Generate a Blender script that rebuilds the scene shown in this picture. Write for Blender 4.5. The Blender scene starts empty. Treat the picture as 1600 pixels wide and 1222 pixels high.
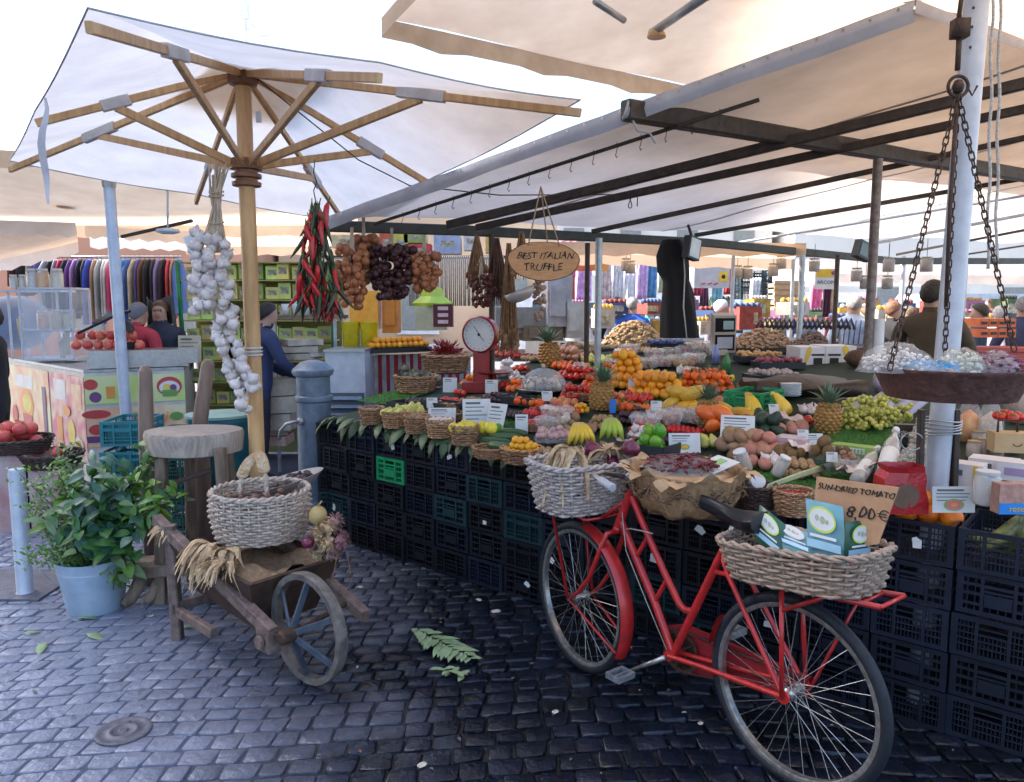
import bpy, bmesh, math, random
from math import sin, cos, pi, radians as R
from mathutils import Vector as V, Matrix
random.seed(7)
rnd = random.random
def U(a, b): return a + (b - a) * rnd()
C = bpy.context.scene.collection
SC = bpy.context.scene

# ---------------------------------------------------------------- camera
F, YH, H = 1200.0, 475.0, 1.7            # focal length and horizon in photo pixels, eye height in metres
PITCH = math.atan((611 - YH) / F)
cam = bpy.data.cameras.new('camera'); camo = bpy.data.objects.new('camera', cam); C.objects.link(camo)
cam.sensor_width = 36; cam.lens = F / 1600 * 36; cam.clip_start = .05; cam.clip_end = 2000
camo.location = (0, 0, H); camo.rotation_euler = (pi / 2 - PITCH, 0, 0); SC.camera = camo
# ---------------------------------------------------------------- light
SUN_EL, SUN_AZ = 42, -86                 # degrees; azimuth measured from +Y towards +X
w = bpy.data.worlds.new('World'); SC.world = w; w.use_nodes = True
nt = w.node_tree; bg = nt.nodes['Background']; sky = nt.nodes.new('ShaderNodeTexSky')
sky.sky_type = 'NISHITA'; sky.sun_disc = False; sky.sun_elevation = R(SUN_EL); sky.sun_rotation = R(SUN_AZ)
sky.air_density = .9; sky.dust_density = 2.5; sky.ozone_density = 1.5
nt.links.new(sky.outputs[0], bg.inputs[0]); bg.inputs[1].default_value = .15
sl = bpy.data.lights.new('sun', 'SUN'); sl.energy = 4.0; sl.angle = R(1); sl.color = (1, .93, .84)
so = bpy.data.objects.new('sun', sl); C.objects.link(so)
sd = V((sin(R(SUN_AZ)) * cos(R(SUN_EL)), cos(R(SUN_AZ)) * cos(R(SUN_EL)), sin(R(SUN_EL))))
so.rotation_euler = sd.to_track_quat('Z', 'Y').to_euler(); so.location = sd * 50
SC.view_settings.view_transform = 'Standard'; SC.view_settings.look = 'None'
SC.view_settings.exposure = 2.05; SC.view_settings.gamma = 1
SC.cycles.max_bounces = 8; SC.cycles.transparent_max_bounces = 12; SC.cycles.use_denoising = True
SC.cycles.sample_clamp_indirect = 8

# ---------------------------------------------------------------- measuring: photo pixel -> point in the place
def ray(u, v):
    a = (u - 800) / F; b = (611 - v) / F
    return V((a, cos(PITCH) + b * sin(PITCH), -sin(PITCH) + b * cos(PITCH)))
def at(u, v, Y):
    d = ray(u, v); return V((0, 0, H)) + d * (Y / d.y)
def onz(u, v, z=0):
    d = ray(u, v); return V((0, 0, H)) + d * ((z - H) / d.z)
def onpl(u, v, p, n):
    d = ray(u, v); o = V((0, 0, H)); return o + d * ((V(p) - o).dot(V(n)) / d.dot(V(n)))
P0 = V((-1.45, 5.58, 0)); FD = V((.761, -.649, 0)); FN = V((.649, .761, 0)); SL = .12   # stall front line, its back normal, slope
def cz(p, h=0): return .87 + h + SL * ((p[0] - P0.x) * FN.x + (p[1] - P0.y) * FN.y)
def ct(u, v, h=0):
    d = ray(u, v); k = SL * (FN.x * P0.x + FN.y * P0.y)
    return V((0, 0, H)) + d * ((.87 + h - H - k) / (d.z - SL * (FN.x * d.x + FN.y * d.y)))
def fl(L, s=0, z=0): return P0 + FD * L + FN * s + V((0, 0, z))

# ---------------------------------------------------------------- materials
MC = {}
def M(name, c=(.5, .5, .5), c2=None, sc=8, rough=.6, metal=0, bump=0, bsc=60, tl=0, var=0, hue=0, spec=.5, emit=0, alpha=1, coat=0, det=4, stretch=None):
    if name in MC: return MC[name]
    m = bpy.data.materials.new(name); MC[name] = m; m.use_nodes = True
    n = m.node_tree.nodes; l = m.node_tree.links; b = n['Principled BSDF']; out = n['Material Output']
    b.inputs['Roughness'].default_value = rough; b.inputs['Metallic'].default_value = metal
    b.inputs['Specular IOR Level'].default_value = spec; b.inputs['Coat Weight'].default_value = coat
    tc = n.new('ShaderNodeTexCoord'); src = tc.outputs['Object']
    if stretch:
        mp = n.new('ShaderNodeMapping'); l.new(src, mp.inputs[0]); mp.inputs['Scale'].default_value = stretch; src = mp.outputs[0]
    if c2 is None: c2 = tuple(x * .78 for x in c)
    no = n.new('ShaderNodeTexNoise'); no.inputs['Scale'].default_value = sc; no.inputs['Detail'].default_value = det
    no.inputs['Roughness'].default_value = .62
    l.new(src, no.inputs['Vector'])
    cr = n.new('ShaderNodeValToRGB'); cr.color_ramp.elements[0].position = .35; cr.color_ramp.elements[1].position = .65
    cr.color_ramp.elements[0].color = (*c2, 1); cr.color_ramp.elements[1].color = (*c, 1); l.new(no.outputs[0], cr.inputs[0])
    col = cr.outputs[0]
    if var or hue:
        oi = n.new('ShaderNodeObjectInfo'); hs = n.new('ShaderNodeHueSaturation')
        mr = n.new('ShaderNodeMapRange'); mr.inputs['To Min'].default_value = 1 - var; mr.inputs['To Max'].default_value = 1 + var
        l.new(oi.outputs['Random'], mr.inputs[0]); l.new(mr.outputs[0], hs.inputs['Value'])
        mh = n.new('ShaderNodeMapRange'); mh.inputs['To Min'].default_value = .5 - hue; mh.inputs['To Max'].default_value = .5 + hue
        ml = n.new('ShaderNodeMath'); ml.operation = 'MULTIPLY'; ml.inputs[1].default_value = 7.31; fr = n.new('ShaderNodeMath'); fr.operation = 'FRACT'
        l.new(oi.outputs['Random'], ml.inputs[0]); l.new(ml.outputs[0], fr.inputs[0]); l.new(fr.outputs[0], mh.inputs[0]); l.new(mh.outputs[0], hs.inputs['Hue'])
        l.new(col, hs.inputs['Color']); col = hs.outputs[0]
    l.new(col, b.inputs['Base Color'])
    rr = n.new('ShaderNodeMapRange'); rr.inputs['To Min'].default_value = rough * .8; rr.inputs['To Max'].default_value = min(1, rough * 1.2)
    l.new(no.outputs[0], rr.inputs[0]); l.new(rr.outputs[0], b.inputs['Roughness'])
    if bump:
        n2 = n.new('ShaderNodeTexNoise'); n2.inputs['Scale'].default_value = bsc; n2.inputs['Detail'].default_value = 3; l.new(src, n2.inputs['Vector'])
        bp = n.new('ShaderNodeBump'); bp.inputs['Strength'].default_value = bump; bp.inputs['Distance'].default_value = .01
        l.new(n2.outputs[0], bp.inputs['Height']); l.new(bp.outputs[0], b.inputs['Normal'])
    if emit: l.new(col, b.inputs['Emission Color']); b.inputs['Emission Strength'].default_value = emit
    if alpha < 1: b.inputs['Alpha'].default_value = alpha
    if tl:
        t = n.new('ShaderNodeBsdfTranslucent'); l.new(col, t.inputs[0]); mx = n.new('ShaderNodeMixShader'); mx.inputs[0].default_value = tl
        l.new(b.outputs[0], mx.inputs[1]); l.new(t.outputs[0], mx.inputs[2]); l.new(mx.outputs[0], out.inputs[0])
    return m
steel = M('galvanised steel', (.42, .45, .48), (.3, .33, .36), 14, .38, .7)
whitem = M('grey white paint', (.55, .6, .68), (.42, .47, .56), 9, .4, .1)
dark = M('dark painted steel', (.035, .03, .028), (.07, .05, .04), 20, .5, .3)
rust = M('rusty iron', (.05, .035, .03), (.1, .055, .035), 60, .7, .4, .3)
red = M('red bicycle enamel', (.55, .02, .022), (.36, .02, .018), 22, .38, 0, .08, 30, coat=.3)
blackp = M('black plastic', (.004, .005, .009), (.007, .009, .016), 12, .42, var=.3)
rubber = M('tyre rubber', (.007, .01, .016), (.012, .017, .027), 60, .65, bump=.3, bsc=90)
chrome = M('worn chrome', (.5, .5, .5), (.3, .28, .26), 40, .3, .75)
wic = M('pale wicker', (.42, .33, .26), (.2, .14, .1), 45, .75, var=.06, stretch=(1, 1, 4))
wicw = M('whitewashed wicker', (.6, .54, .5), (.3, .25, .23), 50, .75)
wicb = M('honey wicker', (.5, .3, .16), (.24, .12, .06), 45, .7, var=.2)
wicd = M('dark wicker', (.1, .06, .045), (.05, .03, .025), 45, .7, var=.2)
beech = M('varnished beech', (.62, .39, .18), (.46, .26, .11), 30, .45, stretch=(1, 1, .12), bump=.1)
oldwood = M('weathered wood', (.27, .2, .15), (.12, .085, .06), 18, .8, bump=.5, bsc=40, stretch=(1, 1, .2))
barw = M('reddish old timber', (.22, .155, .135), (.1, .07, .06), 22, .75, bump=.5, bsc=50)
darkw = M('dark stained boards', (.075, .04, .025), (.035, .02, .014), 18, .7, bump=.4, bsc=50)
husk = M('dry corn husk', (.62, .48, .3), (.4, .27, .15), 30, .8, tl=.15, bump=.2, var=.12)
paper = M('white paper', (.75, .77, .78), (.62, .66, .68), 5, .7, tl=.1)
card = M('brown cardboard', (.5, .3, .17), (.4, .22, .12), 12, .8)
ink = M('black ink', (.02, .02, .02), rough=.8)
leafm = M('laurel green', (.05, .12, .035), (.02, .055, .02), 22, .45, tl=.2, var=.35, hue=.03)
leafd = M('magnolia leaf green', (.04, .09, .035), (.11, .16, .08), 16, .5, tl=.12, var=.35)
stem = M('green brown stems', (.12, .11, .05), rough=.8)
cream = M('cream canvas', (.78, .73, .69), (.66, .61, .57), 3, .8, tl=.75, bump=.15, bsc=25)
greyc = M('greyish tarpaulin', (.58, .54, .52), (.43, .4, .385), 1.3, .75, tl=.48, bump=.2, bsc=6)
beige = M('beige canvas', (.78, .6, .43), (.62, .45, .31), 1.6, .8, tl=.6, bump=.15, bsc=10)
skinm = M('skin', (.5, .3, .22), rough=.55)
def hexm(name, c, **k): return M(name, c, **k)

# ---------------------------------------------------------------- mesh building
Z = V((0, 0, 1))
def frame(d):
    d = V(d).normalized(); a = V((0, 0, 1)) if abs(d.z) < .95 else V((0, 1, 0))
    x = d.cross(a).normalized(); return x, x.cross(d).normalized(), d
class MB:
    def __init__(s): s.v = []; s.f = []; s.m = []
    def add(s, vs, fs, mi=0):
        k = len(s.v); s.v += [tuple(q) for q in vs]; s.f += [tuple(i + k for i in q) for q in fs]; s.m += [mi] * len(fs); return s
    def box(s, c, sz, ax=None, mi=0):
        ax = ax or (V((1, 0, 0)), V((0, 1, 0)), Z); c = V(c)
        x, y, z = ax[0] * sz[0] / 2, ax[1] * sz[1] / 2, ax[2] * sz[2] / 2
        vs = [c + x * i + y * j + z * k for k in (-1, 1) for j in (-1, 1) for i in (-1, 1)]
        return s.add(vs, [(0, 2, 3, 1), (4, 5, 7, 6), (0, 1, 5, 4), (2, 6, 7, 3), (0, 4, 6, 2), (1, 3, 7, 5)], mi)
    def beam(s, p, q, w, h=None, mi=0, ax=None, bev=.12):
        p, q = V(p), V(q); x, y, d = ax or frame(q - p); d = (q - p).normalized(); h = h or w
        b = min(w, h) * bev; vs = []
        sec = [(-w/2+b, -h/2), (w/2-b, -h/2), (w/2, -h/2+b), (w/2, h/2-b), (w/2-b, h/2), (-w/2+b, h/2), (-w/2, h/2-b), (-w/2, -h/2+b)]
        for o in (p, q): vs += [o + x * a + y * c for a, c in sec]
        fs = [(i, (i+1) % 8, (i+1) % 8 + 8, i + 8) for i in range(8)] + [tuple(range(7, -1, -1)), tuple(range(8, 16))]
        return s.add(vs, fs, mi)
    def tube(s, pts, r, n=8, mi=0, closed=False, cap=True):
        pts = [V(p) for p in pts]; k = len(pts)
        rs = r if isinstance(r, (list, tuple)) else [r] * k
        x = None; vs = []
        for i, p in enumerate(pts):
            a = pts[(i - 1) % k] if (closed or i > 0) else p; b = pts[(i + 1) % k] if (closed or i < k - 1) else p
            d = (b - a)
            d = d.normalized() if d.length > 1e-9 else V((0, 0, 1))
            if x is None: x = frame(d)[0]
            else:
                x = x - d * x.dot(d); x = x.normalized() if x.length > 1e-6 else frame(d)[0]
            y = d.cross(x)
            vs += [p + (x * cos(2*pi*j/n) + y * sin(2*pi*j/n)) * rs[i] for j in range(n)]
        fs = []
        for i in range(k if closed else k - 1):
            a = i * n; b = ((i + 1) % k) * n
            fs += [(a + j, a + (j+1) % n, b + (j+1) % n, b + j) for j in range(n)]
        if cap and not closed: fs += [tuple(range(n-1, -1, -1)), tuple(range((k-1)*n, k*n))]
        return s.add(vs, fs, mi)
    def lathe(s, prof, c=(0, 0, 0), n=20, sx=1, sy=1, ax=None, mi=0, shape=None):
        c = V(c); ax = ax or (V((1, 0, 0)), V((0, 1, 0)), Z); vs = []
        for r, z in prof:
            for j in range(n):
                t = 2*pi*j/n; k = shape(t) if shape else 1
                vs.append(c + ax[0] * (r * sx * k * cos(t)) + ax[1] * (r * sy * k * sin(t)) + ax[2] * z)
        fs = []
        for i in range(len(prof) - 1):
            fs += [(i*n + j, i*n + (j+1) % n, (i+1)*n + (j+1) % n, (i+1)*n + j) for j in range(n)]
        if prof[0][0] > 1e-4: fs.append(tuple(range(n-1, -1, -1)))
        if prof[-1][0] > 1e-4: fs.append(tuple(range((len(prof)-1)*n, len(prof)*n)))
        return s.add(vs, fs, mi)
    def ball(s, c, r, nu=12, nv=8, ax=None, mi=0, jit=0):
        r = r if isinstance(r, (tuple, list)) else (r, r, r); ax = ax or (V((1, 0, 0)), V((0, 1, 0)), Z); c = V(c)
        vs = [c - ax[2] * r[2]]; fs = []
        for i in range(1, nv):
            a = -pi/2 + pi*i/nv
            for j in range(nu):
                t = 2*pi*j/nu; g = 1 + U(-jit, jit)
                vs.append(c + (ax[0]*r[0]*cos(a)*cos(t) + ax[1]*r[1]*cos(a)*sin(t) + ax[2]*r[2]*sin(a)) * g)
        vs.append(c + ax[2] * r[2]); e = len(vs) - 1
        for j in range(nu):
            fs.append((0, 1 + (j+1) % nu, 1 + j)); fs.append((e, e - nu + j, e - nu + (j+1) % nu))
        for i in range(nv - 2):
            a = 1 + i*nu
            fs += [(a + j, a + (j+1) % nu, a + nu + (j+1) % nu, a + nu + j) for j in range(nu)]
        return s.add(vs, fs, mi)
    def grid(s, P, mi=0):
        a, b = len(P), len(P[0])
        return s.add([q for r_ in P for q in r_], [(i*b + j, i*b + j + 1, (i+1)*b + j + 1, (i+1)*b + j) for i in range(a-1) for j in range(b-1)], mi)
    def quad(s, p, q, r, t, mi=0): return s.add([p, q, r, t], [(0, 1, 2, 3)], mi)
    def leaf(s, p, d, up, L, W, bend=.3, mi=0):
        p = V(p); d = V(d).normalized(); x = d.cross(V(up)); x = x.normalized() if x.length > 1e-4 else frame(d)[0]; y = x.cross(d).normalized()
        vs = []; prof = [(0, .08), (.25, .75), (.5, 1), (.75, .7), (1, .02)]
        for t, w_ in prof:
            c = p + d * (L * t) - y * (bend * L * t * t)
            vs += [c - x * (W/2*w_) + y * (W*.14*w_), c, c + x * (W/2*w_) + y * (W*.14*w_)]
        fs = []
        for i in range(4): fs += [(i*3, i*3+1, i*3+4, i*3+3), (i*3+1, i*3+2, i*3+5, i*3+4)]
        return s.add(vs, fs, mi)
    def build(s, name, mats, parent=None, smooth=False, auto=False):
        o3 = V((0, 0, 0)); q = parent
        while q is not None: o3 = o3 + q.location; q = q.parent
        me = bpy.data.meshes.new(name); me.from_pydata([tuple(V(a) - o3) for a in s.v], [], s.f)
        for m in (mats if isinstance(mats, (list, tuple)) else [mats]): me.materials.append(m)
        me.polygons.foreach_set('material_index', s.m)
        if smooth or auto: me.polygons.foreach_set('use_smooth', [True] * len(s.f))
        me.update()
        if auto: me.set_sharp_from_angle(angle=R(40))
        o = bpy.data.objects.new(name, me); C.objects.link(o)
        if parent: o.parent = parent
        return o
def tag(o, label=None, cat=None, group=None, kind=None):
    if label: o['label'] = label
    if cat: o['category'] = cat
    if group: o['group'] = group
    if kind: o['kind'] = kind
    return o
def T(name, label, cat, loc=(0, 0, 0), group=None):
    o = bpy.data.objects.new(name, None); C.objects.link(o); o.location = loc; o.empty_display_size = .05
    return tag(o, label, cat, group)
KIDS = {}
def kids(o):
    return [c for c in bpy.data.objects if c.parent == o]
def cp(o, parent=None):
    c = o.copy(); C.objects.link(c); c.parent = parent
    if o.name not in KIDS: KIDS[o.name] = kids(o)
    for ch in KIDS[o.name]: cp(ch, c)
    return c
class Kind:
    """A prototype: its first use is moved into place, later uses are copies."""
    def __init__(s, make): s.o = make(); s.used = False
    def put(s, loc, rot=(0, 0, 0), sc=1, label=None, group=None, cat=None):
        o = s.o if not s.used else cp(s.o); s.used = True
        o.location = loc; o.rotation_euler = rot if isinstance(rot, (tuple, list)) else (0, 0, rot)
        o.scale = (sc, sc, sc) if not isinstance(sc, tuple) else sc
        return tag(o, label, cat, group)
ORD = ['first', 'second', 'third', 'fourth', 'fifth', 'sixth', 'seventh', 'eighth', 'ninth', 'tenth', 'eleventh', 'twelfth', 'thirteenth', 'fourteenth', 'fifteenth', 'sixteenth', 'seventeenth', 'eighteenth']

def text(s, size, p, xd, yd, m, parent, name='lettering', shear=0, th=.0012, wob=0):
    cu = bpy.data.curves.new('t', 'FONT'); cu.body = s; cu.size = size; cu.extrude = th; cu.shear = shear; cu.align_x = 'CENTER'; cu.align_y = 'CENTER'; cu.resolution_u = 2
    o = bpy.data.objects.new('t', cu); C.objects.link(o)
    me = bpy.data.meshes.new_from_object(o.evaluated_get(bpy.context.evaluated_depsgraph_get()))
    bpy.data.objects.remove(o)
    xd, yd = V(xd).normalized(), V(yd).normalized(); n_ = xd.cross(yd).normalized()
    b = MB(); b.add([V(p) + xd * (a.co.x + wob*size*.06*sin(a.co.y/size*6 + a.co.x/size*2.3)) + yd * (a.co.y + wob*size*(.07*sin(a.co.x/size*4.1) + .04*sin(a.co.x/size*9.7))) + n_ * a.co.z for a in me.vertices], [tuple(q.vertices) for q in me.polygons])
    return b.build(name, m, parent)

def ellip(a, b_=None, p=2.0):
    b_ = b_ or a
    def f(t):
        c, s_ = cos(t), sin(t); k = (abs(c)**p + abs(s_)**p) ** (-1/p); return (a*k*c, b_*k*s_)
    return f
def wicker(shape, h, rings, stakes, r, flare=1.2, c=(0, 0, 0), ax=None, belly=0, amp=1.3, seed=0, broken=0):
    """woven wall, rim and bottom of a basket; returns three builders"""
    ax = ax or (V((1, 0, 0)), V((0, 1, 0)), Z); c = V(c); rg = random.Random(seed)
    sc = lambda f: 1 + (flare - 1) * f + belly * sin(pi * f)
    P = lambda t, f, o=0: (lambda q: c + ax[0] * (q[0] * sc(f) * (1 + o)) + ax[1] * (q[1] * sc(f) * (1 + o)) + ax[2] * (h * f))(shape(t))
    rad = (shape(0)[0] + shape(pi/2)[1]) / 2
    b = MB()
    for k in range(stakes):
        t = 2*pi*k/stakes; b.tube([P(t, i/6) for i in range(7)], r*.9, 5)
    for i in range(rings):
        f = (i + .5) / rings; seg = stakes * 2; pts = []; j0 = rg.uniform(-.15, .15) / rings
        for k in range(seg):
            o = (0 if k % 2 else (1 if (k//2 + i) % 2 else -1)) * r * amp / rad
            pts.append(P(2*pi*k/seg, f + j0 + rg.uniform(-.12, .12)/rings, o))
        b.tube(pts, [r * rg.uniform(.8, 1.15) for _ in pts], 5, closed=True)
    rim = MB(); n_ = stakes * 3
    for ph in (0, pi):
        rim.tube([P(2*pi*k/n_, 1, (r*1.1/rad)*cos(ph + k*pi/3)) + ax[2] * (r * 1.1 * sin(ph + k*pi/3)) for k in range(n_)], r*1.25, 5, closed=True)
    bt = MB(); m_ = 24; ring = [P(2*pi*k/m_, 0) + ax[2]*.002 for k in range(m_)]
    bt.add([c + ax[2]*.002] + ring + [q + ax[2] * .006 for q in ring] + [c + ax[2]*.008], [(0, 1 + (k+1) % m_, 1 + k) for k in range(m_)] + [(2*m_ + 1, m_ + 1 + k, m_ + 1 + (k+1) % m_) for k in range(m_)] + [(1+k, 1+(k+1) % m_, m_+1+(k+1) % m_, m_+1+k) for k in range(m_)])
    return b, rim, bt
def basket(name, label, cat, loc, shape, h, rings, stakes, r, mat, rimmat=None, group=None, **k):
    t = T(name, label, cat, loc, group)
    b, rim, bt = wicker(shape, h, rings, stakes, r, c=loc, **k)
    b.build('woven_wall', mat, t, smooth=True); rim.build('rim', rimmat or mat, t, smooth=True); bt.build('bottom', mat, t)
    return t
# ================================================================ SETTING
def stone_ground():
    rg = random.Random(3); V_, F_, m = [], [], []
    b = MB(); row = 0; y = 2.15
    prof = [0, .035, .1, .9, .965, 1]; hz = [-.026, -.005, .0, .0, -.005, -.026]
    while y < 8.2:
        dy = rg.uniform(.09, .108); x = -5.6 + rg.uniform(0, .1); lim = 3.6
        while x < lim:
            dx = rg.uniform(.092, .138)
            cx, cy = x + dx/2, y + dy/2
            s = (cx - P0.x) * FN.x + (cy - P0.y) * FN.y
            if s < .55 and abs(cx) < .78 * (cy + .3) + .2:
                warp = lambda a, q: (a + .05*sin(q*1.7) + .03*sin(a*2.1), q + .10*sin(a*.9 + .6) + .035*sin(a*2.7) + .22*min(0, a+.6)*.35)
                j = [rg.uniform(-.008, .008) for _ in range(8)]; tz = rg.uniform(-.006, .004); tx, ty = rg.uniform(-.045, .045), rg.uniform(-.045, .045)
                g = rg.uniform(.0015, .004); P = []
                worn = max(0, min(1, (-.2 - cx) * .5 + (3.9 - cy) * .35))
                for iy, fy in enumerate(prof):
                    r_ = []
                    for ix, fx in enumerate(prof):
                        gx = x + g + (dx - 2*g) * fx + (j[0]*(1-fy) + j[1]*fy) * (1-2*fx)
                        gy = y + g + (dy - 2*g) * fy + (j[2]*(1-fx) + j[3]*fx) * (1-2*fy)
                        if (ix in (0, 1, 4, 5)) and (iy in (0, 1, 4, 5)): gx += (dx*.045)*(1 if ix < 2 else -1); gy += (dy*.045)*(1 if iy < 2 else -1)
                        hx, hy = warp(gx, gy)
                        zz = min(hz[ix], hz[iy]) * (1 - .72 * worn) + tz*(1-.5*worn) + (fx-.5)*tx*dx*(1-worn*.5) + (fy-.5)*ty*dy*(1-worn*.5) + rg.uniform(-.0015, .0015)
                        r_.append((hx, hy, zz))
                    P.append(r_)
                b.grid(P)
            x += dx
        y += dy; row += 1
    return b
cob = M('wet basalt cobble', (.009, .014, .029), (.003, .005, .009), 4, .3, bump=.7, bsc=38, spec=.42)
# bluish sky glare painted into the colour of worn, dusty stones towards the left
def dust_glare(m, c, lo, hi):
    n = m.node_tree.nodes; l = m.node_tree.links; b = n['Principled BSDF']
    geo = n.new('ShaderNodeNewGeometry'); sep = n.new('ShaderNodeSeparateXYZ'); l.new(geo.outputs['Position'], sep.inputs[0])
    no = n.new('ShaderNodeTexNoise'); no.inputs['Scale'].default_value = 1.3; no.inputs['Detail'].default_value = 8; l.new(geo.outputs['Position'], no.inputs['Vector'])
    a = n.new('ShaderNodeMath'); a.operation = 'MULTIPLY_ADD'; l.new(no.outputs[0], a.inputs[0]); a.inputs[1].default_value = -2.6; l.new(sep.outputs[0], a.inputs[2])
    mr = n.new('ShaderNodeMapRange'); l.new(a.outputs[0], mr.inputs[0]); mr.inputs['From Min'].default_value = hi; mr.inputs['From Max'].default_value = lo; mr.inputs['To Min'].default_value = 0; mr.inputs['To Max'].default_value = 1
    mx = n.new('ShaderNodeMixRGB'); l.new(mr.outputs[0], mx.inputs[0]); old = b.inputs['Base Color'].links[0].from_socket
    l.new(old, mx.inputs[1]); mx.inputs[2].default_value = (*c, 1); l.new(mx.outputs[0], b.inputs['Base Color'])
dust_glare(cob, (.215, .235, .305), -3.2, -1.7)
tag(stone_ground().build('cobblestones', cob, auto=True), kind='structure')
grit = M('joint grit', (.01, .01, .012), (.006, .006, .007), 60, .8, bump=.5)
dust_glare(grit, (.07, .085, .14), -3.2, -1.8)
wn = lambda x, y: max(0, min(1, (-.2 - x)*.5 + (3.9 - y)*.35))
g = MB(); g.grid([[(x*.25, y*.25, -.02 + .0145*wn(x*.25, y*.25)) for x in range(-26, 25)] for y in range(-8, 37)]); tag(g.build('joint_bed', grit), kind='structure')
far = M('far paving', (.2, .2, .21), (.14, .14, .15), 3, .8, bump=.3, bsc=10)
g = MB(); g.grid([[(x, y, -.024 - .0 * x) for x in (-400, -6, 6, 400)] for y in (-200, 0, 10, 600)]); tag(g.build('square_ground', far), kind='structure')

# ---- flat iron plate and post on the left
t = T('bollard', 'slim pale steel bollard standing on a square iron plate by the herb bucket', 'bollard', onz(40, 928))
b = MB(); c = onz(40, 928); b.lathe([(.05, .012), (.045, .02), (.045, .72), (.04, .75), (0, .76)], c, 18); b.build('post', whitem, t, auto=True)
b = MB(); q = onz(40, 915); b.box(q + V((-.22, 0, .006)), (.9, .5, .014)); b.build('base_plate', M('iron plate', (.16, .16, .19), (.1, .1, .12), 20, .5, .2, .3), t)
t = T('drain_cover', 'small round iron drain cover set in the worn cobbles', 'drain cover', onz(193, 1143))
b = MB(); c = onz(193, 1143); b.lathe([(.105, -.01), (.105, .006), (.095, .008), (.085, .004), (.06, .004), (.055, .008), (.045, .008), (.04, .004), (.02, .004), (.015, .009), (0, .009)], c, 28); b.build('lid', M('cast iron cover', (.14, .14, .17), (.08, .08, .1), 40, .5, .3), t, auto=True)

# ================================================================ MAIN STALL CANOPY
E1 = V((.81, .587, 0)).normalized(); E1 = (E1 + V((0, 0, .03))).normalized()
C0 = at(1430, 0, 3.25); B0 = onz(512, 338, 2.30)
NORM = E1.cross(B0 - C0).normalized()
def roof(u, v, off=0): return onpl(u, v, C0 - V((0, 0, off)), NORM)
t = T('stall_canopy', 'large greyish tarpaulin canopy on dark steel bars over the fruit stall', 'canopy', C0)
b = MB(); P = []; LE = 11.0; rg = random.Random(5)
for i in range(15):
    f = i / 14; a = C0.lerp(B0, f)
    P.append([a + E1 * (LE * j / 30) + V((0, 0, -.012 * abs(sin(f * pi * 4)) + .006 * sin(j * 1.9 + i) + (0.0 if j else .0) + (.02*sin(j*.6)) + (-.035 if j == 0 else 0))) for j in range(31)])
b.grid(P); b.build('tarpaulin', greyc, t, smooth=True)
for j in (4, 9, 15, 21, 26):
    b = MB(); b.grid([[P[i][j] + E1*o - V((0, 0, .006)) for o in (-.022, 0, .022)] for i in range(15)]); b.build('seam', M('seam tape', (.44, .41, .4), (.33, .31, .3), 8, .8, tl=.25), t, smooth=True)
hemm = M('hem webbing', (.5, .5, .54), (.42, .42, .47), 8, .7, tl=.25)
b = MB(); dv = (B0 - C0).normalized()
b.grid([[C0.lerp(B0, i/20) + V((0, 0, z_)) - E1 * o + V((0, 0, .002 * sin(i*2.2))) for o, z_ in ((-.07, .012), (.0, .0), (.01, -.045), (-.004, -.085 - .004*sin(i)))] for i in range(21)])
b.grid([[C0 + E1 * (LE * j / 30) - dv * o + V((0, 0, z_ + (.02*sin(j*.6) if o <= 0 else 0))) for o, z_ in ((-.05, .01), (.005, 0), (.0, -.05 - .004*sin(j)))] for j in range(31)])
b.build('hem', hemm, t, smooth=True)
eye = MB()
for k in range(1):
    p = C0.lerp(B0, (k + .5)/34) + V((0, 0, -.02)) - E1 * .014
    x, y, d = frame(E1); eye.lathe([(.003, 0), (.007, 0), (.007, .002), (.003, .002), (.003, 0)], p, 8, ax=(x, y, -d))
eo = eye.build('eyelet', chrome, t)
for k in range(1, 34): e_ = cp(eo, t); e_.location = (B0 - C0)*(k/34)
cb0 = roof(978, 172, .05); cb1 = roof(1600, 274, .07); cb2 = cb1 + (cb1 - cb0).normalized() * 2.5
b = MB(); b.beam(cb0, cb2, .075, .1); b.build('cross_bar', dark, t)
bb = [at(505, 353, 5.5), at(720, 360, 6.1), at(1100, 379, 7.7), at(1400, 408, 9.4), at(1700, 408, 11.5)]
b = MB()
for p, q in zip(bb, bb[1:]): b.beam(p, q + (q-p).normalized()*.03, .05, .08)
b.build('back_bar', M('dark green steel', (.03, .035, .032), (.05, .045, .04), 16, .5, .3), t)
PUR = [((700, 352), (1640, 121), .035, .05), ((745, 356), (1640, 162), .03, .04), ((925, 362), (1640, 207), .022, .02), ((1085, 368), (1640, 272), .022, .03), ((1340, 385), (1640, 328), .02, .03), ((1400, 398), (1640, 352), .018, .02), ((1440, 408), (1640, 378), .016, .02)]
for i, (a, c, wd, off) in enumerate(PUR):
    b = MB(); p, q = roof(*a, off + .05), roof(*c, off + .05); b.beam(p, q, wd*1.4, wd * 1.75); b.build('purlin', dark if i != 4 else steel, t)
b = MB(); p, q = roof(1600, 306, .04), roof(1130, 383, .04); b.tube([p, q], .013, 8); b.build('pale_tube', whitem, t, smooth=True)
# hook rail
p, q = roof(1186, 156, .10), roof(585, 350, .10)
b = MB(); b.tube([p, q], .011, 8); rail = b.build('hook_rail', dark, t, smooth=True)
b = MB()
for k in range(16):
    c = q.lerp(p, .1 + .88 * k/16) - V((0, 0, .012)); x = (q-p).normalized().cross(Z)
    b.tube([c + V((0, 0, .03)), c + x*.012 + V((0, 0, .01)), c - V((0, 0, .02)), c - x*.012 - V((0, 0, .04)), c - V((0, 0, .052)), c + x*.012 - V((0, 0, .042))], .0022, 5)
b.build('hooks', dark, rail, smooth=True)
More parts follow.
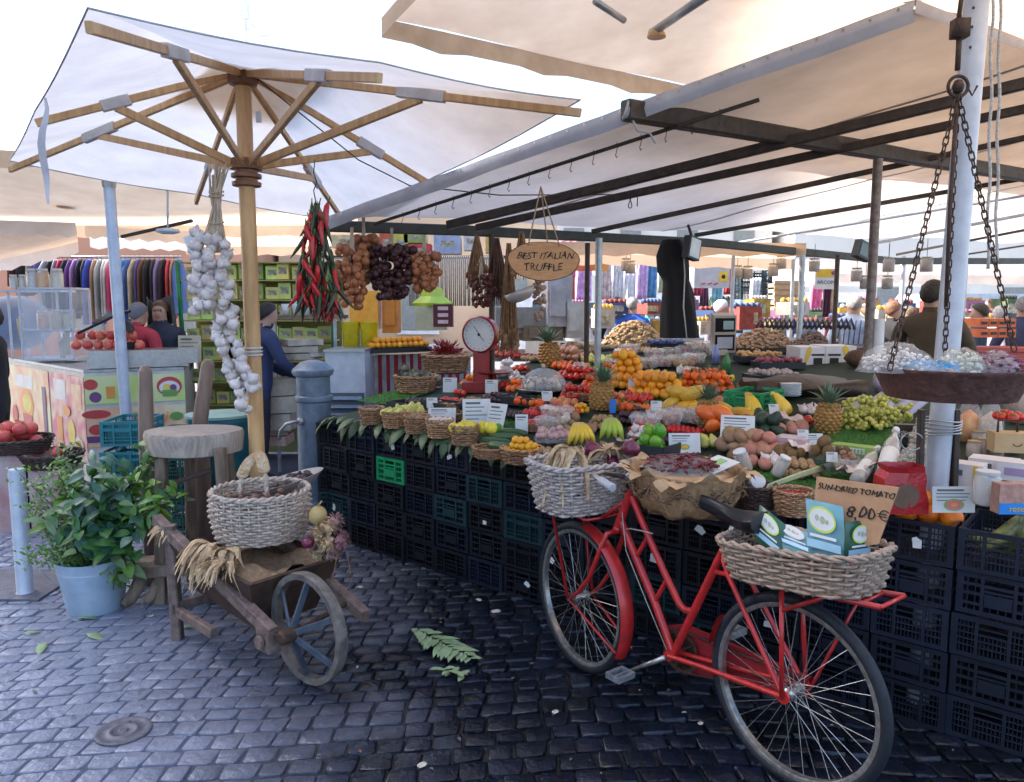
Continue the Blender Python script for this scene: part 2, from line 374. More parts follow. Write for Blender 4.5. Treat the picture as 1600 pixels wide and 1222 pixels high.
# cord tying the bar end to the hem
b = MB(); c = cb0
for k in range(3): b.tube([c + V((.012*sin(a), .03*cos(a), .042*sin(a))) + E1*(.02*k) for a in [2*pi*i/12 for i in range(12)]], .007, 6, closed=True)
b.tube([c + V((.03, 0, -.04)), c + V((.06, 0, -.1)), c + V((.12, .0, -.11)), c + V((.15, 0, -.16))], .006, 6)
b.build('lashing_cord', M('grey cord', (.4, .4, .4), rough=.8), t, smooth=True)
# posts
def post(name, label, u, v0, v1, Y, wpx, m, foot=None):
    t_ = T(name, label, 'post', at(u, v1, Y)); b_ = MB(); a, c = at(u, v0, Y), at(u, v1, Y); c.z = 0 if foot is None else c.z; c.x = a.x
    b_.tube([a, a.lerp(c, .5), c], wpx * Y / F / 2, 14); b_.build('tube', m, t_, auto=True); return t_
t2 = post('steel_post', 'thin brown steel post under the canopy crossbar, wrapped white at its foot', 1372, 248, 578, 4.9, 14, M('brown grey steel', (.13, .1, .09), (.22, .18, .16), 30, .5, .4), foot=1)
b = MB(); c = at(1372, 530, 4.9); b.lathe([(.034, -.1), (.035, 0), (.032, .13)], c, 14); b.build('paper_wrap', paper, t2, auto=True)
post('steel_post', 'slim grey steel post behind the jars, left of the banana boxes', 1254, 398, 560, 8.2, 9, steel)
post('steel_post', 'slim black steel post rising between the hanging jars and the striped shirt', 1309, 398, 560, 7.6, 7, dark)
post('steel_post', 'grey steel post between the truffle plaque and the black garment', 936, 372, 560, 6.4, 11, steel)
post('steel_post', 'thin dark post beside the orange banner behind the plaque', 918, 380, 600, 6.6, 8, dark)
post('steel_post', 'brown post holding the dried herb bunches behind the red dial scale', 768, 366, 560, 6.2, 9, dark)
post('steel_post', 'rightmost slim grey post right of the white mast, with bags in front', 1412, 400, 600, 9.5, 7, whitem)
post('steel_post', 'slim grey post seen just right of the white mast among the shoppers', 1508, 412, 600, 8.6, 9, steel)
post('steel_post', 'pale post close left of the white apple-shirt shopper at the far stalls', 1146, 395, 560, 8.6, 6, whitem)

# ---- upper neighbour canopy
a0 = onz(596, 28, 3.2); e1 = V((.83, .557, 0)).normalized(); e2 = V((.557, -.83, 0)).normalized()
t = T('upper_canopy', 'warm beige canvas canopy high above, its scalloped valance in the sky', 'canopy', a0)
b = MB(); P = []
for i in range(13):
    P.append([a0 + e1 * (8.5*j/24) + e2 * (4.4*i/12) + V((0, 0, .22*sin(pi*min(1, i/12)) + .01*sin(j*1.3+i))) for j in range(25)])
b.grid(P); b.build('canvas', beige, t, smooth=True)
vm_ = M('tan valance', (.5, .38, .27), (.4, .29, .2), 6, .8, tl=.3); b = MB(); b.grid([[a0 + e1 * (8.5*j/48) + V((0, 0, z_ - (.012 if j % 4 == 2 else 0) * (k))) for k, z_ in enumerate((0, -.05, -.10))] for j in range(49)]); b.build('valance', vm_, t, smooth=True); b = MB()
b.grid([[a0 + e2 * (4.4*j/24) + V((0, 0, z_)) + V((0, 0, .22*sin(pi*min(1, j/24)) if k == 0 else .2*sin(pi*j/24))) for k, z_ in enumerate((0, -.05, -.09))] for j in range(25)])
b.build('valance', M('tan valance', (.5, .38, .27), (.4, .29, .2), 6, .8, tl=.3), t, smooth=True)
b = MB()
p, q = at(1018, 52, 4.2), at(1112, -12, 3.6); b.tube([p, q], .022, 8)
p, q = at(930, 2, 3.7), at(975, 32, 3.9); b.tube([p, q], .016, 8)
b.build('struts', steel, t, smooth=True)
b = MB(); c = at(1026, 52, 4.15); b.lathe([(.05, -.02), (.045, 0), (.015, .03), (0, .03)], c, 8); b.build('end_shoe', beech, t)

# ================================================================ WOODEN PARASOL
Bc, Ac, Dc = onz(15, 258, 2.6), onz(138, 27, 2.6), onz(907, 166, 2.6)
cen = (Bc + Dc) / 2; Cc = at(545, 352, 6.2); HT = at(411, 118, cen.y); HL = at(411, 258, cen.y); HT.x = HL.x = cen.x; 
t = T('wooden_parasol', 'large rectangular cream market parasol with beech ribs and pole', 'parasol', (cen.x, cen.y, 0))
b = MB(); pr_ = .044
b.tube([V((cen.x, cen.y, 0)), V((cen.x, cen.y, HL.z - .1))], pr_, 20); b.tube([V((cen.x, cen.y, HL.z - .11)), V((cen.x, cen.y, HT.z + .06))], pr_ * .97, 20)
b.build('pole', beech, t, auto=True)
b = MB()
b.lathe([(.05, -.12), (.078, -.115), (.08, -.095), (.06, -.09), (.06, -.075), (.082, -.07), (.082, -.05), (.062, -.045), (.062, -.03), (.085, -.025), (.09, 0), (.085, .03), (.05, .035)], HL, 24)
b.build('runner', M('brown turned wood', (.24, .1, .04), (.15, .06, .03), 20, .45), t, auto=True)
b = MB(); b.lathe([(.05, -.06), (.075, -.05), (.09, 0), (.085, .04), (.05, .045)], HT, 24); b.build('crown_hub', MC['brown turned wood'], t, auto=True)
tips = [Ac, (Ac+Dc)/2, Dc, (Dc+Cc)/2, Cc, (Cc+Bc)/2, Bc, (Bc+Ac)/2]
sock = M('white rib pocket', (.74, .72, .7), rough=.8, tl=.2)
for i, tp in enumerate(tips):
    a = HT + (V((tp.x, tp.y, HT.z)) - HT).normalized() * .06; e = tp - V((0, 0, .03)); L = (e - a).length
    k = .56 if i % 2 == 0 else .62
    b = MB(); b.beam(a, e, .025, .038); rb = b.build('rib', beech, t)
    c = a.lerp(e, k); b = MB(); b.beam(a.lerp(e, k - .07), a.lerp(e, k + .07), .038, .056); b.build('pocket', sock, rb)
    b = MB(); st = HL + (V((tp.x, tp.y, HL.z)) - HL).normalized() * .06; b.beam(st, c - V((0, 0, .02)), .026, .042); b.build('strut', beech, t)
b = MB(); N8 = 8; rings = 10
prof8 = []
for i in range(rings + 1):
    f = i / rings; r_ = []
    for s8 in range(8):
        p, q = tips[s8], tips[(s8+1) % 8]
        for j in range(6):
            g_ = j/6; e = p.lerp(q, g_) ; sag = -.018 * sin(pi*g_) * f - .02*sin(pi*f)*sin(pi*g_)
            r_.append(HT.lerp(e, f) + V((0, 0, .03 + sag + .004*sin(s8*3+j*2+i))))
    r_.append(r_[0]); prof8.append(r_)
b.grid(prof8); b.build('canopy', cream, t, smooth=True)
b = MB(); r1, r2, r3 = [], [], []
for s8 in range(8):
    p, q = tips[s8], tips[(s8+1) % 8]
    for j in range(4):
        e = p.lerp(q, j/4); r1.append(HT.lerp(e, .02) + Z*.14); r2.append(HT.lerp(e, .3) + V((0, 0, .075))); r3.append(e + V((0, 0, .028)))
for r_ in (r1, r2): r_.append(r_[0])
b.grid([r1, r2]); b.build('vent_cap', beige, t, smooth=True)
b = MB(); r3 = []
for s8 in range(8):
    p, q = tips[s8], tips[(s8+1) % 8]
    for j in range(6): g_ = j/6; r3.append(p.lerp(q, g_) + V((0, 0, .028 - .018*sin(pi*g_))))
b.tube(r3, .004, 5, closed=True); b.build('edge_seam', M('grey piping', (.5, .48, .46), rough=.8), t, smooth=True)
b = MB(); c = at(64, 150, 3.5); b.grid([[c + V((.02*sin(k*.8) + w_*(.3+.7*sin(pi*k/9)), .03*cos(k), -.052*k)) for w_ in (-.018, 0, .018)] for k in range(10)]); b.build('tie_strap', hemm, t, smooth=True)
b = MB(); c = V((cen.x - .046, cen.y - .0, HL.z + .36)); b.box(at(404, 183, cen.y - .046), (.03, .004, .06)); b.build('maker_sticker', paper, t)
b = MB(); pts = [HL + V((.03, -.03, .5)), at(560, 250, 4.6), at(640, 290, 5), at(780, 305, 4.9), roof(970, 304, .06)]; b.tube(pts, .004, 5); tag(b.build('guy_wire', dark, smooth=True), 'thin slack wire running from the parasol hub to the stall canopy bar', 'wire')
b = MB()
for z_ in (1.41, 1.43, 1.45): b.tube([V((cen.x + .049*cos(a), cen.y + .049*sin(a), z_)) for a in [2*pi*i/14 for i in range(14)]], .006, 5, closed=True)
b.tube([V((cen.x + .04, cen.y - .04, 1.43)), V((cen.x - .08, cen.y - .05, 1.42)), V((cen.x - .11, cen.y - .03, 1.3)), V((cen.x - .05, cen.y - .05, 1.28))], .006, 5)
tag(b.build('cord_lashing', M('pale rope', (.6, .6, .6), rough=.8), smooth=True), 'pale cord knotted round the beech parasol pole', 'cord')
# ================================================================ CRATE WALL
def crate_mesh(style, h=.168):
    w, d = .283, .38; b = MB(); e = .012; z0, z1 = .002, h - .002
    for sx in (-1, 1):
        for sy in (0, 1): b.box((sx*(w/2 - .012), sy*(d - .024) + .012, h/2), (.024, .024, h - .004))
    def wall(p, q, n_):                     # lattice side from p to q
        p, q = V(p), V(q); L = (q - p).length; dx = (q-p).normalized()
        bars = [(z0 + .009, .018), (z1 - .01, .02)]
        if style == 0: bars += [(.05, .006), (.075, .006), (.1, .006), (.125, .006)]
        elif style == 1: bars += [(.045, .012), (.085, .012), (.12, .012)]
        else: bars += [(.04, .008), (.06, .006), (.112, .02)]
        for z_, t_ in bars: b.box((p + q)/2 + V((0, 0, z_)), (L, .009, t_), ax=(dx, V(n_), Z))
        nn = 17 if style == 0 else (9 if style == 1 else 13)
        for k in range(nn):
            f = (k + .5) / nn
            z_ = .012 if abs(f - .5) > .22 else .012; top = z1 - .012 if abs(f-.5) > .24 else .1
            b.box(p.lerp(q, f) + V(n_)*-.004 + V((0, 0, (z_ + top)/2)), (.0045 if style else .004, .005, top - z_), ax=(dx, V(n_), Z))
        b.box(p.lerp(q, .5) + V((0, 0, .1)), (L*.46, .008, .008), ax=(dx, V(n_), Z))
        for f in (.27, .73): b.box(p.lerp(q, f) + V(n_)*.002 + V((0, 0, .09)), (.012, .012, .15), ax=(dx, V(n_), Z))
    x = w/2 - .024
    wall((-x, .006, 0), (x, .006, 0), (0, -1, 0)); wall((-x, d-.006, 0), (x, d-.006, 0), (0, 1, 0))
    wall((-w/2+.006, .024, 0), (-w/2+.006, d-.024, 0), (-1, 0, 0)); wall((w/2-.006, .024, 0), (w/2-.006, d-.024, 0), (1, 0, 0))
    b.box((0, d/2, .012), (w - .03, d - .03, .005))
    if style == 1: b.box((0, -.001, .066), (.09, .006, .05))
    if style == 2: b.box((0, .03, .08), (w-.05, .004, .13))  # solid panel added inside to block light through the lattice
    return b
CM = [crate_mesh(s) for s in range(3)]; CMESH = {}
ccol = {'black': blackp, 'navy': M('navy crate plastic', (.006, .012, .028), (.005, .009, .02), 9, .42, var=.25), 'dark teal': M('teal crate plastic', (.008, .035, .045), (.006, .025, .032), 9, .42),
        'bright green': M('green crate plastic', (.01, .32, .12), (.01, .22, .08), 9, .42), 'sea green': M('sea green crate plastic', (.015, .1, .085), (.01, .07, .06), 9, .42), 'teal': M('bright teal crate plastic', (.01, .2, .24), (.01, .14, .17), 9, .42)}
def crate(pos, yaw, style, colour, label, group='plastic crates stacked as the stall front', sc=1):
    k = (style, colour)
    if k not in CMESH:
        o = CM[style].build('plastic_crate', ccol[colour]); CMESH[k] = o.data
    else:
        o = bpy.data.objects.new('plastic_crate', CMESH[k]); C.objects.link(o)
    o.location = pos; o.rotation_euler = (0, 0, yaw); o.scale = (sc, sc, sc)
    return tag(o, label, 'crate', group)
labk = Kind(lambda: (lambda b: (b.add([(-.028, 0, -.02), (.02, 0, -.024), (.03, 0, .01), (.012, 0, .018), (.006, 0, .026), (-.022, 0, .022),
      (-.028, -.001, -.02), (.02, -.003, -.024), (.03, -.004, .01), (.012, -.002, .018), (.006, -.001, .026), (-.022, -.001, .022)],
      [(0, 1, 2, 3, 4, 5), (6, 11, 10, 9, 8, 7)]+[(i, 6+i, 6+(i+1)%6, (i+1)%6) for i in range(6)]), b.build('torn_label', paper))[1])(MB()))
YAW = math.atan2(FD.y, FD.x); rg = random.Random(11)
special = {(2, 3): ('bright green', 1), (3, 1): ('dark teal', 2), (3, 3): ('dark teal', 1), (4, 4): ('dark teal', 0), (5, 3): ('dark teal', 0), (6, 3): ('dark teal', 0), (9, 1): ('sea green', 1), (12, 2): ('dark teal', 0), (15, 2): ('sea green', 0)}
special = {(2, 3): ('bright green', 1), (4, 2): ('dark teal', 1), (5, 3): ('dark teal', 0), (4, 4): ('navy', 2), (6, 3): ('navy', 0), (6, 2): ('dark teal', 2), (9, 1): ('dark teal', 0), (10, 0): ('dark teal', 1), (0, 1): ('dark teal', 1), (15, 2): ('sea green', 0), (15, 1): ('sea green', 0)}
NST = 16
for i in range(NST):
    for r_ in range(5):
        L = .1 + .29 * i + .145; jx, jy = rg.uniform(-.004, .004), rg.uniform(-.012, .012)
        p = fl(L + jx, jy, .17 * r_)
        colr, st = special.get((i, r_), ('navy' if (i > 11 or rg.random() < .2) else 'black', rg.choice([0, 1, 2, 1, 0])))
        if i > 11: st = 0 if r_ % 2 == 0 else 1
        where = ['resting on the cobbles', 'second from the ground', 'in the middle tier', 'second from the top', 'in the top tier'][r_]
        o = crate(p, YAW + rg.uniform(-.015, .015), st, colr, f'{colr} lattice crate {where} of the {ORD[i]} stack from the fountain')
        if rg.random() < .2 and i < 15 or (i, r_) in ((2, 4), (4, 4), (7, 1)):
            c = p + FD * rg.uniform(-.08, .08) - FN * .009 + V((0, 0, rg.uniform(.06, .12)))
            l_ = labk.put(c, (rg.uniform(-.1, .1), rg.uniform(-.5, .5), YAW), (rg.uniform(.6, 1.1), 1, rg.uniform(.5, 1.1))); l_['label'] = f'white label on the {ORD[i]} crate stack from the fountain, {where}'; l_['category'] = 'label'; l_['group'] = 'torn paper labels on the crates'
# end stack, turned to face the square
pe = onz(528, 838, 0)
for r_ in range(5):
    crate(pe + V((.0, 0, .17*r_)), rg.uniform(-.05, .02) - .1, [2, 1, 2, 1, 2][r_], ['dark teal', 'dark teal', 'black', 'black', 'black'][r_], f"{['dark teal', 'dark teal', 'black', 'black', 'black'][r_]} crate of the stack turned beside the iron fountain, {['resting on the cobbles', 'second from the ground', 'in the middle', 'second from the top', 'topmost'][r_]}")
l_ = labk.put(pe + V((.03, -.01, .77)), (0, .2, -.1), (.9, 1, 1.2), 'torn white label on the topmost crate beside the iron fountain', 'torn paper labels on the crates', 'label')

# ---- display table behind / over the crates
grassm = M('artificial grass', (.06, .22, .03), (.03, .12, .02), 60, .9, bump=1, bsc=200)
t = T('display_table', 'long sloping market table carrying the fruit display behind the crates', 'table', fl(2.3, 1.6))
tabm = M('dark green table cloth', (.02, .04, .02), (.01, .02, .012), 8, .85, bump=.3)
b = MB()
def slab(L0, L1, s0, s1, dz, th, mb, mi=0, n=6):
    top = [[(lambda p: p + V((0, 0, cz(p, dz) - p.z)))(fl(L0 + (L1-L0)*i/n, s0 + (s1-s0)*j/n)) for j in range(n+1)] for i in range(n+1)]
    bot = [[q - V((0, 0, th)) for q in r_] for r_ in top]
    mb.grid(top, mi); mb.grid([r_[::-1] for r_ in bot], mi)
    for a, c in ((top[0], bot[0]), (bot[-1], top[-1])): mb.grid([a, c], mi)
    a = [r_[0] for r_ in top]; c = [r_[0] for r_ in bot]; mb.grid([c, a], mi); a = [r_[-1] for r_ in top]; c = [r_[-1] for r_ in bot]; mb.grid([a, c], mi)
slab(.12, 3.86, .05, 3.3, -.004, .012, b); slab(3.9, 5.6, .47, 3.3, -.004, .03, b)
b.build('table_top', tabm, t)
b = MB()
for L in (.4, 2.0, 3.6, 5.4):
    for s in (.9, 3.1): p = fl(L, s); q = p.copy(); q.z = cz(p) - .02; b = MB(); b.beam(p, q, .05); b.build('leg', dark, t)
b = MB(); p, q = fl(0.5, 3.28), fl(5.6, 3.28)
for i in range(1): b.grid([[fl(.15, 3.32, z_) for z_ in (.02, .6, 1.2)], [fl(5.6, 3.32, z_) for z_ in (.02, .6, 1.2)]])
b.grid([[fl(.14, s_, z_) for z_ in (.02, .85 + .12*s_)] for s_ in (.45, 1.5, 3.3)])
b.build('dark_drape', M('black drape', (.012, .012, .014), rough=.9), t)
mats_ = [(570, 640, 560, 655, 'by the row of small baskets'), ]
def mat_patch(u, v, wpx, hpx, label):
    c = ct(u, v, .006); w_ = wpx * c.y / F; a = ct(u, v + hpx/2); e = ct(u, v - hpx/2); d_ = (e - a).length
    b = MB(); n = max(4, int(w_/.05)); k = max(3, int(d_/.05)); P = []
    dv = V((e.x-a.x, e.y-a.y, 0)).normalized() * 1
    for i in range(n+1):
        P.append([(lambda p: V((p.x, p.y, cz(p, .007))))(c + FD * (w_*(i/n-.5)) + FN * (d_*(j/k-.5))) for j in range(k+1)])
    b.grid(P); rg2 = random.Random(int(u))
    for _ in range(int(min(900, w_*d_*9000))):
        p = c + FD * (w_*(rg2.random()-.5)) + FN * (d_*(rg2.random()-.5)); p.z = cz(p, .007); h_ = rg2.uniform(.008, .016)
        q = V((rg2.uniform(-.006, .006), rg2.uniform(-.006, .006), h_)); x = V((rg2.uniform(-1, 1), rg2.uniform(-1, 1), 0)).normalized()*.0022
        b.add([p - x, p + x, p + q], [(0, 1, 2)])
    return tag(b.build('grass_mat', grassm), label, 'mat', 'artificial grass mats on the fruit table')
for a in ((620, 618, 75, 20, 'strip of artificial grass at the fountain end of the table'), (705, 640, 70, 16, 'bright artificial grass mat behind the second row basket by the price sheets'), (812, 655, 70, 26, 'artificial grass mat behind the green cucumbers'),
          (1340, 680, 150, 44, 'bright artificial grass mat under the pale grapes'), (1250, 738, 150, 50, 'artificial grass mat under the brown fruit cups and jars'), (1060, 622, 170, 20, 'artificial grass strip in front of the orange mandarins')):
    mat_patch(*a)

# ---- leaf trim along the table edge
def mk_leaf(m, L=.145, W=.062, bend=.25):
    b = MB(); b.leaf((0, 0, 0), (0, -1, 0), (0, 0, 1), L, W, bend)
    o = b.build('edge_leaf', m, smooth=True); so_ = o.modifiers.new('s', 'SOLIDIFY'); so_.thickness = .0012; return o
lk = Kind(lambda: mk_leaf(leafd)); k = 0
for i in range(46):
    L = .16 + i * .08 + rg.uniform(-.02, .02)
    if L > 3.75: break
    for lay in range(2):
        p = fl(L + .03*lay, rg.uniform(.0, .05) + .07*lay, .885 + .004*lay + rg.uniform(0, .01)); 
        d = rg.uniform(.35, .95) if lay == 0 else rg.uniform(0.05, .3)
        lk.put(p, (d, rg.uniform(-.3, .3), YAW + rg.uniform(-.6, .6)), rg.uniform(.75, 1.15), f'green leaf of the trim hanging over the crates near the {ORD[min(17, int((L-.1)/.29))]} crate stack', 'green leaves laid along the table edge', 'leaf')

# ================================================================ BICYCLE
Rc, Fc = at(1241, 1074, 2.56), at(907, 927, 3.44); Rc.z = Fc.z = 0
BD = (Fc - Rc); BD.z = 0; WB = BD.length; BD.normalize(); BN = V((-BD.y, BD.x, 0));  BN = BN if BN.dot(-Rc) > 0 else -BN   # BN: towards the camera
WR = .349
def bp(u, v, off=0): return onpl(u, v, Rc + BN * off, BN)
bike = T('bicycle', 'old red step-through bicycle leaning by the crates with baskets on its racks', 'bicycle', (Rc + Fc)/2)
def wheel(c, d, n_, label):
    c = V(c); ax = (V(d), Z, V(n_))
    b = MB(); b.tube([c + V(d)*(.328*cos(a)) + Z*(.328*sin(a)) for a in [2*pi*i/64 for i in range(64)]], .0205, 12, closed=True)
    ty = b.build('tyre', rubber, bike, smooth=True); w_ = T('w', None, None)
    bpy.data.objects.remove(w_)
    b = MB(); pr = [(a_ - .006, b__) for a_, b__ in [(.303, -.012), (.306, -.014), (.320, -.014), (.322, -.011), (.314, -.008), (.310, 0), (.314, .008), (.322, .011), (.320, .014), (.306, .014), (.303, .012), (.303, -.012)]]
    vs = []; n = 64
    for r_, z_ in pr:
        for j in range(n): a = 2*pi*j/n; vs.append(c + V(d)*(r_*cos(a)) + Z*(r_*sin(a)) + V(n_)*z_)
    b.add(vs, [(i*n+j, i*n+(j+1) % n, (i+1)*n+(j+1) % n, (i+1)*n+j) for i in range(len(pr)-1) for j in range(n)]); b.build('rim', chrome, ty, auto=True)
    b = MB()
    for k in range(36):
        a = 2*pi*k/36; s_ = 1 if k % 2 else -1; h = a + (.95 if (k//2) % 2 else -.95)
        b.tube([c + V(n_)*(.03*s_) + (V(d)*cos(h) + Z*sin(h))*.02, c + (V(d)*cos(a) + Z*sin(a))*.292], .0013, 5)
    b.build('spokes', chrome, ty)
    b = MB(); b.lathe([(.009, -.07), (.009, -.045), (.022, -.036), (.022, -.03), (.014, -.027), (.014, .027), (.022, .03), (.022, .036), (.009, .045), (.009, .07)], c, 14, ax=ax); b.build('hub', chrome, ty, auto=True)
    return ty
Rh = Rc + Z*WR; Fh = Fc + Z*WR
wheel(Rh, BD, BN, 'rear')
ang = R(-8); FDr = (Matrix.Rotation(ang, 3, 'Z') @ BD) if True else BD
FNr = V((-FDr.y, FDr.x, 0)); FNr = FNr if FNr.dot(-Rc) > 0 else -FNr
Fh2 = bp(908, 925); Fh = V((Fh.x, Fh.y, WR)); wheel(Fh, FDr, FNr, 'front')
HTt, HTb = bp(986, 768), bp(966, 822); BB = bp(1052, 1022); SC_ = bp(1134, 852)
b = MB(); S = dict(n=12)
b.tube([HTt, HTb], .020, 12)
J = bp(1085, 956); up = [bp(987, 776), bp(1012, 836), bp(1042, 903), bp(1061, 943), bp(1070, 953), J]
b.tube(up, .0145, 12)
b.tube([bp(970, 812), bp(993, 870), bp(1023, 941), BB], .0165, 12)
b.tube([BB, SC_ + (SC_-BB).normalized()*.01], .0160, 12)
b.tube([bp(1013, 838), bp(994, 871)], .010, 10); b.tube([bp(1043, 904), bp(1023, 940)], .010, 10)
for s_ in (-1, 1):
    hb = Rh + BN*(.066*s_)
    b.tube([BB + BN*(.03*s_), BB.lerp(hb, .3) + BN*(.012*s_), hb], .0105, 10)
    st = bp(1150, 893) + BN*(.05*s_); b.tube([SC_, SC_.lerp(st, .5)+BN*(.02*s_), st, hb], .0095, 10)
b.lathe([(.021, -.036), (.021, .036)], BB, 16, ax=(BD, Z, BN))
for s_ in (-1, 1): b.lathe([(.024, -.004), (.024, .004)], Rh + BN*(.066*s_), 12, ax=(BD, Z, BN))
b.build('frame', red, bike, auto=True)
# fork and front carrier struts
b = MB(); cr = HTb + (HTb - HTt).normalized()*.03
for s_ in (-1, 1):
    e = Fh + FNr*(.06*s_); k1 = cr + FNr*(.05*s_) ; k2 = k1.lerp(e, .6) - FDr*.045 
    b.tube([cr, k1, k1.lerp(k2, .5), k2, k2.lerp(e, .6) - FDr*.012 - Z*.0, e], [.012, .012, .0115, .0105, .009, .009], 10)
b.tube([HTb, cr], .02, 12); b.build('fork', red, bike, smooth=True)
b = MB(); plat = Fh + Z*(.415)
for s_ in (-1, 1):
    e = Fh + FNr*(.07*s_); tpp = plat + FNr*(.085*s_) + FDr*.12
    b.tube([e, tpp, plat + FNr*(.085*s_) - FDr*.16], .007, 8)
    b.tube([Fh + FNr*(.065*s_), Fh - FDr*.33 + FNr*(.045*s_) - Z*.13], .0055, 8)
for f in (-.16, -.06, .04, .12): b.tube([plat + FNr*.085 + FDr*f, plat - FNr*.085 + FDr*f], .006, 8)
b.tube([plat - FDr*.16, HTt + (HTb-HTt)*.2], .009, 8); b.build('front_carrier', red, bike, smooth=True)
def guard(c, d, n_, a0, a1, m, name, w_=.034, rr=.366):
    P = []
    for i in range(25):
        a = R(a0 + (a1-a0)*i/24); q = V(c) + V(d)*(rr*cos(a)) + Z*(rr*sin(a)); ra = V(d)*cos(a) + Z*sin(a)
        P.append([q + V(n_)*(w_*k) - ra*(.014*k*k) for k in (-1, -.6, 0, .6, 1)])
    b = MB(); b.grid(P); b.grid([[q - (q-V(c)).normalized()*.0025 for q in r_[::-1]] for r_ in P]); return b.build(name, m, bike, smooth=True)
guard(Fh, -FDr, FNr, -28, 82, red, 'front_mudguard')
guard(Rh, BD, BN, 28, 8, red, 'rear_mudguard')
# handlebar, stem, grips
b = MB(); sp = HTt + (HTt-HTb).normalized()*.06; b.tube([HTt, sp, sp + BD*.06], .011, 10)
hb_ = []
for s_ in (-1, 1):
    pts = [sp + BD*.06, sp + BD*.08 + FNr*(.1*s_) + Z*.03, sp + FNr*(.24*s_) + Z*.05 - BD*.03, sp + FNr*(.27*s_) - BD*.17 + Z*.03]
    b.tube(pts, .011, 10)
b.build('handlebar', chrome, bike, smooth=True)
for s_ in (-1, 1):
    b = MB(); e = sp + FNr*(.27*s_) - BD*.17 + Z*.03; dd = (e - (sp + FNr*(.24*s_) + Z*.05 - BD*.03)).normalized(); x, y, d_ = frame(dd)
    b.lathe([(.013, -.09), (.017, -.085), (.016, -.04), (.018, 0), (.015, .004), (0, .005)], e, 14, ax=(x, y, d_)); b.build('grip', M('grey rubber grip', (.4, .42, .46), rough=.5), bike, auto=True)
b = MB(); b.tube([bp(975, 828), bp(985, 826, .03), bp(1005, 830, .03), bp(1020, 834, .02)], .003, 6); b.tube([bp(972, 800, .02), bp(978, 860, .025), bp(1010, 940, .02), bp(1042, 1016, .02)], .0022, 6); b.build('brake_cable', M('pale cable', (.45, .42, .36), rough=.5), bike, smooth=True)
# saddle
b = MB(); sc_ = bp(1150, 800); sc_.z = max(sc_.z, SC_.z + .08); P = []
for i in range(13):
    f = i/12; w_ = .014 + .088 * (max(0, f - .35)/.65)**1.1 if f > .35 else .014 + .012*f; w_ *= (1 if f < .93 else .8); c = sc_ + BD*(.16 - .28*f) + Z*(.012*cos(f*5))
    P.append([c + BN*(w_*cos(a)) + Z*(.022*sin(a)*(1 if sin(a) > 0 else (1.6+f))) for a in [2*pi*k/14 for k in range(15)]])
b.grid(P); b.add(P[0][:-1], [tuple(range(14))]); b.add(P[-1][:-1], [tuple(range(13, -1, -1))]); b.build('saddle', M('black leather', (.012, .014, .02), rough=.4), bike, smooth=True)
b = MB(); b.tube([SC_, sc_ - Z*.03], .0125, 10); b.lathe([(.02, -.02), (.022, .0), (.02, .01)], SC_ + Z*.015, 12)
for s_ in (-1, 1): b.tube([sc_ + BD*.13 - Z*.02, sc_ + BN*(.02*s_) - Z*.035, sc_ - BD*.1 + BN*(.04*s_) - Z*.03], .004, 6)
b.build('seat_post', chrome, bike, smooth=True)
# crank, pedals, chainring, chain guard (chain side faces the crates)
b = MB(); pd = bp(978, 1052, .13); e = BB + BN*.05; pe_ = onpl(985, 1048, Rc + BN*.07, BN)
b.tube([e, pe_], [.011, .008], 8); e2 = BB - BN*.05; q2 = BB - BN*.07 - (pe_ - e); b.tube([e2, q2], [.011, .008], 8); b.build('crank', chrome, bike, smooth=True)
for q, s_ in ((pe_, 1), (q2, -1)):
    b = MB(); c = q + BN*(.06*s_)
    b.tube([q, q + BN*(.11*s_)], .007, 8)
    for o in (-.032, .032):
        b.box(c + BD*o, (.016, .09, .022), ax=(BD, BN, Z))
    for o in (-.045, .045): b.box(c + BN*o, (.075, .008, .024), ax=(BD, BN, Z))
    b.build('pedal', M('grey pedal rubber', (.16, .18, .2), (.3, .32, .34), 30, .5, .3), bike)
b = MB(); b.lathe([(.075, -.002), (.09, -.002), (.092, .002), (.075, .002), (.075, -.002)], BB - BN*.045, 32, ax=(BD, Z, BN))
for k in range(5): a = 2*pi*k/5; b.tube([BB - BN*.045, BB - BN*.045 + (BD*cos(a) + Z*sin(a))*.08], .005, 6)
for s_ in (-1, 1): b.tube([BB - BN*.045 + Z*(.088*s_), Rh - BN*.045 + Z*(.035*s_)], .004, 6)
b.build('chainring', rust, bike, auto=True)
b = MB(); g0 = [BB + BD*.1, Rh - BD*.02]
b.add([g0[0] - BN*.055 + Z*.07, g0[0] - BN*.055 - Z*.07, g0[1] - BN*.055 - Z*.035, g0[1] - BN*.055 + Z*.04, BB - BN*.055 + Z*.11, BB - BN*.055 - Z*.10], [(0, 1, 5, 4), (4, 5, 2, 3)])
b.add([q - BN*.012 for q in b.v[:6]] if False else [V(q) - BN*.02 for q in b.v[:6]], [(1, 0, 4, 5), (5, 4, 3, 2)]); b.add(b.v[:12], [(0, 4, 10, 6), (4, 3, 9, 10), (1, 7, 11, 5), (5, 11, 8, 2)])
b.build('chain_guard', M('faded red enamel', (.3, .02, .03), (.2, .015, .02), 15, .45), bike)
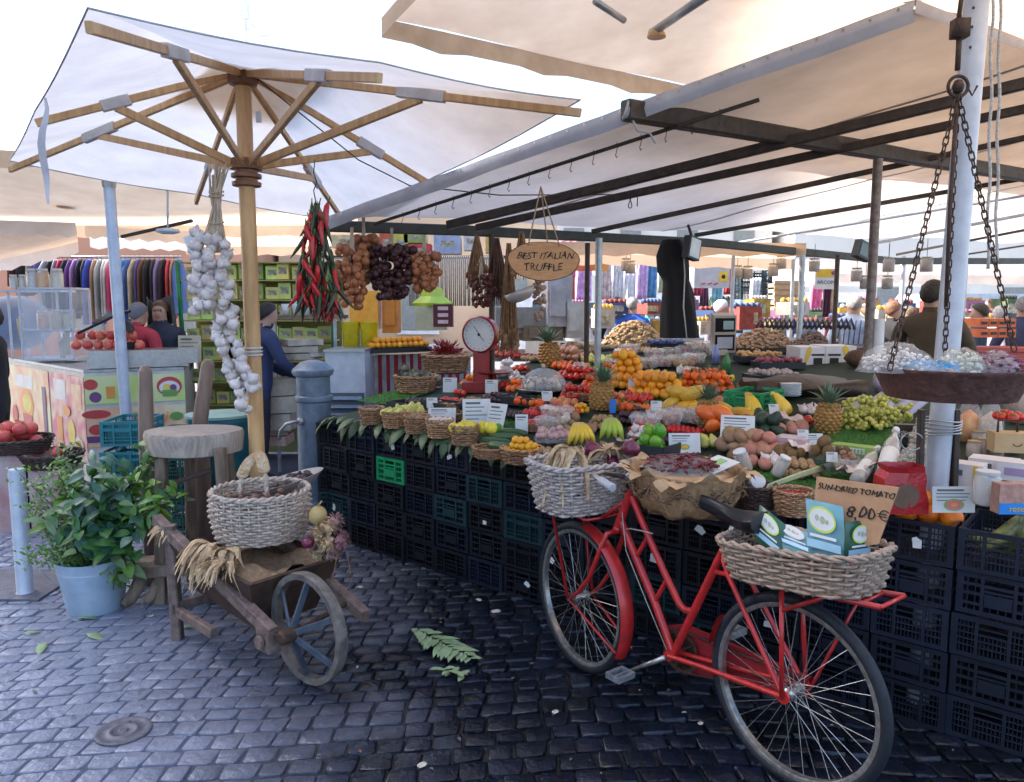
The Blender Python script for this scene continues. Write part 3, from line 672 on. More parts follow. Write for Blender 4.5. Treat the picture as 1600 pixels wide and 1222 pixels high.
# rear carrier
zr = bp(1300, 935).z; rk0, rk1 = bp(1130, 890), bp(1395, 940); zr = rk0.z*.4 + rk1.z*.6; b = MB(); rails = []
for s_ in (-1, 1):
    p, q = rk0 + BN*(.045*s_), rk1 + BN*(.075*s_) ; b.tube([p, q], .009, 10); rails.append((p, q))
    m_ = p.lerp(q, .45); b.tube([Rh + BN*(.075*s_), m_], .0085, 10); b.tube([m_.lerp(Rh + BN*(.075*s_), .22), p.lerp(q, .72)], .0075, 8)
for f in (.08, .3, .5, .7, .9, 1): b.tube([rails[0][0].lerp(rails[0][1], f), rails[1][0].lerp(rails[1][1], f)], .007, 8)
b.build('rear_carrier', red, bike, smooth=True)
b = MB(); b.tube([Rh - BN*.075, Rh - BN*.075 - BD*.02 + Z*.0, rails[0][0].lerp(rails[0][1], .8)], .006, 8); b.build('far_stay', red, bike, smooth=True)

# ---- rear wicker basket on the carrier
rdir = (rk1 - rk0).normalized(); cb_ = bp(1258, 903) ; cb_ = rk0.lerp(rk1, .52) + V((0, 0, .012)) + BN*.0
sh = ellip(.24, .135, 3.6)
rb_ = basket('rear_basket', 'long pale wicker tray basket tied on the bicycle rear carrier', 'basket', cb_, sh, .135, 9, 34, .0062, wic, flare=1.17, ax=(rdir, BN, rdir.cross(BN).normalized() if rdir.cross(BN).z > 0 else -rdir.cross(BN).normalized()), seed=4)
RBU = Z
# ---- front white basket
fb = Fh + Z*.43 - FDr*.02 + FNr*.03
basket('front_basket', 'whitewashed square wicker basket on the bicycle front carrier holding husks', 'basket', fb, ellip(.13, .17, 4), .22, 15, 30, .0065, wicw, flare=1.28, ax=(FDr, FNr, Z), seed=9)
def husks(name, label, c, n, L, spread, droop, m=husk, cat='corn husks', W=.02, dirbias=None):
    t = MB(); rg_ = random.Random(int(c.x*1000)+n)
    for i in range(n):
        a = rg_.uniform(0, 2*pi) if dirbias is None else dirbias + rg_.uniform(-1.1, 1.1); r0 = rg_.uniform(0, .025); l_ = L*rg_.uniform(.6, 1.1)
        P = []; w_ = W*rg_.uniform(.5, 1.2); dv_ = V((cos(a), sin(a), 0)); sd_ = V((-sin(a), cos(a), 0)); tw = rg_.uniform(-1.5, 1.5); dr = droop*rg_.uniform(.6, 1.3); up_ = rg_.uniform(.2, .8)
        for k in range(9):
            f = k/8; pos = c + dv_*(r0 + l_*spread*f) + Z*(l_*(up_*f - dr*f*f*1.6)) + sd_*(.01*sin(f*6+i))
            x = (sd_*cos(tw*f) + Z*sin(tw*f)) * (w_*(.35 + sin(pi*min(1, f*1.02+.05))*.65)*.5)
            P.append([pos - x, pos + Z*.003, pos + x])
        t.grid(P)
    o = t.build(name, m, smooth=True); return tag(o, label, cat)
husks('corn_husks', 'bundle of dry corn husks spilling over the whitewashed front basket', at(895, 702, Fh.y - .1), 30, .19, .8, .75, W=.034, dirbias=math.atan2(-.8, -.6))
husks('corn_husks', 'pale corn husks fanned out between the two red onions in the front basket', at(955, 705, Fh.y + .02), 20, .14, .8, .5, W=.045)

# ---- round bark-covered basket
bc = at(1072, 795, 3.15); t = T('bark_basket', 'round basket wrapped in brown bark and paper between handlebar and saddle', 'basket', bc)
b = MB(); bark = M('bark and brown paper', (.42, .26, .14), (.26, .14, .06), 14, .8, bump=.9, bsc=30, stretch=(3, 3, 1)); rg_ = random.Random(2)
prof = [(.16, -.005), (.185, .02), (.215, .08), (.225, .13), (.238, .165), (.235, .175), (.215, .17), (.2, .10), (.17, .03)]
b.lathe(prof, bc, 48, shape=lambda a: 1 + .018*sin(a*9) + .012*sin(a*17+1)); b.v = [tuple(V(q) + (V(q) - bc - Z*.1).normalized()*(.009*sin(q[0]*61 + q[2]*37) + .008*sin(q[1]*83 - q[2]*51) + .005*sin(q[0]*140 + q[1]*120))) for q in b.v]
b.build('body', bark, t, smooth=True)
b = MB()
for k in range(26):
    a = 2*pi*k/26; p = bc + V((.236*cos(a), .236*sin(a), .172)); b.leaf(p, V((cos(a)*.5, sin(a)*.5, U(-.6, .5))), V((cos(a), sin(a), .3)), U(.04, .07), .075, U(-.3, .5))
b.build('paper_frill', M('kraft paper', (.5, .34, .2), (.36, .23, .12), 14, .8), t, smooth=True)
b = MB()
for k in range(130):
    a = 2*pi*k/130 + rg_.uniform(-.03, .03); zz = .075 + .05*abs(((k/13) % 1)*2 - 1); r_ = .226
    p = bc + V((r_*cos(a), r_*sin(a), zz)); d = V((-sin(a)*rg_.choice([-1, 1]), cos(a)*rg_.choice([-1, 1])*.5, rg_.uniform(-.9, .4))).normalized() * rg_.uniform(.03, .06)
    b.tube([p - d*.5, p + V((cos(a), sin(a), 0))*.01, p + d*.5], .0035, 5)
b.build('twig_braid', M('dry twigs', (.3, .19, .11), (.15, .08, .05), 30, .8), t, smooth=True)
b = MB(); b.lathe([(.19, .15), (.14, .165), (0, .172)], bc, 24); b.build('paper_lining', M('kraft paper', (.5, .34, .2), rough=.8), t, smooth=True)
plast = M('clear plastic film', (.8, .8, .8), rough=.12, alpha=.24, spec=.9, bump=1, bsc=30)
def plastic_bag(name, label, c, r, content, cmat, n=60, cs=.012, cat='bag', film=plast, long=1.0, group=None):
    t_ = T(name, label, cat, c, group); rg_ = random.Random(int(c.x*999 + c.y*77)); b_ = MB()
    for i in range(n):
        a = rg_.uniform(0, 2*pi); q = rg_.random()**.5*.85; p = c + V((r[0]*q*cos(a), r[1]*q*sin(a), rg_.random()*r[2]*(1-q*q*.7)*.9 + cs))
        if content == 'stick':
            d = V((rg_.uniform(-1, 1), rg_.uniform(-1, 1), rg_.uniform(-.3, .3))).normalized()*cs*long*3; b_.tube([p - d, p + V((0, 0, cs*.4)), p + d], [cs*.3, cs*.6, cs*.3], 5)
        else: b_.ball(p, (cs, cs*rg_.uniform(.7, 1), cs*.8), 6, 4, jit=.12)
    b_.build('contents', cmat, t_, smooth=True)
    b_ = MB(); N = 22; P = []
    for i in range(9):
        f = i/8; P.append([c + V((r[0]*cos(2*pi*j/N)*(1 + .06*rg_.uniform(-1, 1)) * cos(f*pi/2*.97), r[1]*sin(2*pi*j/N)*(1+.06*rg_.uniform(-1, 1)) * cos(f*pi/2*.97), r[2]*sin(f*pi/2)*(1+.1*rg_.uniform(-1, 1)) + .004)) for j in range(N)]); P[-1].append(P[-1][0])
    b_.grid(P); b_.build('film', film, t_, smooth=True); return t_
chili = M('dried chilli red', (.33, .03, .025), (.16, .015, .015), 20, .4)
plastic_bag('chilli_bag', 'clear plastic bag of dark red dried chillies lying in the bark basket', bc + V((-.02, 0, .165)), (.16, .13, .055), 'stick', M('dark dried chilli', (.16, .02, .025), (.07, .01, .015), 20, .4), 150, .013, film=M('thin film', (.8, .8, .8), rough=.1, alpha=.16, spec=.9, bump=1, bsc=25))
b = MB(); q = bc + V((.12, .0, .19)); b.box(q, (.13, .16, .004), ax=(V((.9, .3, .3)).normalized(), V((-.3, .95, 0)).normalized(), V((-.28, -.1, .95)).normalized())); b.box(q + V((-.003, 0, .004)), (.09, .05, .002), ax=(V((.9, .3, .3)).normalized(), V((-.3, .95, 0)).normalized(), V((-.28, -.1, .95)).normalized()), mi=1)
tag(b.build('leaflet', [paper, M('leaflet green', (.3, .55, .2))]), 'white and green printed leaflet beside the chilli bag in the bark basket', 'leaflet')
# bark basket sits on a crate-top bracket: stand of two planks from the stall
b = MB(); b.beam(bc + V((-.1, .02, -.02)), bc + V((.1, .42, -.02)), .09, .025); b.beam(bc + V((.08, -.05, -.02)), bc + V((.28, .3, -.02)), .09, .025); tag(b.build('plank_shelf', oldwood), 'rough plank shelf carrying the bark basket out from the stall', 'shelf')

# ---- contents of the rear basket
def pack(name, label, c, xd, yd, w_, h_, m1, m2, m3, th=.018):
    xd, yd = V(xd).normalized(), V(yd).normalized(); n_ = xd.cross(yd).normalized(); t_ = T(name, label, 'packet', c, 'food packets in the rear bicycle basket')
    b_ = MB(); P = [[c + xd*(w_*(i/6-.5)) + yd*(h_*(j/6-.5)) + n_*(th*sin(pi*i/6)*sin(pi*j/6)**.6) for i in range(7)] for j in range(7)]
    Q = [[c + xd*(w_*(i/6-.5)) + yd*(h_*(j/6-.5)) - n_*(th*sin(pi*i/6)*sin(pi*j/6)**.6) for i in range(7)][::-1] for j in range(7)]
    b_.grid(P); b_.grid(Q); b_.build('pouch', [m1], t_, smooth=True)
    b_ = MB(); cc = c + yd*(h_*.2) + n_*(th + .002)
    def disc(q, a_, e_, mi, k=24, o=0): b_.add([q + n_*o] + [q + n_*o + xd*(a_*cos(2*pi*i/k)) + yd*(e_*sin(2*pi*i/k)) for i in range(k)], [(0, 1+i, 1+(i+1) % k) for i in range(k)], mi)
    disc(cc, w_*.37, h_*.23, 0); disc(cc, w_*.33, h_*.19, 1, o=.001)
    for k, s_ in ((-1, .8), (.2, 1), (1.2, .6)): disc(cc + xd*(w_*.12*k) - yd*(h_*.02*k), w_*.07*s_, h_*.07*s_, 2, o=.002)
    b_.box(c - yd*(h_*.1) + n_*(th+.001), (w_*.7, h_*.05, .001), ax=(xd, yd, n_), mi=1)
    b_.box(c - yd*(h_*.25) + n_*(th*.9), (w_*.9, h_*.14, .001), ax=(xd, yd, n_), mi=3)
    b_.build('printed_front', [m3, paper, M('packet leaf print', (.3, .42, .22), (.45, .4, .35), 60, .4), M('packet pale blue', (.35, .6, .75), rough=.3)], t_); return t_
BX = -BD; zb = cb_.z
k1 = cb_ + Z*.15
pg, pb_, py_ = M('packet dark green', (.03, .12, .07), (.02, .07, .05), 12, .25), M('packet teal', (.12, .3, .36), (.2, .42, .5), 6, .25), M('packet lime ring', (.6, .75, .1), rough=.3)
gr_ = M('packet grey print', (.25, .3, .33), rough=.4)
pack('dried_food_packet', 'upright blue green packet with an oval emblem in the middle of the rear basket', bp(1290, 830, .0), BX, V((0, .25, 1)), .135, .19, pb_, gr_, py_)
pack('dried_food_packet', 'tilted dark green packet at the saddle end of the rear basket', bp(1203, 832, .0), (BX*.9 - Z*.42), V((.2, .3, .8)), .12, .13, pg, gr_, py_)
pack('dried_food_packet', 'low pale packet lying between the other packets in the rear basket', bp(1243, 845, -.02), (BX*.95 - Z*.1), V((.1, .7, .5)), .12, .12, pb_, paper, paper)
pack('dried_food_packet', 'dark packet edge on beside the price board in the rear basket', bp(1338, 845, -.02), (BX*.3 - BN), V((.05, .1, 1)), .1, .13, pg, gr_, py_)
b = MB(); rg_ = random.Random(8)
for i in range(60):
    a = rg_.uniform(0, 2*pi); q_ = rg_.random()**.5; p = cb_ + rdir*(.2*q_*cos(a)) + BN*(.1*q_*sin(a)) + Z*(.05 + .05*rg_.random())
    b.ball(p, (.022, .014, .009), 7, 4, ax=frame(V((rg_.uniform(-1, 1), rg_.uniform(-1, 1), .6))), jit=.15)
tag(b.build('sun_dried_tomatoes', M('dried tomato', (.3, .07, .06), (.16, .03, .03), 30, .5), smooth=True), 'loose dark red sun-dried tomatoes in the bottom of the rear basket', 'dried tomatoes', kind='stuff')
# cardboard price board
cd = T('price_board', 'brown cardboard sign for sun-dried tomato at 8,00 euro in the rear basket', 'sign', bp(1330, 850, -.03))
o_ = -.035; q4 = [bp(1270, 778, o_), bp(1404, 764, o_ + .02), bp(1372, 850, o_), bp(1262, 838, o_)]
A_, B_, Cq, D_ = bp(1276, 745, o_), bp(1404, 762, o_), bp(1372, 850, o_ ), bp(1270, 800, o_)
n_ = (B_ - A_).cross(D_ - A_).normalized(); n_ = n_ if n_.dot(V((0, 0, H)) - A_) > 0 else -n_
b = MB(); pts = [A_, B_, Cq, bp(1345, 855, o_), D_]; k = len(pts)
b.add([p for p in pts] + [p - n_*.006 for p in pts], [tuple(range(k-1, -1, -1)), tuple(range(k, 2*k))] + [(i, (i+1) % k, (i+1) % k + k, i+k) for i in range(k)]); b.build('board', card, cd)
xd = (B_ - A_).normalized(); yd = n_.cross(xd)
if yd.z < 0: yd = -yd
sz = (B_-A_).length
text('SUN-DRIED TOMATO', sz*.098, bp(1336, 767, o_) + n_*.002, xd, yd, ink, cd, shear=.25, wob=1)
text('8,00', sz*.2, bp(1344, 802, o_) + n_*.002, xd, yd, ink, cd, shear=.2, wob=1)

eu = MB(); q = bp(1383, 806, o_) + n_*.002; e_r = sz*.06
eu.tube([q + xd*(e_r*cos(a)) + yd*(e_r*sin(a)) for a in [.7 + 4.9*i/14 for i in range(15)]], .0016, 5)
for k in (-.25, .25): eu.tube([q - xd*e_r*1.35 + yd*e_r*k, q + xd*e_r*.3 + yd*e_r*k], .0016, 5)
eu.build('euro_mark', ink, cd)
# ================================================================ WHITE MAST AND HANGING SCALE
Ym = 3.12; mt, mb_ = at(1527, -10, Ym), at(1462, 765, Ym)
t = T('market_mast', 'thick pale grey mast at the right carrying ropes and the hanging pan scale', 'mast', (mb_.x, Ym, 0))
b = MB(); g0 = V((mb_.x - .02, Ym, 0)); b.tube([g0, mb_, mt + (mt-mb_)*.4], .0455, 22); b.build('tube', whitem, t, auto=True)
b = MB()
for v_ in (12, 42, 74): p = at(1522 - v_*.08, v_, Ym - .045); b.ball(p, (.006, .004, .006), 8, 5)
b.build('bolt_holes', dark, t)
b = MB()
for u_, w_ in ((1438, .02), (1492, .022)): a, c = at(u_+2, 640, Ym - .02), at(u_-2, 772, Ym-.02); b.beam(a, c, .022, .03)
b.build('clamp_bars', dark, t)
b = MB()
for k in range(5): z_ = at(1465, 655 + k*5, Ym).z; b.tube([V((at(1467, 660, Ym).x + .085*cos(a), Ym + .075*sin(a), z_ + .004*sin(a*2+k))) for a in [2*pi*i/20 for i in range(20)]], .0035, 5, closed=True)
b.tube([at(1425, 690, Ym-.1) + V((.045*cos(a), 0, .045*sin(a)*.8)) for a in [.3 + 5.2*i/14 for i in range(15)]], .003, 5)
b.build('wire_wrap', steel, t, smooth=True)
rope = M('white braided rope', (.6, .58, .55), (.35, .33, .3), 120, .85)
for u0, u1, lb in ((1551, 1543, 'left one of the two white ropes hanging beside the pale mast'), (1563, 1556, 'right one of the two white ropes hanging beside the pale mast')):
    b = MB(); p, q = at(u0, -10, 2.9), at(u1, 420, 2.9); b.tube([p.lerp(q, i/24) + V((.004*sin(i*.9), 0, 0)) for i in range(25)], .006, 6); tag(b.build('rope', rope, smooth=True), lb, 'rope', 'white ropes by the mast')
Ys = 2.72; ring = at(1497, 135, Ys); pc = at(1486, 574, Ys)
t = T('hanging_scale', 'rusty round pan scale hanging on chains from an iron beam hook', 'scale', pc)
b = MB(); rr = 111*Ys/F; dp = 45*Ys/F
pr = [(rr*.8, -dp), (rr*.82, -dp+.003), (rr*.985, -.004), (rr, 0), (rr*1.02, .003), (rr*1.02, -.003), (rr*.995, -.012), (rr*.83, -dp-.004), (0, -dp-.004)]
b.lathe([(0, -dp+.002)] + pr[:], pc, 44); b.build('pan', M('rusty pan', (.17, .085, .07), (.1, .05, .045), 25, .6, .4, .4, 60), t, auto=True)
b = MB(); b.tube([at(1503, -10, Ys), at(1498, 30, Ys)], .008, 8); b.box(at(1500, 45, Ys), (.05, .04, .06)); b.tube([at(1499, 50, Ys), at(1496, 110, Ys)], .009, 8)
b.tube([ring + V((.034*cos(a), 0, .034*sin(a))) for a in [2*pi*i/24 for i in range(24)]], .006, 8, closed=True)
b.tube([ring + V((.03, 0, -.0)), ring + V((.05, 0, -.03)), ring + V((.06, -.01, .0))], .004, 6)
b.tube([ring, at(1484, 330, Ys), at(1478, 480, Ys)], .007, 8); b.lathe([(.015, -.02), (.02, 0), (.012, .02)], ring, 10); b.build('hook', rust, t, smooth=True)
def chain(p, q, parent, ll=.034, r=.0028, w_=.0085):
    p, q = V(p), V(q); L = (q-p).length; n = max(2, int(L/(ll*.76))); d = (q-p).normalized(); x, y, _ = frame(d); b_ = MB()
    for i in range(n):
        c = p.lerp(q, (i+.5)/n); s_ = x if i % 2 else y
        s_ = (x*cos(.6) + y*sin(.6)) if i % 2 else (y*cos(.6) - x*sin(.6))
        b_.tube([c + d*((ll/2 - w_)*(1 if sin(a) > 0 else -1) + w_*sin(a)) + s_*(w_*cos(a)) for a in [2*pi*(k+.5)/10 for k in range(10)]], r, 5, closed=True)
    return b_.build('chain', rust, parent, smooth=True)
for u, v, dy in ((1390, 578, -.12), (1476, 556, .2), (1585, 548, -.05)):
    e = at(u, v, Ys + dy); chain(ring - Z*.02, e, t)
# pan contents
pk = [('crumpled clear bag of white puffed snacks at the left of the scale pan', 1400, 560, (.13, .1, .10), (.8, .78, .74), 'ball', .008), ('bag of pale green and white sweets in the middle of the scale pan', 1500, 562, (.09, .08, .085), (.6, .68, .55), 'ball', .009),
      ('bag of violet sweets with white twine at the right of the scale pan', 1556, 562, (.075, .08, .075), (.25, .07, .16), 'stick', .01), ('flat clear bag with a bright blue label in the scale pan', 1455, 560, (.12, .08, .03), (.05, .35, .7), 'ball', .012)]
for lb, u, v, r_, c_, kd, s_ in pk:
    plastic_bag('snack_bag', lb, at(u, v, Ys - .02) - Z*.05, r_, kd, M('content ' + lb[:24], c_, tuple(x*.6 for x in c_), 40, .6), 110, s_, group='plastic bags lying in the hanging scale pan')

# ================================================================ TRUFFLE PLAQUE
Yp = roof(845, 290, .1).y; c = at(849, 408, Yp); t = T('truffle_plaque', 'oval wooden plaque lettered best Italian truffle hanging from the hook rail', 'sign', c)
wd = M('orange pine', (.62, .33, .15), (.52, .25, .1), 14, .6, stretch=(1, 1, 6), bump=.15); rim_ = M('bark rim', (.2, .1, .05), rough=.9)
b = MB(); a_, e_ = 56*Yp/F, 30*Yp/F; yr = R(-4); X_ = V((cos(yr), sin(yr), -.03)).normalized(); N_ = V((sin(yr), -cos(yr), 0))
N_ = V((0, -1, 0)); k = 48; wob = [1 + .015*sin(3*2*pi*i/k) + .01*sin(7*2*pi*i/k) for i in range(k)]
ov = lambda s_, o: [c + X_*(a_*s_*wob[i]*cos(2*pi*i/k)) + Z*(e_*s_*wob[i]*sin(2*pi*i/k)) + N_*o for i in range(k)]
b.add(ov(.965, .012), [tuple(range(k))]); b.add(ov(.965, -.012)[::-1], [tuple(range(k))]); A1, A2, A3, A4 = ov(.965, .012), ov(1, .008), ov(1, -.008), ov(.965, -.012)
b.add(A1 + A2 + A3 + A4, [(j*k+i, (j+1)*k+i, (j+1)*k+(i+1) % k, j*k+(i+1) % k) for j in range(3) for i in range(k)], 1)
b.build('board', [wd, rim_], t)
text('BEST ITALIAN', .012*Yp, c + Z*.032 + N_*.0135 + X_*.01, X_ + Z*.03, Z, ink, t, shear=.25, wob=1); text('TRUFFLE', .013*Yp, c - Z*.04 + N_*.0135 - X_*.005, X_ + Z*.02, Z, ink, t, shear=.15, wob=1)
b = MB(); hk = at(845, 292, Yp)
for dx in (-.42, .44): e = c + X_*(a_*dx) + Z*(e_*.78) + N_*.014; b.tube([hk, e], .0045, 6)
e = c + X_*(a_*.12) + Z*(e_*.9); b.tube([hk, e - N_*.02], .004, 6); b.build('rope_sling', M('jute', (.5, .36, .22), rough=.9), t, smooth=True)
tag((lambda b: (b.tube([roof(985, 300, .08) + V((.012*sin(a*2) , 0, -.055 + .055*cos(a))) for a in [2*pi*i/20 for i in range(20)]], .004, 6, closed=True), b.tube([roof(985, 300, .06) + V((-.03, 0, 0)), roof(985, 300, .06) + V((0, 0, .01)), roof(985, 300, .06) + V((.05, 0, -.02)), roof(985, 300, .06) + V((.05, 0, -.1))], .004, 6), b.build('coiled_cable', dark, smooth=True))[-1])(MB()), 'black cable loop dangling from a canopy bar right of the plaque', 'cable')

# ================================================================ GARLIC AND CHILLI BRAIDS
garm = M('garlic skin', (.78, .74, .72), (.6, .52, .5), 40, .55, tl=.1, var=.08); dry = M('dry garlic stalks', (.55, .46, .36), (.36, .28, .2), 30, .85, stretch=(2, 2, .4))
def mk_bulb():
    b = MB(); b.lathe([(.003, -.024), (.016, -.022), (.027, -.012), (.03, 0), (.026, .012), (.015, .022), (.007, .03), (.005, .042), (0, .046)], (0, 0, 0), 14, shape=lambda a: 1 + .07*cos(a*7)); return b
def as_part(mb, name, m, parent, spots):
    me = None
    for q, rot, s_ in spots:
        if me is None: o = mb.build(name, m, None, smooth=True); me = o.data
        else: o = bpy.data.objects.new(name, me); C.objects.link(o)
        o.parent = parent; o.location = V(q) - parent.location; o.rotation_euler = rot; o.scale = (s_, s_, s_)
Yg = 4.25; c = at(345, 400, Yg); t = T('garlic_braid', 'long braid of white garlic bulbs hanging from a parasol rib', 'garlic braid', c)
rg = random.Random(21); sp_ = []
def strand(pts, n, j):
    n = int(n*1.45)
    for i in range(n):
        f = i/(n-1)*(len(pts)-1); k = min(len(pts)-2, int(f)); f -= k; u = pts[k][0]*(1-f)+pts[k+1][0]*f; v = pts[k][1]*(1-f)+pts[k+1][1]*f
        sp_.append((at(u + rg.uniform(-j, j), v + rg.uniform(-3, 3), Yg + rg.uniform(-.05, .03)), (rg.uniform(-.9, .9), rg.uniform(-.9, .9), rg.uniform(0, 6)), rg.uniform(.9, 1.25)))
strand([(312, 362), (306, 400), (308, 440), (312, 485)], 17, 9); strand([(330, 370), (326, 420), (330, 480)], 13, 7)
strand([(345, 375), (352, 420), (356, 470), (360, 505)], 15, 9); strand([(340, 500), (350, 540), (362, 575), (372, 600)], 10, 9); strand([(362, 510), (372, 545), (384, 575), (396, 605)], 9, 7); strand([(372, 600), (378, 625), (380, 640)], 5, 8)
strand([(385, 590), (398, 602)], 3, 3)
as_part(mk_bulb(), 'garlic_bulb', garm, t, sp_)
b = MB()
for i in range(26):
    a = rg.uniform(-1, 1); u0 = 338 + a*16; b.tube([at(u0 + rg.uniform(-4, 4), rg.uniform(250, 285), Yg + rg.uniform(-.03, .03)), at(336 + a*9, 300, Yg + rg.uniform(-.03, .03)), at(338 + a*6, 325, Yg + rg.uniform(-.02, .02)), at(335 + a*14, 360, Yg), at(332 + a*24, 395, Yg + rg.uniform(-.01, .04))], [.004, .007, .007, .008, .005], 6)
b.build('stalks', dry, t, smooth=True); b = MB()
for i in range(14):
    a = rg.uniform(-1, 1); b.tube([at(338 + a*8, 480, Yg), at(350 + a*9, 520, Yg + .0), at(366 + a*9, 560, Yg), at(382 + a*8, 595, Yg)], [.006, .008, .008, .005], 6)
b.build('plait', dry, t, smooth=True)
b = MB()
for v_ in (300, 306, 348): b.tube([at(338, v_, Yg) + V((.04*cos(a), .03*sin(a), .01*sin(a))) for a in [2*pi*i/14 for i in range(14)]], .003, 5, closed=True)
b.tube([at(346, 240, cen.y + .3), at(340, 262, Yg)], .003, 5); b.build('string', M('jute', (.5, .36, .22)), t, smooth=True)
def mk_pepper(L=.11, r=.011, bend=.25):
    b = MB(); P = [V((bend*L*sin(f*1.6)*f, 0, -L*f)) for f in [i/8 for i in range(9)]]; b.tube(P, [r*.55, r*.95, r, r, r*.92, r*.8, r*.62, r*.38, r*.08], 8); b.tube([V((0, 0, .028)), V((0, 0, .012)), V((0, 0, -.003))], [.002, .0025, r*.6], 6, mi=1); return b
rp = M('red pepper skin', (.5, .012, .012), (.32, .008, .01), 14, .25); gp = M('dark green pepper skin', (.025, .055, .02), (.014, .03, .012), 14, .3); gst = M('pepper stalk', (.08, .12, .03))
Yc = 4.1; t = T('pepper_braid', 'hanging braid of long green and red peppers with a red cluster below', 'pepper braid', at(494, 320, Yc))
gs, rs, ds = [], [], []
for i in range(125):
    f = rg.random(); v = 318 + f*190; wd_ = 7 + 21*min(1, f*2.2); u = 494 + rg.uniform(-1, 1)*wd_ + 4*f; q = at(u, min(v, 455), Yc + rg.uniform(-.07, .05)); s_ = (u - 496)/30
    rot = (rg.uniform(-.3, .3), -s_*.5 + rg.uniform(-.3, .3), rg.uniform(0, 6.3)); rot = (rg.uniform(-.35, .35), rg.uniform(-.45, .45), rg.uniform(0, 6.3))
    redp = rg.random() < (.12 if u > 495 else .5); (rs if redp else gs).append((q, rot, rg.uniform(.9, 1.35)))
for (u, v) in ((478, 352), (503, 345), (490, 368), (512, 318), (474, 405), (470, 428), (487, 440)): rs.append((at(u, v, Yc - .085), (rg.uniform(-.2, .2), rg.uniform(-.3, .4), rg.uniform(-.5, .5)), 1.35))
as_part(mk_pepper(.13, .0095, .2), 'green_pepper', [gp, gst], t, gs[:80]); as_part(mk_pepper(.1, .011, .3), 'red_pepper', [rp, gst], t, rs)
b = MB(); b.tube([at(492, 250, cen.y - .1), at(490, 270, Yc), at(495, 285, Yc), at(490, 298, Yc), at(494, 318, Yc)], .003, 6); b.tube([at(494, 318, Yc), at(497, 480, Yc)], .012, 8); b.build('hook_cord', dark, t, smooth=True)
b = MB()
for i in range(70):
    q = at(508 + rg.uniform(-16, 16), rg.uniform(462, 492), Yc + rg.uniform(-.05, .05)); d = V((rg.uniform(-.6, .6), rg.uniform(-.5, .5), -1)).normalized(); b.tube([q, q + d*.03, q + d*.06], [.004, .005, .001], 5)
b.build('small_chilli_cluster', M('bright chilli', (.45, .02, .03), (.3, .01, .02), 30, .3), t, smooth=True)

# hanging bunches behind
def bunch(name, label, u, v, wpx, hpx, Y, r, m, cat, n=60, top=None, group=None):
    t_ = T(name, label, cat, at(u, v, Y), group); rg_ = random.Random(u); b_ = MB()
    for i in range(n):
        a, q = rg_.uniform(-1, 1), rg_.uniform(-1, 1); w_ = wpx/2 * (1 - .45*max(0, q))
        b_.ball(at(u + a*w_, v + q*hpx/2, Y + rg_.uniform(-1, 1)*wpx/2*Y/F*.7*(1-abs(a)*.6)), r*rg_.uniform(.75, 1.15), 8, 6)
    b_.build('bulbs', m, t_, smooth=True); b_ = MB()
    for i in range(12): b_.tube([at(u + rg_.uniform(-.4, .4)*wpx, v - hpx*.2, Y), at(u + rg_.uniform(-3, 3), v - hpx*.5 - 8, Y), at(u + rg_.uniform(-2, 2), top or v - hpx/2 - 30, Y)], [.004, .006, .003], 5)
    b_.build('stalks', dry, t_, smooth=True); return t_
on = M('brown onion skin', (.42, .17, .07), (.28, .09, .04), 25, .4); dk = M('dark fig brown', (.07, .02, .02), (.04, .012, .015), 25, .45)
bunch('onion_string', 'string of brown onions hanging left of the dark fruit bunch', 550, 432, 46, 94, 5.3, .03, on, 'onion string', 110)
bunch('onion_string', 'small tail of brown onions hanging lowest beside the red peppers', 568, 405, 40, 70, 5.45, .03, on, 'onion string', 60)
bunch('dried_fruit_bunch', 'dark reddish brown bunch hanging between two onion strings', 612, 425, 70, 78, 5.4, .028, dk, 'dried bunch', 210)
bunch('onion_string', 'string of brown onions hanging right of the dark fruit bunch', 663, 425, 44, 56, 5.4, .03, on, 'onion string', 75)
bunch('chilli_cluster', 'dark red hanging cluster of dried chillies left of the plaque', 752, 455, 34, 50, 5.7, .018, M('dark chilli cluster', (.12, .03, .02)), 'chilli bunch', 60)
bunch('garlic_string', 'brownish garlic string hanging right behind the plaque lower edge', 843, 468, 16, 66, 5.6, .02, M('old garlic', (.42, .3, .22), (.3, .2, .14), 30), 'garlic string', 34)
def sheaf(label, u, v0, v1, wpx, Y, m, n=46, name='dried_herb_bunch'):
    b_ = MB(); rg_ = random.Random(u+v1)
    for i in range(n):
        a = rg_.uniform(-1, 1); b_.tube([at(u + a*3, v0, Y + rg_.uniform(-.03, .03)), at(u + a*wpx*.3, v0*.6+v1*.4, Y + rg_.uniform(-.06, .06)), at(u + a*wpx*.5 + rg_.uniform(-3, 3), v1 + rg_.uniform(-15, 8), Y + rg_.uniform(-.09, .09))], [.004, .006, .003], 5)
        if i % 2: b_.ball(at(u + a*wpx*.5, v1 - rg_.uniform(0, 30), Y + rg_.uniform(-.08, .08)), (.018, .018, .025), 6, 5)
    return tag(b_.build(name, m, smooth=True), label, 'herb bunch')
hay = M('straw herb', (.34, .2, .1), (.2, .1, .05), 30, .9); hay2 = M('dark dry herb', (.16, .08, .05), (.08, .04, .03), 30, .9)
sheaf('straw coloured dried herb sheaf hanging above the red dial scale', 745, 368, 445, 34, 5.8, hay)
sheaf('dark brown dried herb sheaf hanging close right of the straw sheaf', 776, 372, 470, 36, 5.9, hay2)
sheaf('long dry sheaf hanging down beside the scale post to the display', 795, 380, 545, 30, 5.7, hay, 60)
sheaf('dry sheaf tied high at the left rim of the plaque', 815, 362, 430, 26, 5.5, hay)
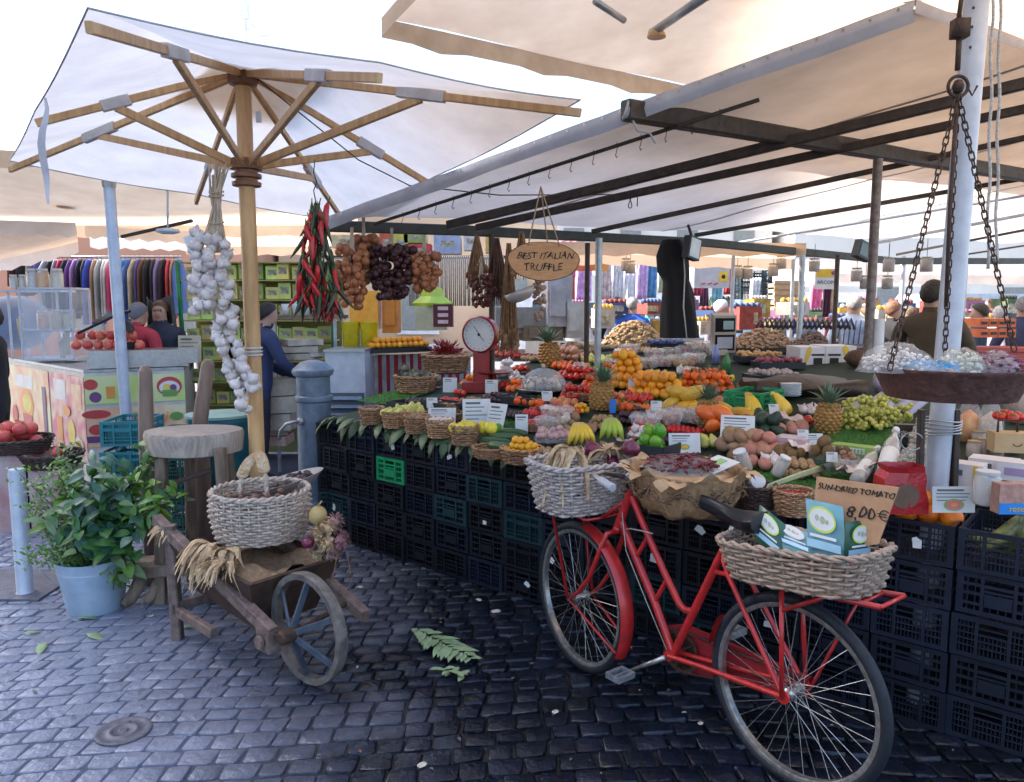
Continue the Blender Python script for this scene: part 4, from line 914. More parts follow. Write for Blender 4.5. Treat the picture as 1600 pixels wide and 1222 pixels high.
b = MB(); c = at(813, 460, 5.4); b.lathe([(.0, -.05), (.06, -.045), (.1, -.01), (.11, .03), (.105, .03), (.09, 0), (0, -.035)], c, 20, ax=(V((.9, 0, .35)).normalized(), V((0, 1, 0)), V((-.35, 0, .9)).normalized())); tag(b.build('metal_scoop', M('dull aluminium', (.5, .47, .45), rough=.45, metal=.3), smooth=True), 'pale metal bowl tilted below the left end of the plaque', 'bowl')

# ================================================================ WHEELBARROW
LA = onz(278, 998); ax0 = onz(421, 987, .27); BA = (ax0 - LA); BA.z = 0; bl = BA.length; BA.normalize(); BL = V((-BA.y, BA.x, 0)); BL = BL if BL.y > 0 else -BL
t = T('wheelbarrow', 'old wooden wheelbarrow with one spoked iron-rimmed wheel, loaded with a basket', 'wheelbarrow', LA + BA*.4)
hz0 = LA - BA*.16; hp = at(250, 812, hz0.y); h0 = V((hz0.x, hz0.y, hp.z)); W_ = .44
b = MB(); b.beam(h0, ax0 + BA*.03, .05, .06); b.build('rail', barw, t)
b = MB(); b.beam(h0 + BL*W_ + Z*.02, ax0 + BL*W_ + BA*.12 - Z*.04, .05, .06); b.build('rail', barw, t)
for k in (0, 1):
    b = MB(); lt = h0.lerp(ax0, .16/ (bl+.16)*1.0) + BL*(W_*k); b.beam(LA + BL*(W_*k), V((LA.x, LA.y, lt.z + .05)) + BL*(W_*k) - BA*.02, .05, .055); b.build('leg', barw, t)
b = MB(); b.beam(LA + Z*.17 - BL*.03, LA + Z*.17 + BL*(W_+.03), .035, .05); b.beam(LA + Z*.15 + BA*.03, LA + Z*.13 + BA*.36, .035, .05); b.build('stretcher', barw, t)
b = MB(); q = ax0 - Z*.035 - BA*.01; b.box(q, (.1, .06, .1), ax=(BA, BL, Z)); b.tube([q - BL*.04, q - BL*.055], .028, 12); b.build('axle_block', barw, t)
wc = onz(484, 1068) + Z*.262; hb = ax0 + BA*.02 - Z*.0
rw = .25; wn = (BL + BA*.0).normalized(); wd_ = BA
b = MB(); vs = []
n = 56
for r_, z_ in [(rw-.028, -.022), (rw, -.024), (rw+.004, 0), (rw, .024), (rw-.028, .022)]:
    for j in range(n): a = 2*pi*j/n; vs.append(wc + wd_*(r_*cos(a)) + Z*(r_*sin(a)) + wn*z_)
b.add(vs, [(i*n+j, i*n+(j+1) % n, ((i+1) % 5)*n+(j+1) % n, ((i+1) % 5)*n+j) for i in range(5) for j in range(n)])
wh = b.build('wheel', M('weathered grey wheel', (.2, .185, .17), (.1, .09, .085), 20, .6, .2, .5, 40), t, auto=True)
b = MB(); hubc = wc - wn*.09
for k in range(6): a = 2*pi*k/6 + .45; b.beam(hubc, wc + wd_*((rw-.02)*cos(a)) + Z*((rw-.02)*sin(a)), .012, .028)
b.build('spokes', M('blue grey iron', (.1, .13, .18), (.06, .08, .11), 20, .5, .4), wh)
b = MB(); x, y, d = BA, Z, wn; b.lathe([(.022, -.06), (.034, -.05), (.034, .04), (.022, .05)], hubc, 16, ax=(BA, Z, wn)); b.tube([hubc - wn*.02, ax0 - BL*.02], .014, 8); b.tube([hubc, ax0 + BL*W_], .012, 8); b.build('hub', rust, wh, auto=True)
tb = []
def tr(u_, l_, z_): return LA + BA*u_ + BL*l_ + Z*z_
b = MB(); e0, e1, f0, f1 = (.02, .55), (.1, .5), .0, .46
bot = [tr(.1, .06, .26), tr(.62, .06, .2), tr(.62, .4, .2), tr(.1, .4, .26)]; top = [tr(.0, -.02, .5), tr(.72, -.02, .46), tr(.72, .48, .46), tr(.0, .48, .5)]
for i in range(4):
    j = (i+1) % 4; nrm = (bot[j]-bot[i]).cross(top[i]-bot[i]).normalized()*.018
    for k in range(3):
        a = bot[i].lerp(top[i], k/3 + .005); a2 = bot[j].lerp(top[j], k/3 + .005); c_ = bot[i].lerp(top[i], (k+1)/3 - .008); c2 = bot[j].lerp(top[j], (k+1)/3 - .008)
        b.add([a, a2, c2, c_, a - nrm, a2 - nrm, c2 - nrm, c_ - nrm], [(0, 1, 2, 3), (7, 6, 5, 4), (0, 4, 5, 1), (2, 6, 7, 3), (1, 5, 6, 2), (0, 3, 7, 4)])
b.add(bot + [q + Z*.015 for q in bot], [(0, 1, 2, 3), (7, 6, 5, 4), (0, 4, 5, 1), (1, 5, 6, 2), (2, 6, 7, 3), (3, 7, 4, 0)]); b.build('tray', darkw, t)
b = MB(); sacktop = [[tr(.04 + .64*i/8, .02 + .42*j/8, .44 + .05*sin(i*1.3)*sin(j*1.1)) for j in range(9)] for i in range(9)]; b.grid(sacktop); tag(b.build('sacking', M('jute sacking', (.3, .2, .12), (.18, .12, .07), 40, .9, bump=.5), smooth=True), 'brown sacking filling the wheelbarrow tray under the baskets', 'sacking')
bk = onz(409, 846, .5); bk = V((bk.x, LA.y + .03, .47)); bk = at(409, 836, LA.y + .02); 
rb2 = 77*bk.y/F
wicp = M('bleached wicker', (.58, .5, .43), (.3, .24, .19), 45, .75)
wb = basket('handled_basket', 'round pale wicker basket with an arched handle on the wheelbarrow', 'basket', bk, ellip(rb2*.86), .235, 17, 34, .0068, wicp, flare=1.12, belly=.07, seed=33)
b = MB()
for ph in (0, 2.1, 4.2): b.tube([bk + V((rb2*.9*cos(a)*.3 + .006*cos(a*9+ph), -.1 + .012*sin(a*9+ph) + .1*(1-abs(cos(a))), .235 + .17*sin(a))) for a in [pi*i/18 for i in range(19)]], .007, 6)
b.build('handle', wicp, wb, smooth=True)
b = MB()
for k in range(16):
    a = pi*(.25 + .55*k/15); c_ = bk + V((rb2*.9*cos(a)*.3, -.1 + .1*(1-abs(cos(a))), .235 + .17*sin(a))); b.tube([c_ + V((.022*cos(q), .022*sin(q)*.7, .022*sin(q)*.7)) for q in [2*pi*i/9 for i in range(9)]], .011, 5, closed=True)
b.build('husk_wrap', husk, wb, smooth=True)
b = MB(); rg_ = random.Random(77)
for i in range(70): a, q = rg_.uniform(0, 6.28), rg_.random()**.5*.8*rb2; b.ball(bk + V((q*cos(a), q*sin(a), .175 + .03*rg_.random())), (.02, .014, .012), 7, 5, ax=frame(V((rg_.uniform(-1, 1), rg_.uniform(-1, 1), .5))))
tag(b.build('small_roots', M('dusty brown roots', (.26, .16, .12), (.16, .09, .07), 30, .8), smooth=True), 'small brown roots filling the handled basket', 'roots', kind='stuff')
c = bk + V((.06, .32, .17)); t3 = T('metal_pan', 'shallow pale metal pan of dark roots tilted behind the handled basket', 'pan', c); axp = (V((.95, 0, .25)).normalized(), V((0, 1, 0)), V((-.25, -.15, .95)).normalized())
b = MB(); b.lathe([(0, 0), (.12, .0), (.19, .05), (.197, .05), (.128, -.008), (0, -.008)], c, 26, ax=axp); b.build('pan', MC['dull aluminium'], t3, auto=True)
b = MB()
for i in range(70): a, q = rg_.uniform(0, 6.28), rg_.random()**.5*.14; b.ball(c + axp[0]*(q*cos(a)) + axp[1]*(q*sin(a)) + axp[2]*(.03 + .02*rg_.random()), (.022, .011, .01), 7, 5, ax=frame(V((rg_.uniform(-1, 1), rg_.uniform(-1, 1), .3))))
b.build('roots', M('dark root', (.12, .08, .08), (.07, .045, .045), 30, .8), t3, smooth=True)
def atp(u, v, p): return at(u, v, p.y)
husks('corn_husks', 'bundle of dry corn husks hanging over the near side of the wheelbarrow tray', tr(.3, .04, .55), 46, .19, .8, .75, dirbias=math.atan2(-BL.y + .3*BA.y, -BL.x + .3*BA.x), W=.036)
husks('corn_husks', 'small tuft of corn husks at the wheelbarrow handle end', tr(-.06, .02, .56), 14, .11, .8, .7, W=.028, dirbias=math.atan2(-BL.y, -BL.x))
husks('corn_husks', 'corn husks drooping over the tray beside the basket towards the wheel', tr(.52, .0, .52), 26, .16, .9, .55, dirbias=math.atan2(-BL.y + .5*BA.y, -BL.x + .5*BA.x), W=.015)
def pom(label, p, r, m, n=70, name='dried_flower_head', cat='flower head'):
    b_ = MB(); rg_ = random.Random(int(p.x*9999)); b_.ball(p, r*.6, 8, 6)
    for i in range(n):
        d = V((rg_.gauss(0, 1), rg_.gauss(0, 1), rg_.gauss(0, 1))).normalized(); b_.leaf(p + d*r*.4, d, V((rg_.random(), rg_.random(), 1)), r*.75, r*.42, .2)
    return tag(b_.build(name, m, smooth=True), label, cat, 'dried heads in the wheelbarrow')
dfl = M('dried rose head', (.42, .27, .24), (.26, .14, .13), 20, .8)
pom('spiky pinkish dried head highest at the wheel side of the wheelbarrow', atp(523, 815, tr(.66, .3, 0)), .045, dfl); pom('spiky dark pink dried head hanging lowest over the tray end', atp(533, 843, tr(.7, .25, 0)), .045, M('dark pink dried head', (.34, .16, .18), (.2, .09, .1), 20, .8)); pom('papery tan dried head beside the basket in the wheelbarrow', atp(497, 833, tr(.6, .2, 0)), .05, husk)
pom('small papery dried head close to the basket foot', atp(512, 850, tr(.64, .12, 0)), .035, husk)
for (u_, v_, lb_, m_) in ((508, 846, 'tan papery dried head in the middle of the tray end pile', husk), (490, 850, 'tan dried head at the basket foot end of the tray pile', dfl), (520, 862, 'brown dried head resting on the tray end rim', dfl), (500, 862, 'crumpled husk head low in the tray end pile', husk), (513, 826, 'upper tan dried head between gourd and pink heads', husk)): pom(lb_, atp(u_, v_, tr(.66, .26, 0)), .042, m_)
husks('corn_husks', 'wide corn husks lying over the middle of the near tray side', tr(.4, .06, .54), 26, .17, .9, .65, dirbias=math.atan2(-BL.y + .6*BA.y, -BL.x + .6*BA.x), W=.04)
b = MB(); b.ball(atp(497, 806, tr(.6, .35, 0)), (.045, .045, .05), 14, 10); b.tube([atp(497, 790, tr(.6, .35, 0)), atp(503, 783, tr(.6, .35, 0))], .005, 6); tag(b.build('ornamental_gourd', M('ochre gourd', (.5, .38, .16), (.36, .26, .1), 12, .6), smooth=True), 'round ochre gourd between the basket and dried flower heads', 'gourd')
b = MB(); b.ball(atp(481, 848, tr(.5, .05, 0)), (.03, .03, .026), 14, 10); b.tube([atp(481, 840, tr(.5, .05, 0)), atp(486, 833, tr(.5, .05, 0))], .003, 6); tag(b.build('red_onion', M('red onion skin', (.18, .02, .06), (.1, .01, .03), 18, .3), smooth=True), 'small red onion at the foot of the wheelbarrow basket', 'onion')
for k, (du, dv) in enumerate(((0, 0), (14, 0))): 
    p = atp(528+du, 862, tr(.7, .2, 0)); b = MB(); b.tube([p, p + V((-.03+.05*k, 0, -.14)), p + V((-.07 + .03*k, -.02, -.24))], .0016, 5); tag(b.build('loose_twine', hay, smooth=True), f'thin straw strand hanging from the tray end, {"nearer the wheel" if k == 0 else "farther from the wheel"}', 'twine')

# ================================================================ RUSTIC STOOL, BENCH, BUCKET
Yt = 4.35; c = at(302, 672, Yt); t = T('rustic_stool', 'rough grey wooden stool with a thick round seat beside the garlic braid', 'stool', (c.x, c.y, 0))
rs_ = 76*Yt/F; b = MB(); n = 40; shp = lambda a: 1 + .02*sin(3*a) + .012*sin(8*a)
b.lathe([(rs_*.9, -.125), (rs_*.96, -.12), (rs_, -.02), (rs_*.97, 0), (0, .004)], c, n, shape=shp, sy=.8); b.build('seat', M('pale grey wood', (.4, .35, .3), (.24, .2, .17), 22, .8, bump=.6, bsc=40, stretch=(1, 6, .3)), t, auto=True)
for (du, dy, l) in ((42, -.16, 1), (-50, -.1, 1), (-5, .2, 1), (52, .18, 1)):
    b = MB(); p = at(302 + du, 700, Yt + dy); q = V((p.x + (.04 if du > 0 else -.04), p.y + dy*.2, 0)); b.beam(p, q, .06, .05); b.build('leg', oldwood, t)
b = MB(); b.tube([at(240, 765, Yt - .1), at(300, 745, Yt), at(330, 735, Yt)], .014, 8); b.build('stretcher', M('dark stick', (.1, .07, .06), rough=.8), t)
post_w = M('smooth brown wood', (.24, .17, .13), (.15, .1, .08), 14, .6, stretch=(1, 1, .2))
for u0, u1, vt, vb, lb, Y_ in ((227, 229, 572, 690, 'left', 4.55), (326, 313, 562, 655, 'right', 4.85)):
    b = MB(); p, q = at(u0, vt, Y_), at(u1, vb, Y_); q2 = q.lerp(p, -0.15); g = V((q.x, q.y, 0)); k_ = 20*Y_/F/2
    b.tube([p, p.lerp(q, .08), q, g], [k_*.6, k_, k_*1.2, k_*1.3], 12); tag(b.build('wooden_stake', post_w, smooth=True), f'smooth brown wooden stake rising behind the {"left edge" if lb == "left" else "middle"} of the round stool', 'stake')
t = T('low_bench', 'low rough wooden bench with curved feet beside the zinc bucket', 'bench', onz(215, 945))
q = onz(215, 945); b = MB(); b.beam(V((q.x - .06, q.y + .05, .2)), V((q.x + .55, q.y + .1, .22)), .06, .24, ax=(Z, V((0, 1, 0)), None)); b.build('plank', oldwood, t)
for dx in (0, .1, .45): 
    b = MB(); p = V((q.x + dx, q.y + .05*(dx > 0), 0)); b.tube([p + V((-.05, -.06, .02)), p + V((-.02, -.03, .05)), p + V((.02, .0, .13)), p + V((.03, .02, .19))], [.025, .035, .04, .035], 10); b.build('leg', oldwood, t, smooth=True)
bq = onz(150, 950); t = T('zinc_bucket', 'pale zinc bucket standing on the cobbles full of leafy branches', 'bucket', bq); rB = 41*bq.y/F; hB = .30
b = MB(); b.lathe([(rB*.98, 0), (rB, .008), (rB*1.26, hB*.78), (rB*1.29, hB*.79), (rB*1.29, hB*.82), (rB*1.27, hB*.83), (rB*1.33, hB), (rB*1.36, hB+.004), (rB*1.34, hB-.01), (rB*1.0, .02), (0, .02)], bq, 32); b.build('body', M('zinc', (.42, .54, .66), (.32, .43, .54), 8, .4, .25, .1), t, auto=True)
b = MB(); b.tube([bq + V((rB*1.36*cos(a), rB*1.36*sin(a)*.4 - rB*1.2, hB - .02 + .12*sin(a)*-1)) for a in [pi*i/14 for i in range(15)]], .004, 6); b.build('bail', steel, t, smooth=True)
def branches(label, base, spec, Lw, m, name='leafy_branches', group='cut branches in the zinc bucket'):
    t_ = T(name, label, 'branches', base, group); st = MB(); lf = MB(); rg_ = random.Random(int(base.x*1000) + len(spec)*7 + int(spec[0][0]))
    for (u, v, dY, n, L, W) in spec:
        n = int(n*1.9)
        e = at(u, v, base.y + dY); mid = base.lerp(e, .5) + V((rg_.uniform(-.03, .03), rg_.uniform(-.03, .03), .05)); pts = [base.lerp(mid, f) if f <= 1 else mid.lerp(e, f-1) for f in (0, .5, 1, 1.5, 2)]
        st.tube(pts, [.006, .005, .004, .003, .002], 5)
        for k in range(n):
            f = .35 + 1.65*rg_.random(); p = base.lerp(mid, f) if f <= 1 else mid.lerp(e, f-1); p = p + V((rg_.uniform(-1, 1), rg_.uniform(-1, 1), rg_.uniform(-1, 1)))*Lw*.35
            d = V((rg_.gauss(0, 1), rg_.gauss(0, .8), rg_.gauss(-.05, .7))); lf.leaf(p, d, V((rg_.uniform(-.5, .5), -.6, 1)), L*rg_.uniform(.6, 1.2), W*rg_.uniform(.7, 1.2), rg_.uniform(.05, .6), mi=rg_.randrange(2))
    lf.build('leaves', m, t_, smooth=True); st.build('stems', stem, t_, smooth=True); return t_
lfa, lfb = M('fresh leaf', (.17, .33, .04), (.08, .19, .025), 14, .45, tl=.22), M('bay leaf green', (.07, .2, .05), (.035, .11, .025), 14, .4, tl=.15)
lgr, lgb = M('grey green leaf', (.22, .33, .16), (.14, .22, .1), 14, .55, tl=.2), M('blue green leaf', (.06, .16, .11), (.03, .09, .06), 14, .4, tl=.1)
b0 = bq + Z*.26
branches('broad dark green leafy branches in the middle of the zinc bucket', b0, [(150, 740, -.05, 34, .11, .055), (185, 770, -.08, 34, .12, .06), (215, 800, -.05, 30, .11, .055), (130, 790, -.1, 30, .11, .06), (175, 720, .05, 26, .1, .05), (110, 820, -.12, 20, .11, .055), (160, 830, -.14, 30, .13, .07), (200, 850, -.12, 26, .12, .065)], .2, [lfb, lgb])
branches('upright bay branches reaching up to the round stool', b0, [(240, 700, .1, 60, .075, .034), (222, 735, .1, 50, .075, .034), (255, 760, .0, 26, .09, .035), (285, 768, -.05, 22, .09, .032), (250, 790, 0, 26, .08, .034), (262, 684, .1, 20, .07, .03)], .12, [lfb, lfa])
branches('pale green fine-leaved herb sprays at the bollard side of the bucket', b0, [(60, 740, .05, 120, .035, .014), (90, 720, .1, 120, .04, .016), (45, 790, 0, 110, .035, .014), (70, 830, -.05, 120, .035, .014), (45, 870, -.1, 120, .035, .014), (110, 760, .05, 110, .04, .02), (100, 690, .12, 60, .05, .02), (95, 880, -.1, 60, .03, .014), (30, 740, 0, 60, .035, .014)], .16, [lfa, lgr])
branches('light green broad leaves leaning over the back of the bucket', b0, [(115, 730, .12, 18, .11, .06), (55, 790, -.1, 7, .12, .05), (125, 855, -.16, 10, .11, .07), (215, 880, -.1, 12, .12, .06), (190, 910, -.1, 14, .1, .05)], .1, [lgr, lfa])
lk2 = Kind(lambda: mk_leaf(M('limp pale leaf', (.3, .4, .22), (.2, .3, .14), 20, .6), .12, .05, .1))
for i, (u, v, r_, s_, lb) in enumerate(((330-195, 990, 1.2, 1.1, 'pale leaf lying on worn cobbles in front of the bucket'), (70, 1003, .3, 1, 'small pale leaf lying on the cobbles below the iron plate'), (35, 990, 2.2, .7, 'tiny leaf scrap on the cobbles below the iron plate'), (120, 965, 1.8, .9, 'pale leaf lying at the edge of the bucket'), (283, 980, 2, .6, 'small scrap beside the wheelbarrow leg'))):
    q = onz(u, v, .012); lk2.put(q, (.06, 0, r_), s_, lb, 'leaves dropped on the cobbles', 'leaf')
fern = MB(); q0, q1 = onz(650, 985, .02), onz(735, 1030, .02); rg_ = random.Random(6)
for i in range(34):
    f = i/33; p = q0.lerp(q1, f); s_ = 1 if i % 2 else -1; d = (q1-q0).normalized()*.7 + V((-(q1-q0).y, (q1-q0).x, 0)).normalized()*s_; fern.leaf(p + Z*rg_.uniform(0, .015), d + Z*rg_.uniform(-.05, .25), Z, (.055 + .07*sin(pi*f))*rg_.uniform(.7, 1.1), .035, .15)
fern.tube([q0, q1], .004, 5); tag(fern.build('trampled_frond', M('limp pale leaf', (.3, .4, .22)), smooth=True), 'pale green trampled frond lying on dark wet cobbles', 'frond')
fern = MB(); q0, q1 = onz(690, 1045, .015), onz(725, 1056, .015)
for i in range(12): f = i/11; fern.leaf(q0.lerp(q1, f), V((rg_.uniform(-1, 1), rg_.uniform(-1, 1), .1)), Z, .06, .03, .1)
tag(fern.build('leaf_scrap', MC['limp pale leaf'], smooth=True), 'small crushed leaf scrap just below the trampled frond', 'leaf scrap')
sk = Kind(lambda: (lambda b: (b.ball((0, 0, 0), (.018, .012, .005), 8, 5, jit=.2), b.build('litter_scrap', M('litter', (.6, .55, .5), (.4, .36, .3), 30, .8)))[-1])(MB()))
for u, v, s_, lb in ((775, 955, 1.6, 'white scrap on the cobbles in front of the crate wall'), (748, 937, 1.2, 'white scrap closest to the crate wall foot'), (563, 917, 1.3, 'orange brown scrap between barrow and crates'), (868, 1112, 1, 'small orange scrap on wet cobbles below the front wheel'), (237, 962, 1, 'pale scrap on cobbles by the barrow leg'), (660, 1195, 1.2, 'pale scrap on the cobbles at the bottom edge'), (1095, 1130, .8, 'white scrap on the cobbles near the rear wheel')):
    sk.put(onz(u, v, .008), U(0, 3), s_, lb, 'scraps on the cobbles', 'litter')

# ================================================================ CAST IRON FOUNTAIN AND VENT CABINET
Yf = 6.0; c = at(490, 620, Yf); c.z = 0; zt = at(490, 568, Yf).z; t = T('drinking_fountain', 'blue grey cast iron drinking fountain with a curved spout', 'fountain', c); rf = 27*Yf/F
iron = M('blue grey cast iron', (.17, .23, .31), (.11, .15, .21), 12, .45, .2, .2)
b = MB(); b.lathe([(rf*1.35, 0), (rf*1.35, .1), (rf*1.1, .14), (rf, .18), (rf*.97, zt-.3), (rf*1.08, zt-.29), (rf*1.1, zt-.27), (rf*1.08, zt-.255), (rf*.97, zt-.245), (rf*.97, zt-.1), (rf*1.12, zt-.09), (rf*1.2, zt-.065), (rf*1.18, zt-.045), (rf*.95, zt-.02), (rf*.7, zt+.01), (rf*.35, zt+.025), (0, zt+.03)], c, 36); b.build('column', iron, t, auto=True)
b = MB(); z_ = at(480, 655, Yf).z; b.tube([c + V((-.08, -rf*.9, z_)), c + V((-.11, -rf*1.2, z_ + .005)), c + V((-.17, -rf*1.35, z_ - .01)), c + V((-.21, -rf*1.4, z_-.06)), c + V((-.225, -rf*1.4, z_-.13))], .013, 10); b.lathe([(.03, -.01), (.03, .012), (.014, .016)], c + V((-.075, -rf*.95, z_)), 14, ax=(V((1, 0, 0)), Z, V((0, -1, 0)))); b.build('spout', steel, t, smooth=True)
Yv = 6.9; c = at(540, 605, Yv); t = T('vent_cabinet', 'pale blue grey cabinet with louvred lower panel behind the fountain', 'cabinet', (c.x, c.y, 0)); bx = 62*Yv/F; zt = at(540, 550, Yv).z
b = MB(); b.box((c.x, c.y + .25, zt/2), (bx, .5, zt)); b.build('body', whitem, t)
b = MB(); b.box((c.x, c.y - .01, zt*.40), (bx*.92, .02, zt*.62)); b.build('louvre_panel', M('dark panel grey', (.1, .13, .17)), t)  # panel coloured darker than the cabinet body
b = MB()
for k in range(9): b.box((c.x, c.y - .03, .25 + k*.075), (bx*.86, .03, .035), ax=(V((1, 0, 0)), V((0, .8, -.6)), V((0, .6, .8)))); 
b.build('louvre_slats', iron, t)
b = MB(); b.box((c.x, c.y + .25, zt + .012), (bx*1.05, .55, .02)); b.build('top', steel, t)

b = MB(); rg_ = random.Random(55)
for i in range(260):
    x_, y_ = rg_.uniform(-3, 2), rg_.uniform(2.4, 6.2)
    if (x_ - P0.x)*FN.x + (y_ - P0.y)*FN.y > -.05: continue
    s_ = rg_.uniform(.004, .016); b.leaf((x_, y_, .006), V((rg_.uniform(-1, 1), rg_.uniform(-1, 1), rg_.uniform(0, .2))), Z, s_*2, s_, .1, mi=rg_.choice([0, 0, 1, 2]))
tag(b.build('street_litter', [M('grey crumbs', (.12, .11, .11)), M('litter', (.6, .55, .5)), M('brown crumbs', (.16, .09, .05))]), 'fine crumbs, leaf bits and grit scattered over the cobbles', 'litter', kind='stuff')
# ================================================================ PRODUCE
def fruit(name, m, r, sq=(1, 1, .92), extra=None, nu=12, nv=8, shape=0):
    def mk():
        b = MB()
        if shape: b.lathe([(r*p[0], r*p[1]) for p in shape], (0, 0, 0), nu)
        else: b.ball((0, 0, 0), (r*sq[0], r*sq[1], r*sq[2]), nu, nv)
        if extra: extra(b, r)
        mats_ = m if isinstance(m, list) else [m]
        return b.build(name, mats_, smooth=True)
    return Kind(mk)
def nub(b, r): b.ball((0, 0, r*.9), (r*.1, r*.1, r*.06), 6, 4, mi=1)
def star(b, r):
    for k in range(5): a = 2*pi*k/5; b.leaf((0, 0, r*.86), (cos(a), sin(a), -.1), (0, 0, 1), r*.6, r*.25, .2, mi=1)
def lf2(b, r): b.leaf((0, 0, r*.85), (1, .2, .5), (0, 0, 1), r*1.5, r*.7, .3, mi=1); b.tube([(0, 0, r*.8), (.1*r, 0, r*1.25)], r*.06, 5, mi=1)
gn = M('fruit leaf', (.06, .16, .03), (.03, .09, .02), 20, .4, tl=.1, var=.2); br = M('fruit stalk', (.12, .09, .04))
K = {
 'orange': fruit('orange', [M('orange peel', (.8, .24, .012), (.7, .17, .01), 20, .45, bump=.25, bsc=160, var=.2, hue=.012), br], .037, extra=nub),
 'amber': fruit('orange', [M('amber orange peel', (.85, .36, .02), (.75, .28, .015), 20, .45, bump=.25, bsc=160, var=.2, hue=.012), br], .034, extra=nub),
 'mandarin': fruit('mandarin', [M('mandarin peel', (.82, .16, .015), (.7, .1, .01), 20, .4, bump=.2, bsc=160, var=.12, hue=.01), gn], .03, (1, 1, .85), lf2),
 'tomato': fruit('tomato', [M('tomato skin', (.62, .03, .015), (.5, .02, .01), 12, .2, var=.12), gn], .03, (1, 1, .85), star),
 'cherry tomato': fruit('cherry_tomato', [M('tomato skin', (.62, .03, .015)), gn], .016, extra=star, nu=8, nv=6),
 'yellow cherry': fruit('yellow_tomato', [M('yellow tomato skin', (.8, .42, .02), (.75, .33, .01), 12, .25, var=.2), gn], .018, nu=8, nv=6),
 'lemon': fruit('lemon', [M('lemon peel', (.75, .62, .05), (.65, .55, .04), 14, .4, bump=.2, bsc=120, var=.08)], .036, shape=[(0, -1.15), (.2, -1.05), (.6, -.85), (.95, -.4), (1, 0), (.92, .45), (.55, .85), (.22, 1.05), (.14, 1.2), (0, 1.22)]),
 'lime': fruit('green_fruit', [M('bright green skin', (.16, .4, .03), (.1, .28, .02), 10, .3, var=.15, hue=.02), br], .034, (1, 1, 1.15), nub),
 'apple': fruit('apple', [M('apple skin', (.55, .06, .04), (.62, .3, .08), 5, .3, var=.15), br], .036, shape=[(0, -.75), (.3, -.85), (.75, -.65), (1, -.05), (.95, .4), (.6, .8), (.25, .78), (.06, .6), (0, .6)]),
 'pear': fruit('pear', [M('pear skin', (.55, .58, .14), (.48, .45, .1), 8, .4, var=.2), br], .033, shape=[(0, -.95), (.5, -.9), (.95, -.4), (1, 0), (.8, .5), (.5, 1.0), (.38, 1.35), (.2, 1.5), (0, 1.52)]),
 'kiwi': fruit('kiwi', [M('kiwi fuzz', (.2, .12, .05), (.13, .075, .03), 40, .9, bump=.4, bsc=300, var=.15)], .028, (1, 1, 1.25)),
 'potato': fruit('brown_fruit', [M('tan skin', (.36, .24, .13), (.26, .16, .08), 10, .7, var=.2, hue=.02)], .034, (1.25, .95, .85)),
 'pink': fruit('pink_potato', [M('pinkish skin', (.5, .24, .16), (.4, .17, .12), 10, .6, var=.15, hue=.015)], .036, (1.2, .95, .85)),
 'avocado': fruit('avocado', [M('avocado skin', (.02, .05, .025), (.012, .03, .018), 25, .4, bump=.5, bsc=120, var=.25)], .038, shape=[(0, -1), (.6, -.88), (1, -.3), (.98, .1), (.7, .75), (.45, 1.2), (.2, 1.38), (0, 1.4)]),
 'red onion': fruit('red_onion', [M('red onion skin', (.18, .02, .06), (.1, .01, .03), 18, .3), M('dry onion neck', (.3, .15, .1), rough=.7)], .043, shape=[(0, -.8), (.4, -.75), (.9, -.35), (1, 0), (.85, .4), (.4, .72), (.12, .95), (.06, 1.3), (0, 1.32)], nu=16),
 'mango': fruit('mango', [M('mango yellow skin', (.75, .45, .04), (.68, .36, .04), 6, .35, var=.2)], .055, (1.6, .9, .75)),
 'papaya': fruit('papaya', [M('papaya skin', (.8, .14, .03), (.7, .2, .03), 6, .35, var=.2)], .05, (1.4, .9, .8)),
 'artichoke': fruit('artichoke', [M('artichoke green', (.16, .22, .1), (.14, .1, .12), 20, .6, var=.2)], .035, extra=lambda b, r: [b.leaf((r*.6*cos(k*2.4), r*.6*sin(k*2.4), -r*.6 + r*.045*k), (cos(k*2.4)*.6, sin(k*2.4)*.6, 1), (cos(k*2.4), sin(k*2.4), 0), r*.9, r*.7, -.1) for k in range(26)]),
 'walnut': fruit('nut', [M('nut shell', (.42, .27, .14), (.28, .17, .08), 60, .75, bump=.6, bsc=150, var=.2)], .02, nu=7, nv=5),
 'pomegranate': fruit('pomegranate', [M('pomegranate skin', (.6, .05, .06), (.62, .18, .1), 5, .35, var=.12), br], .043, shape=[(0, -.95), (.5, -.9), (.95, -.4), (1, .1), (.8, .6), (.35, .92), (.2, 1), (.26, 1.2), (.16, 1.18), (0, 1.0)], nu=16),
 'garlic': fruit('garlic_bulb', [garm], .03, shape=[(.1, -.8), (.53, -.73), (.9, -.4), (1, 0), (.87, .4), (.5, .73), (.23, 1), (.17, 1.4), (0, 1.5)]),
 'plum': fruit('dark_plum', [M('plum skin', (.05, .012, .03), (.03, .01, .02), 10, .35, var=.3)], .02, nu=9, nv=6),
 'strawberry': fruit('strawberry', [M('strawberry skin', (.6, .02, .02), (.45, .015, .015), 80, .35, var=.15), gn], .017, (1, 1, 1.2), star, nu=9, nv=6),
}
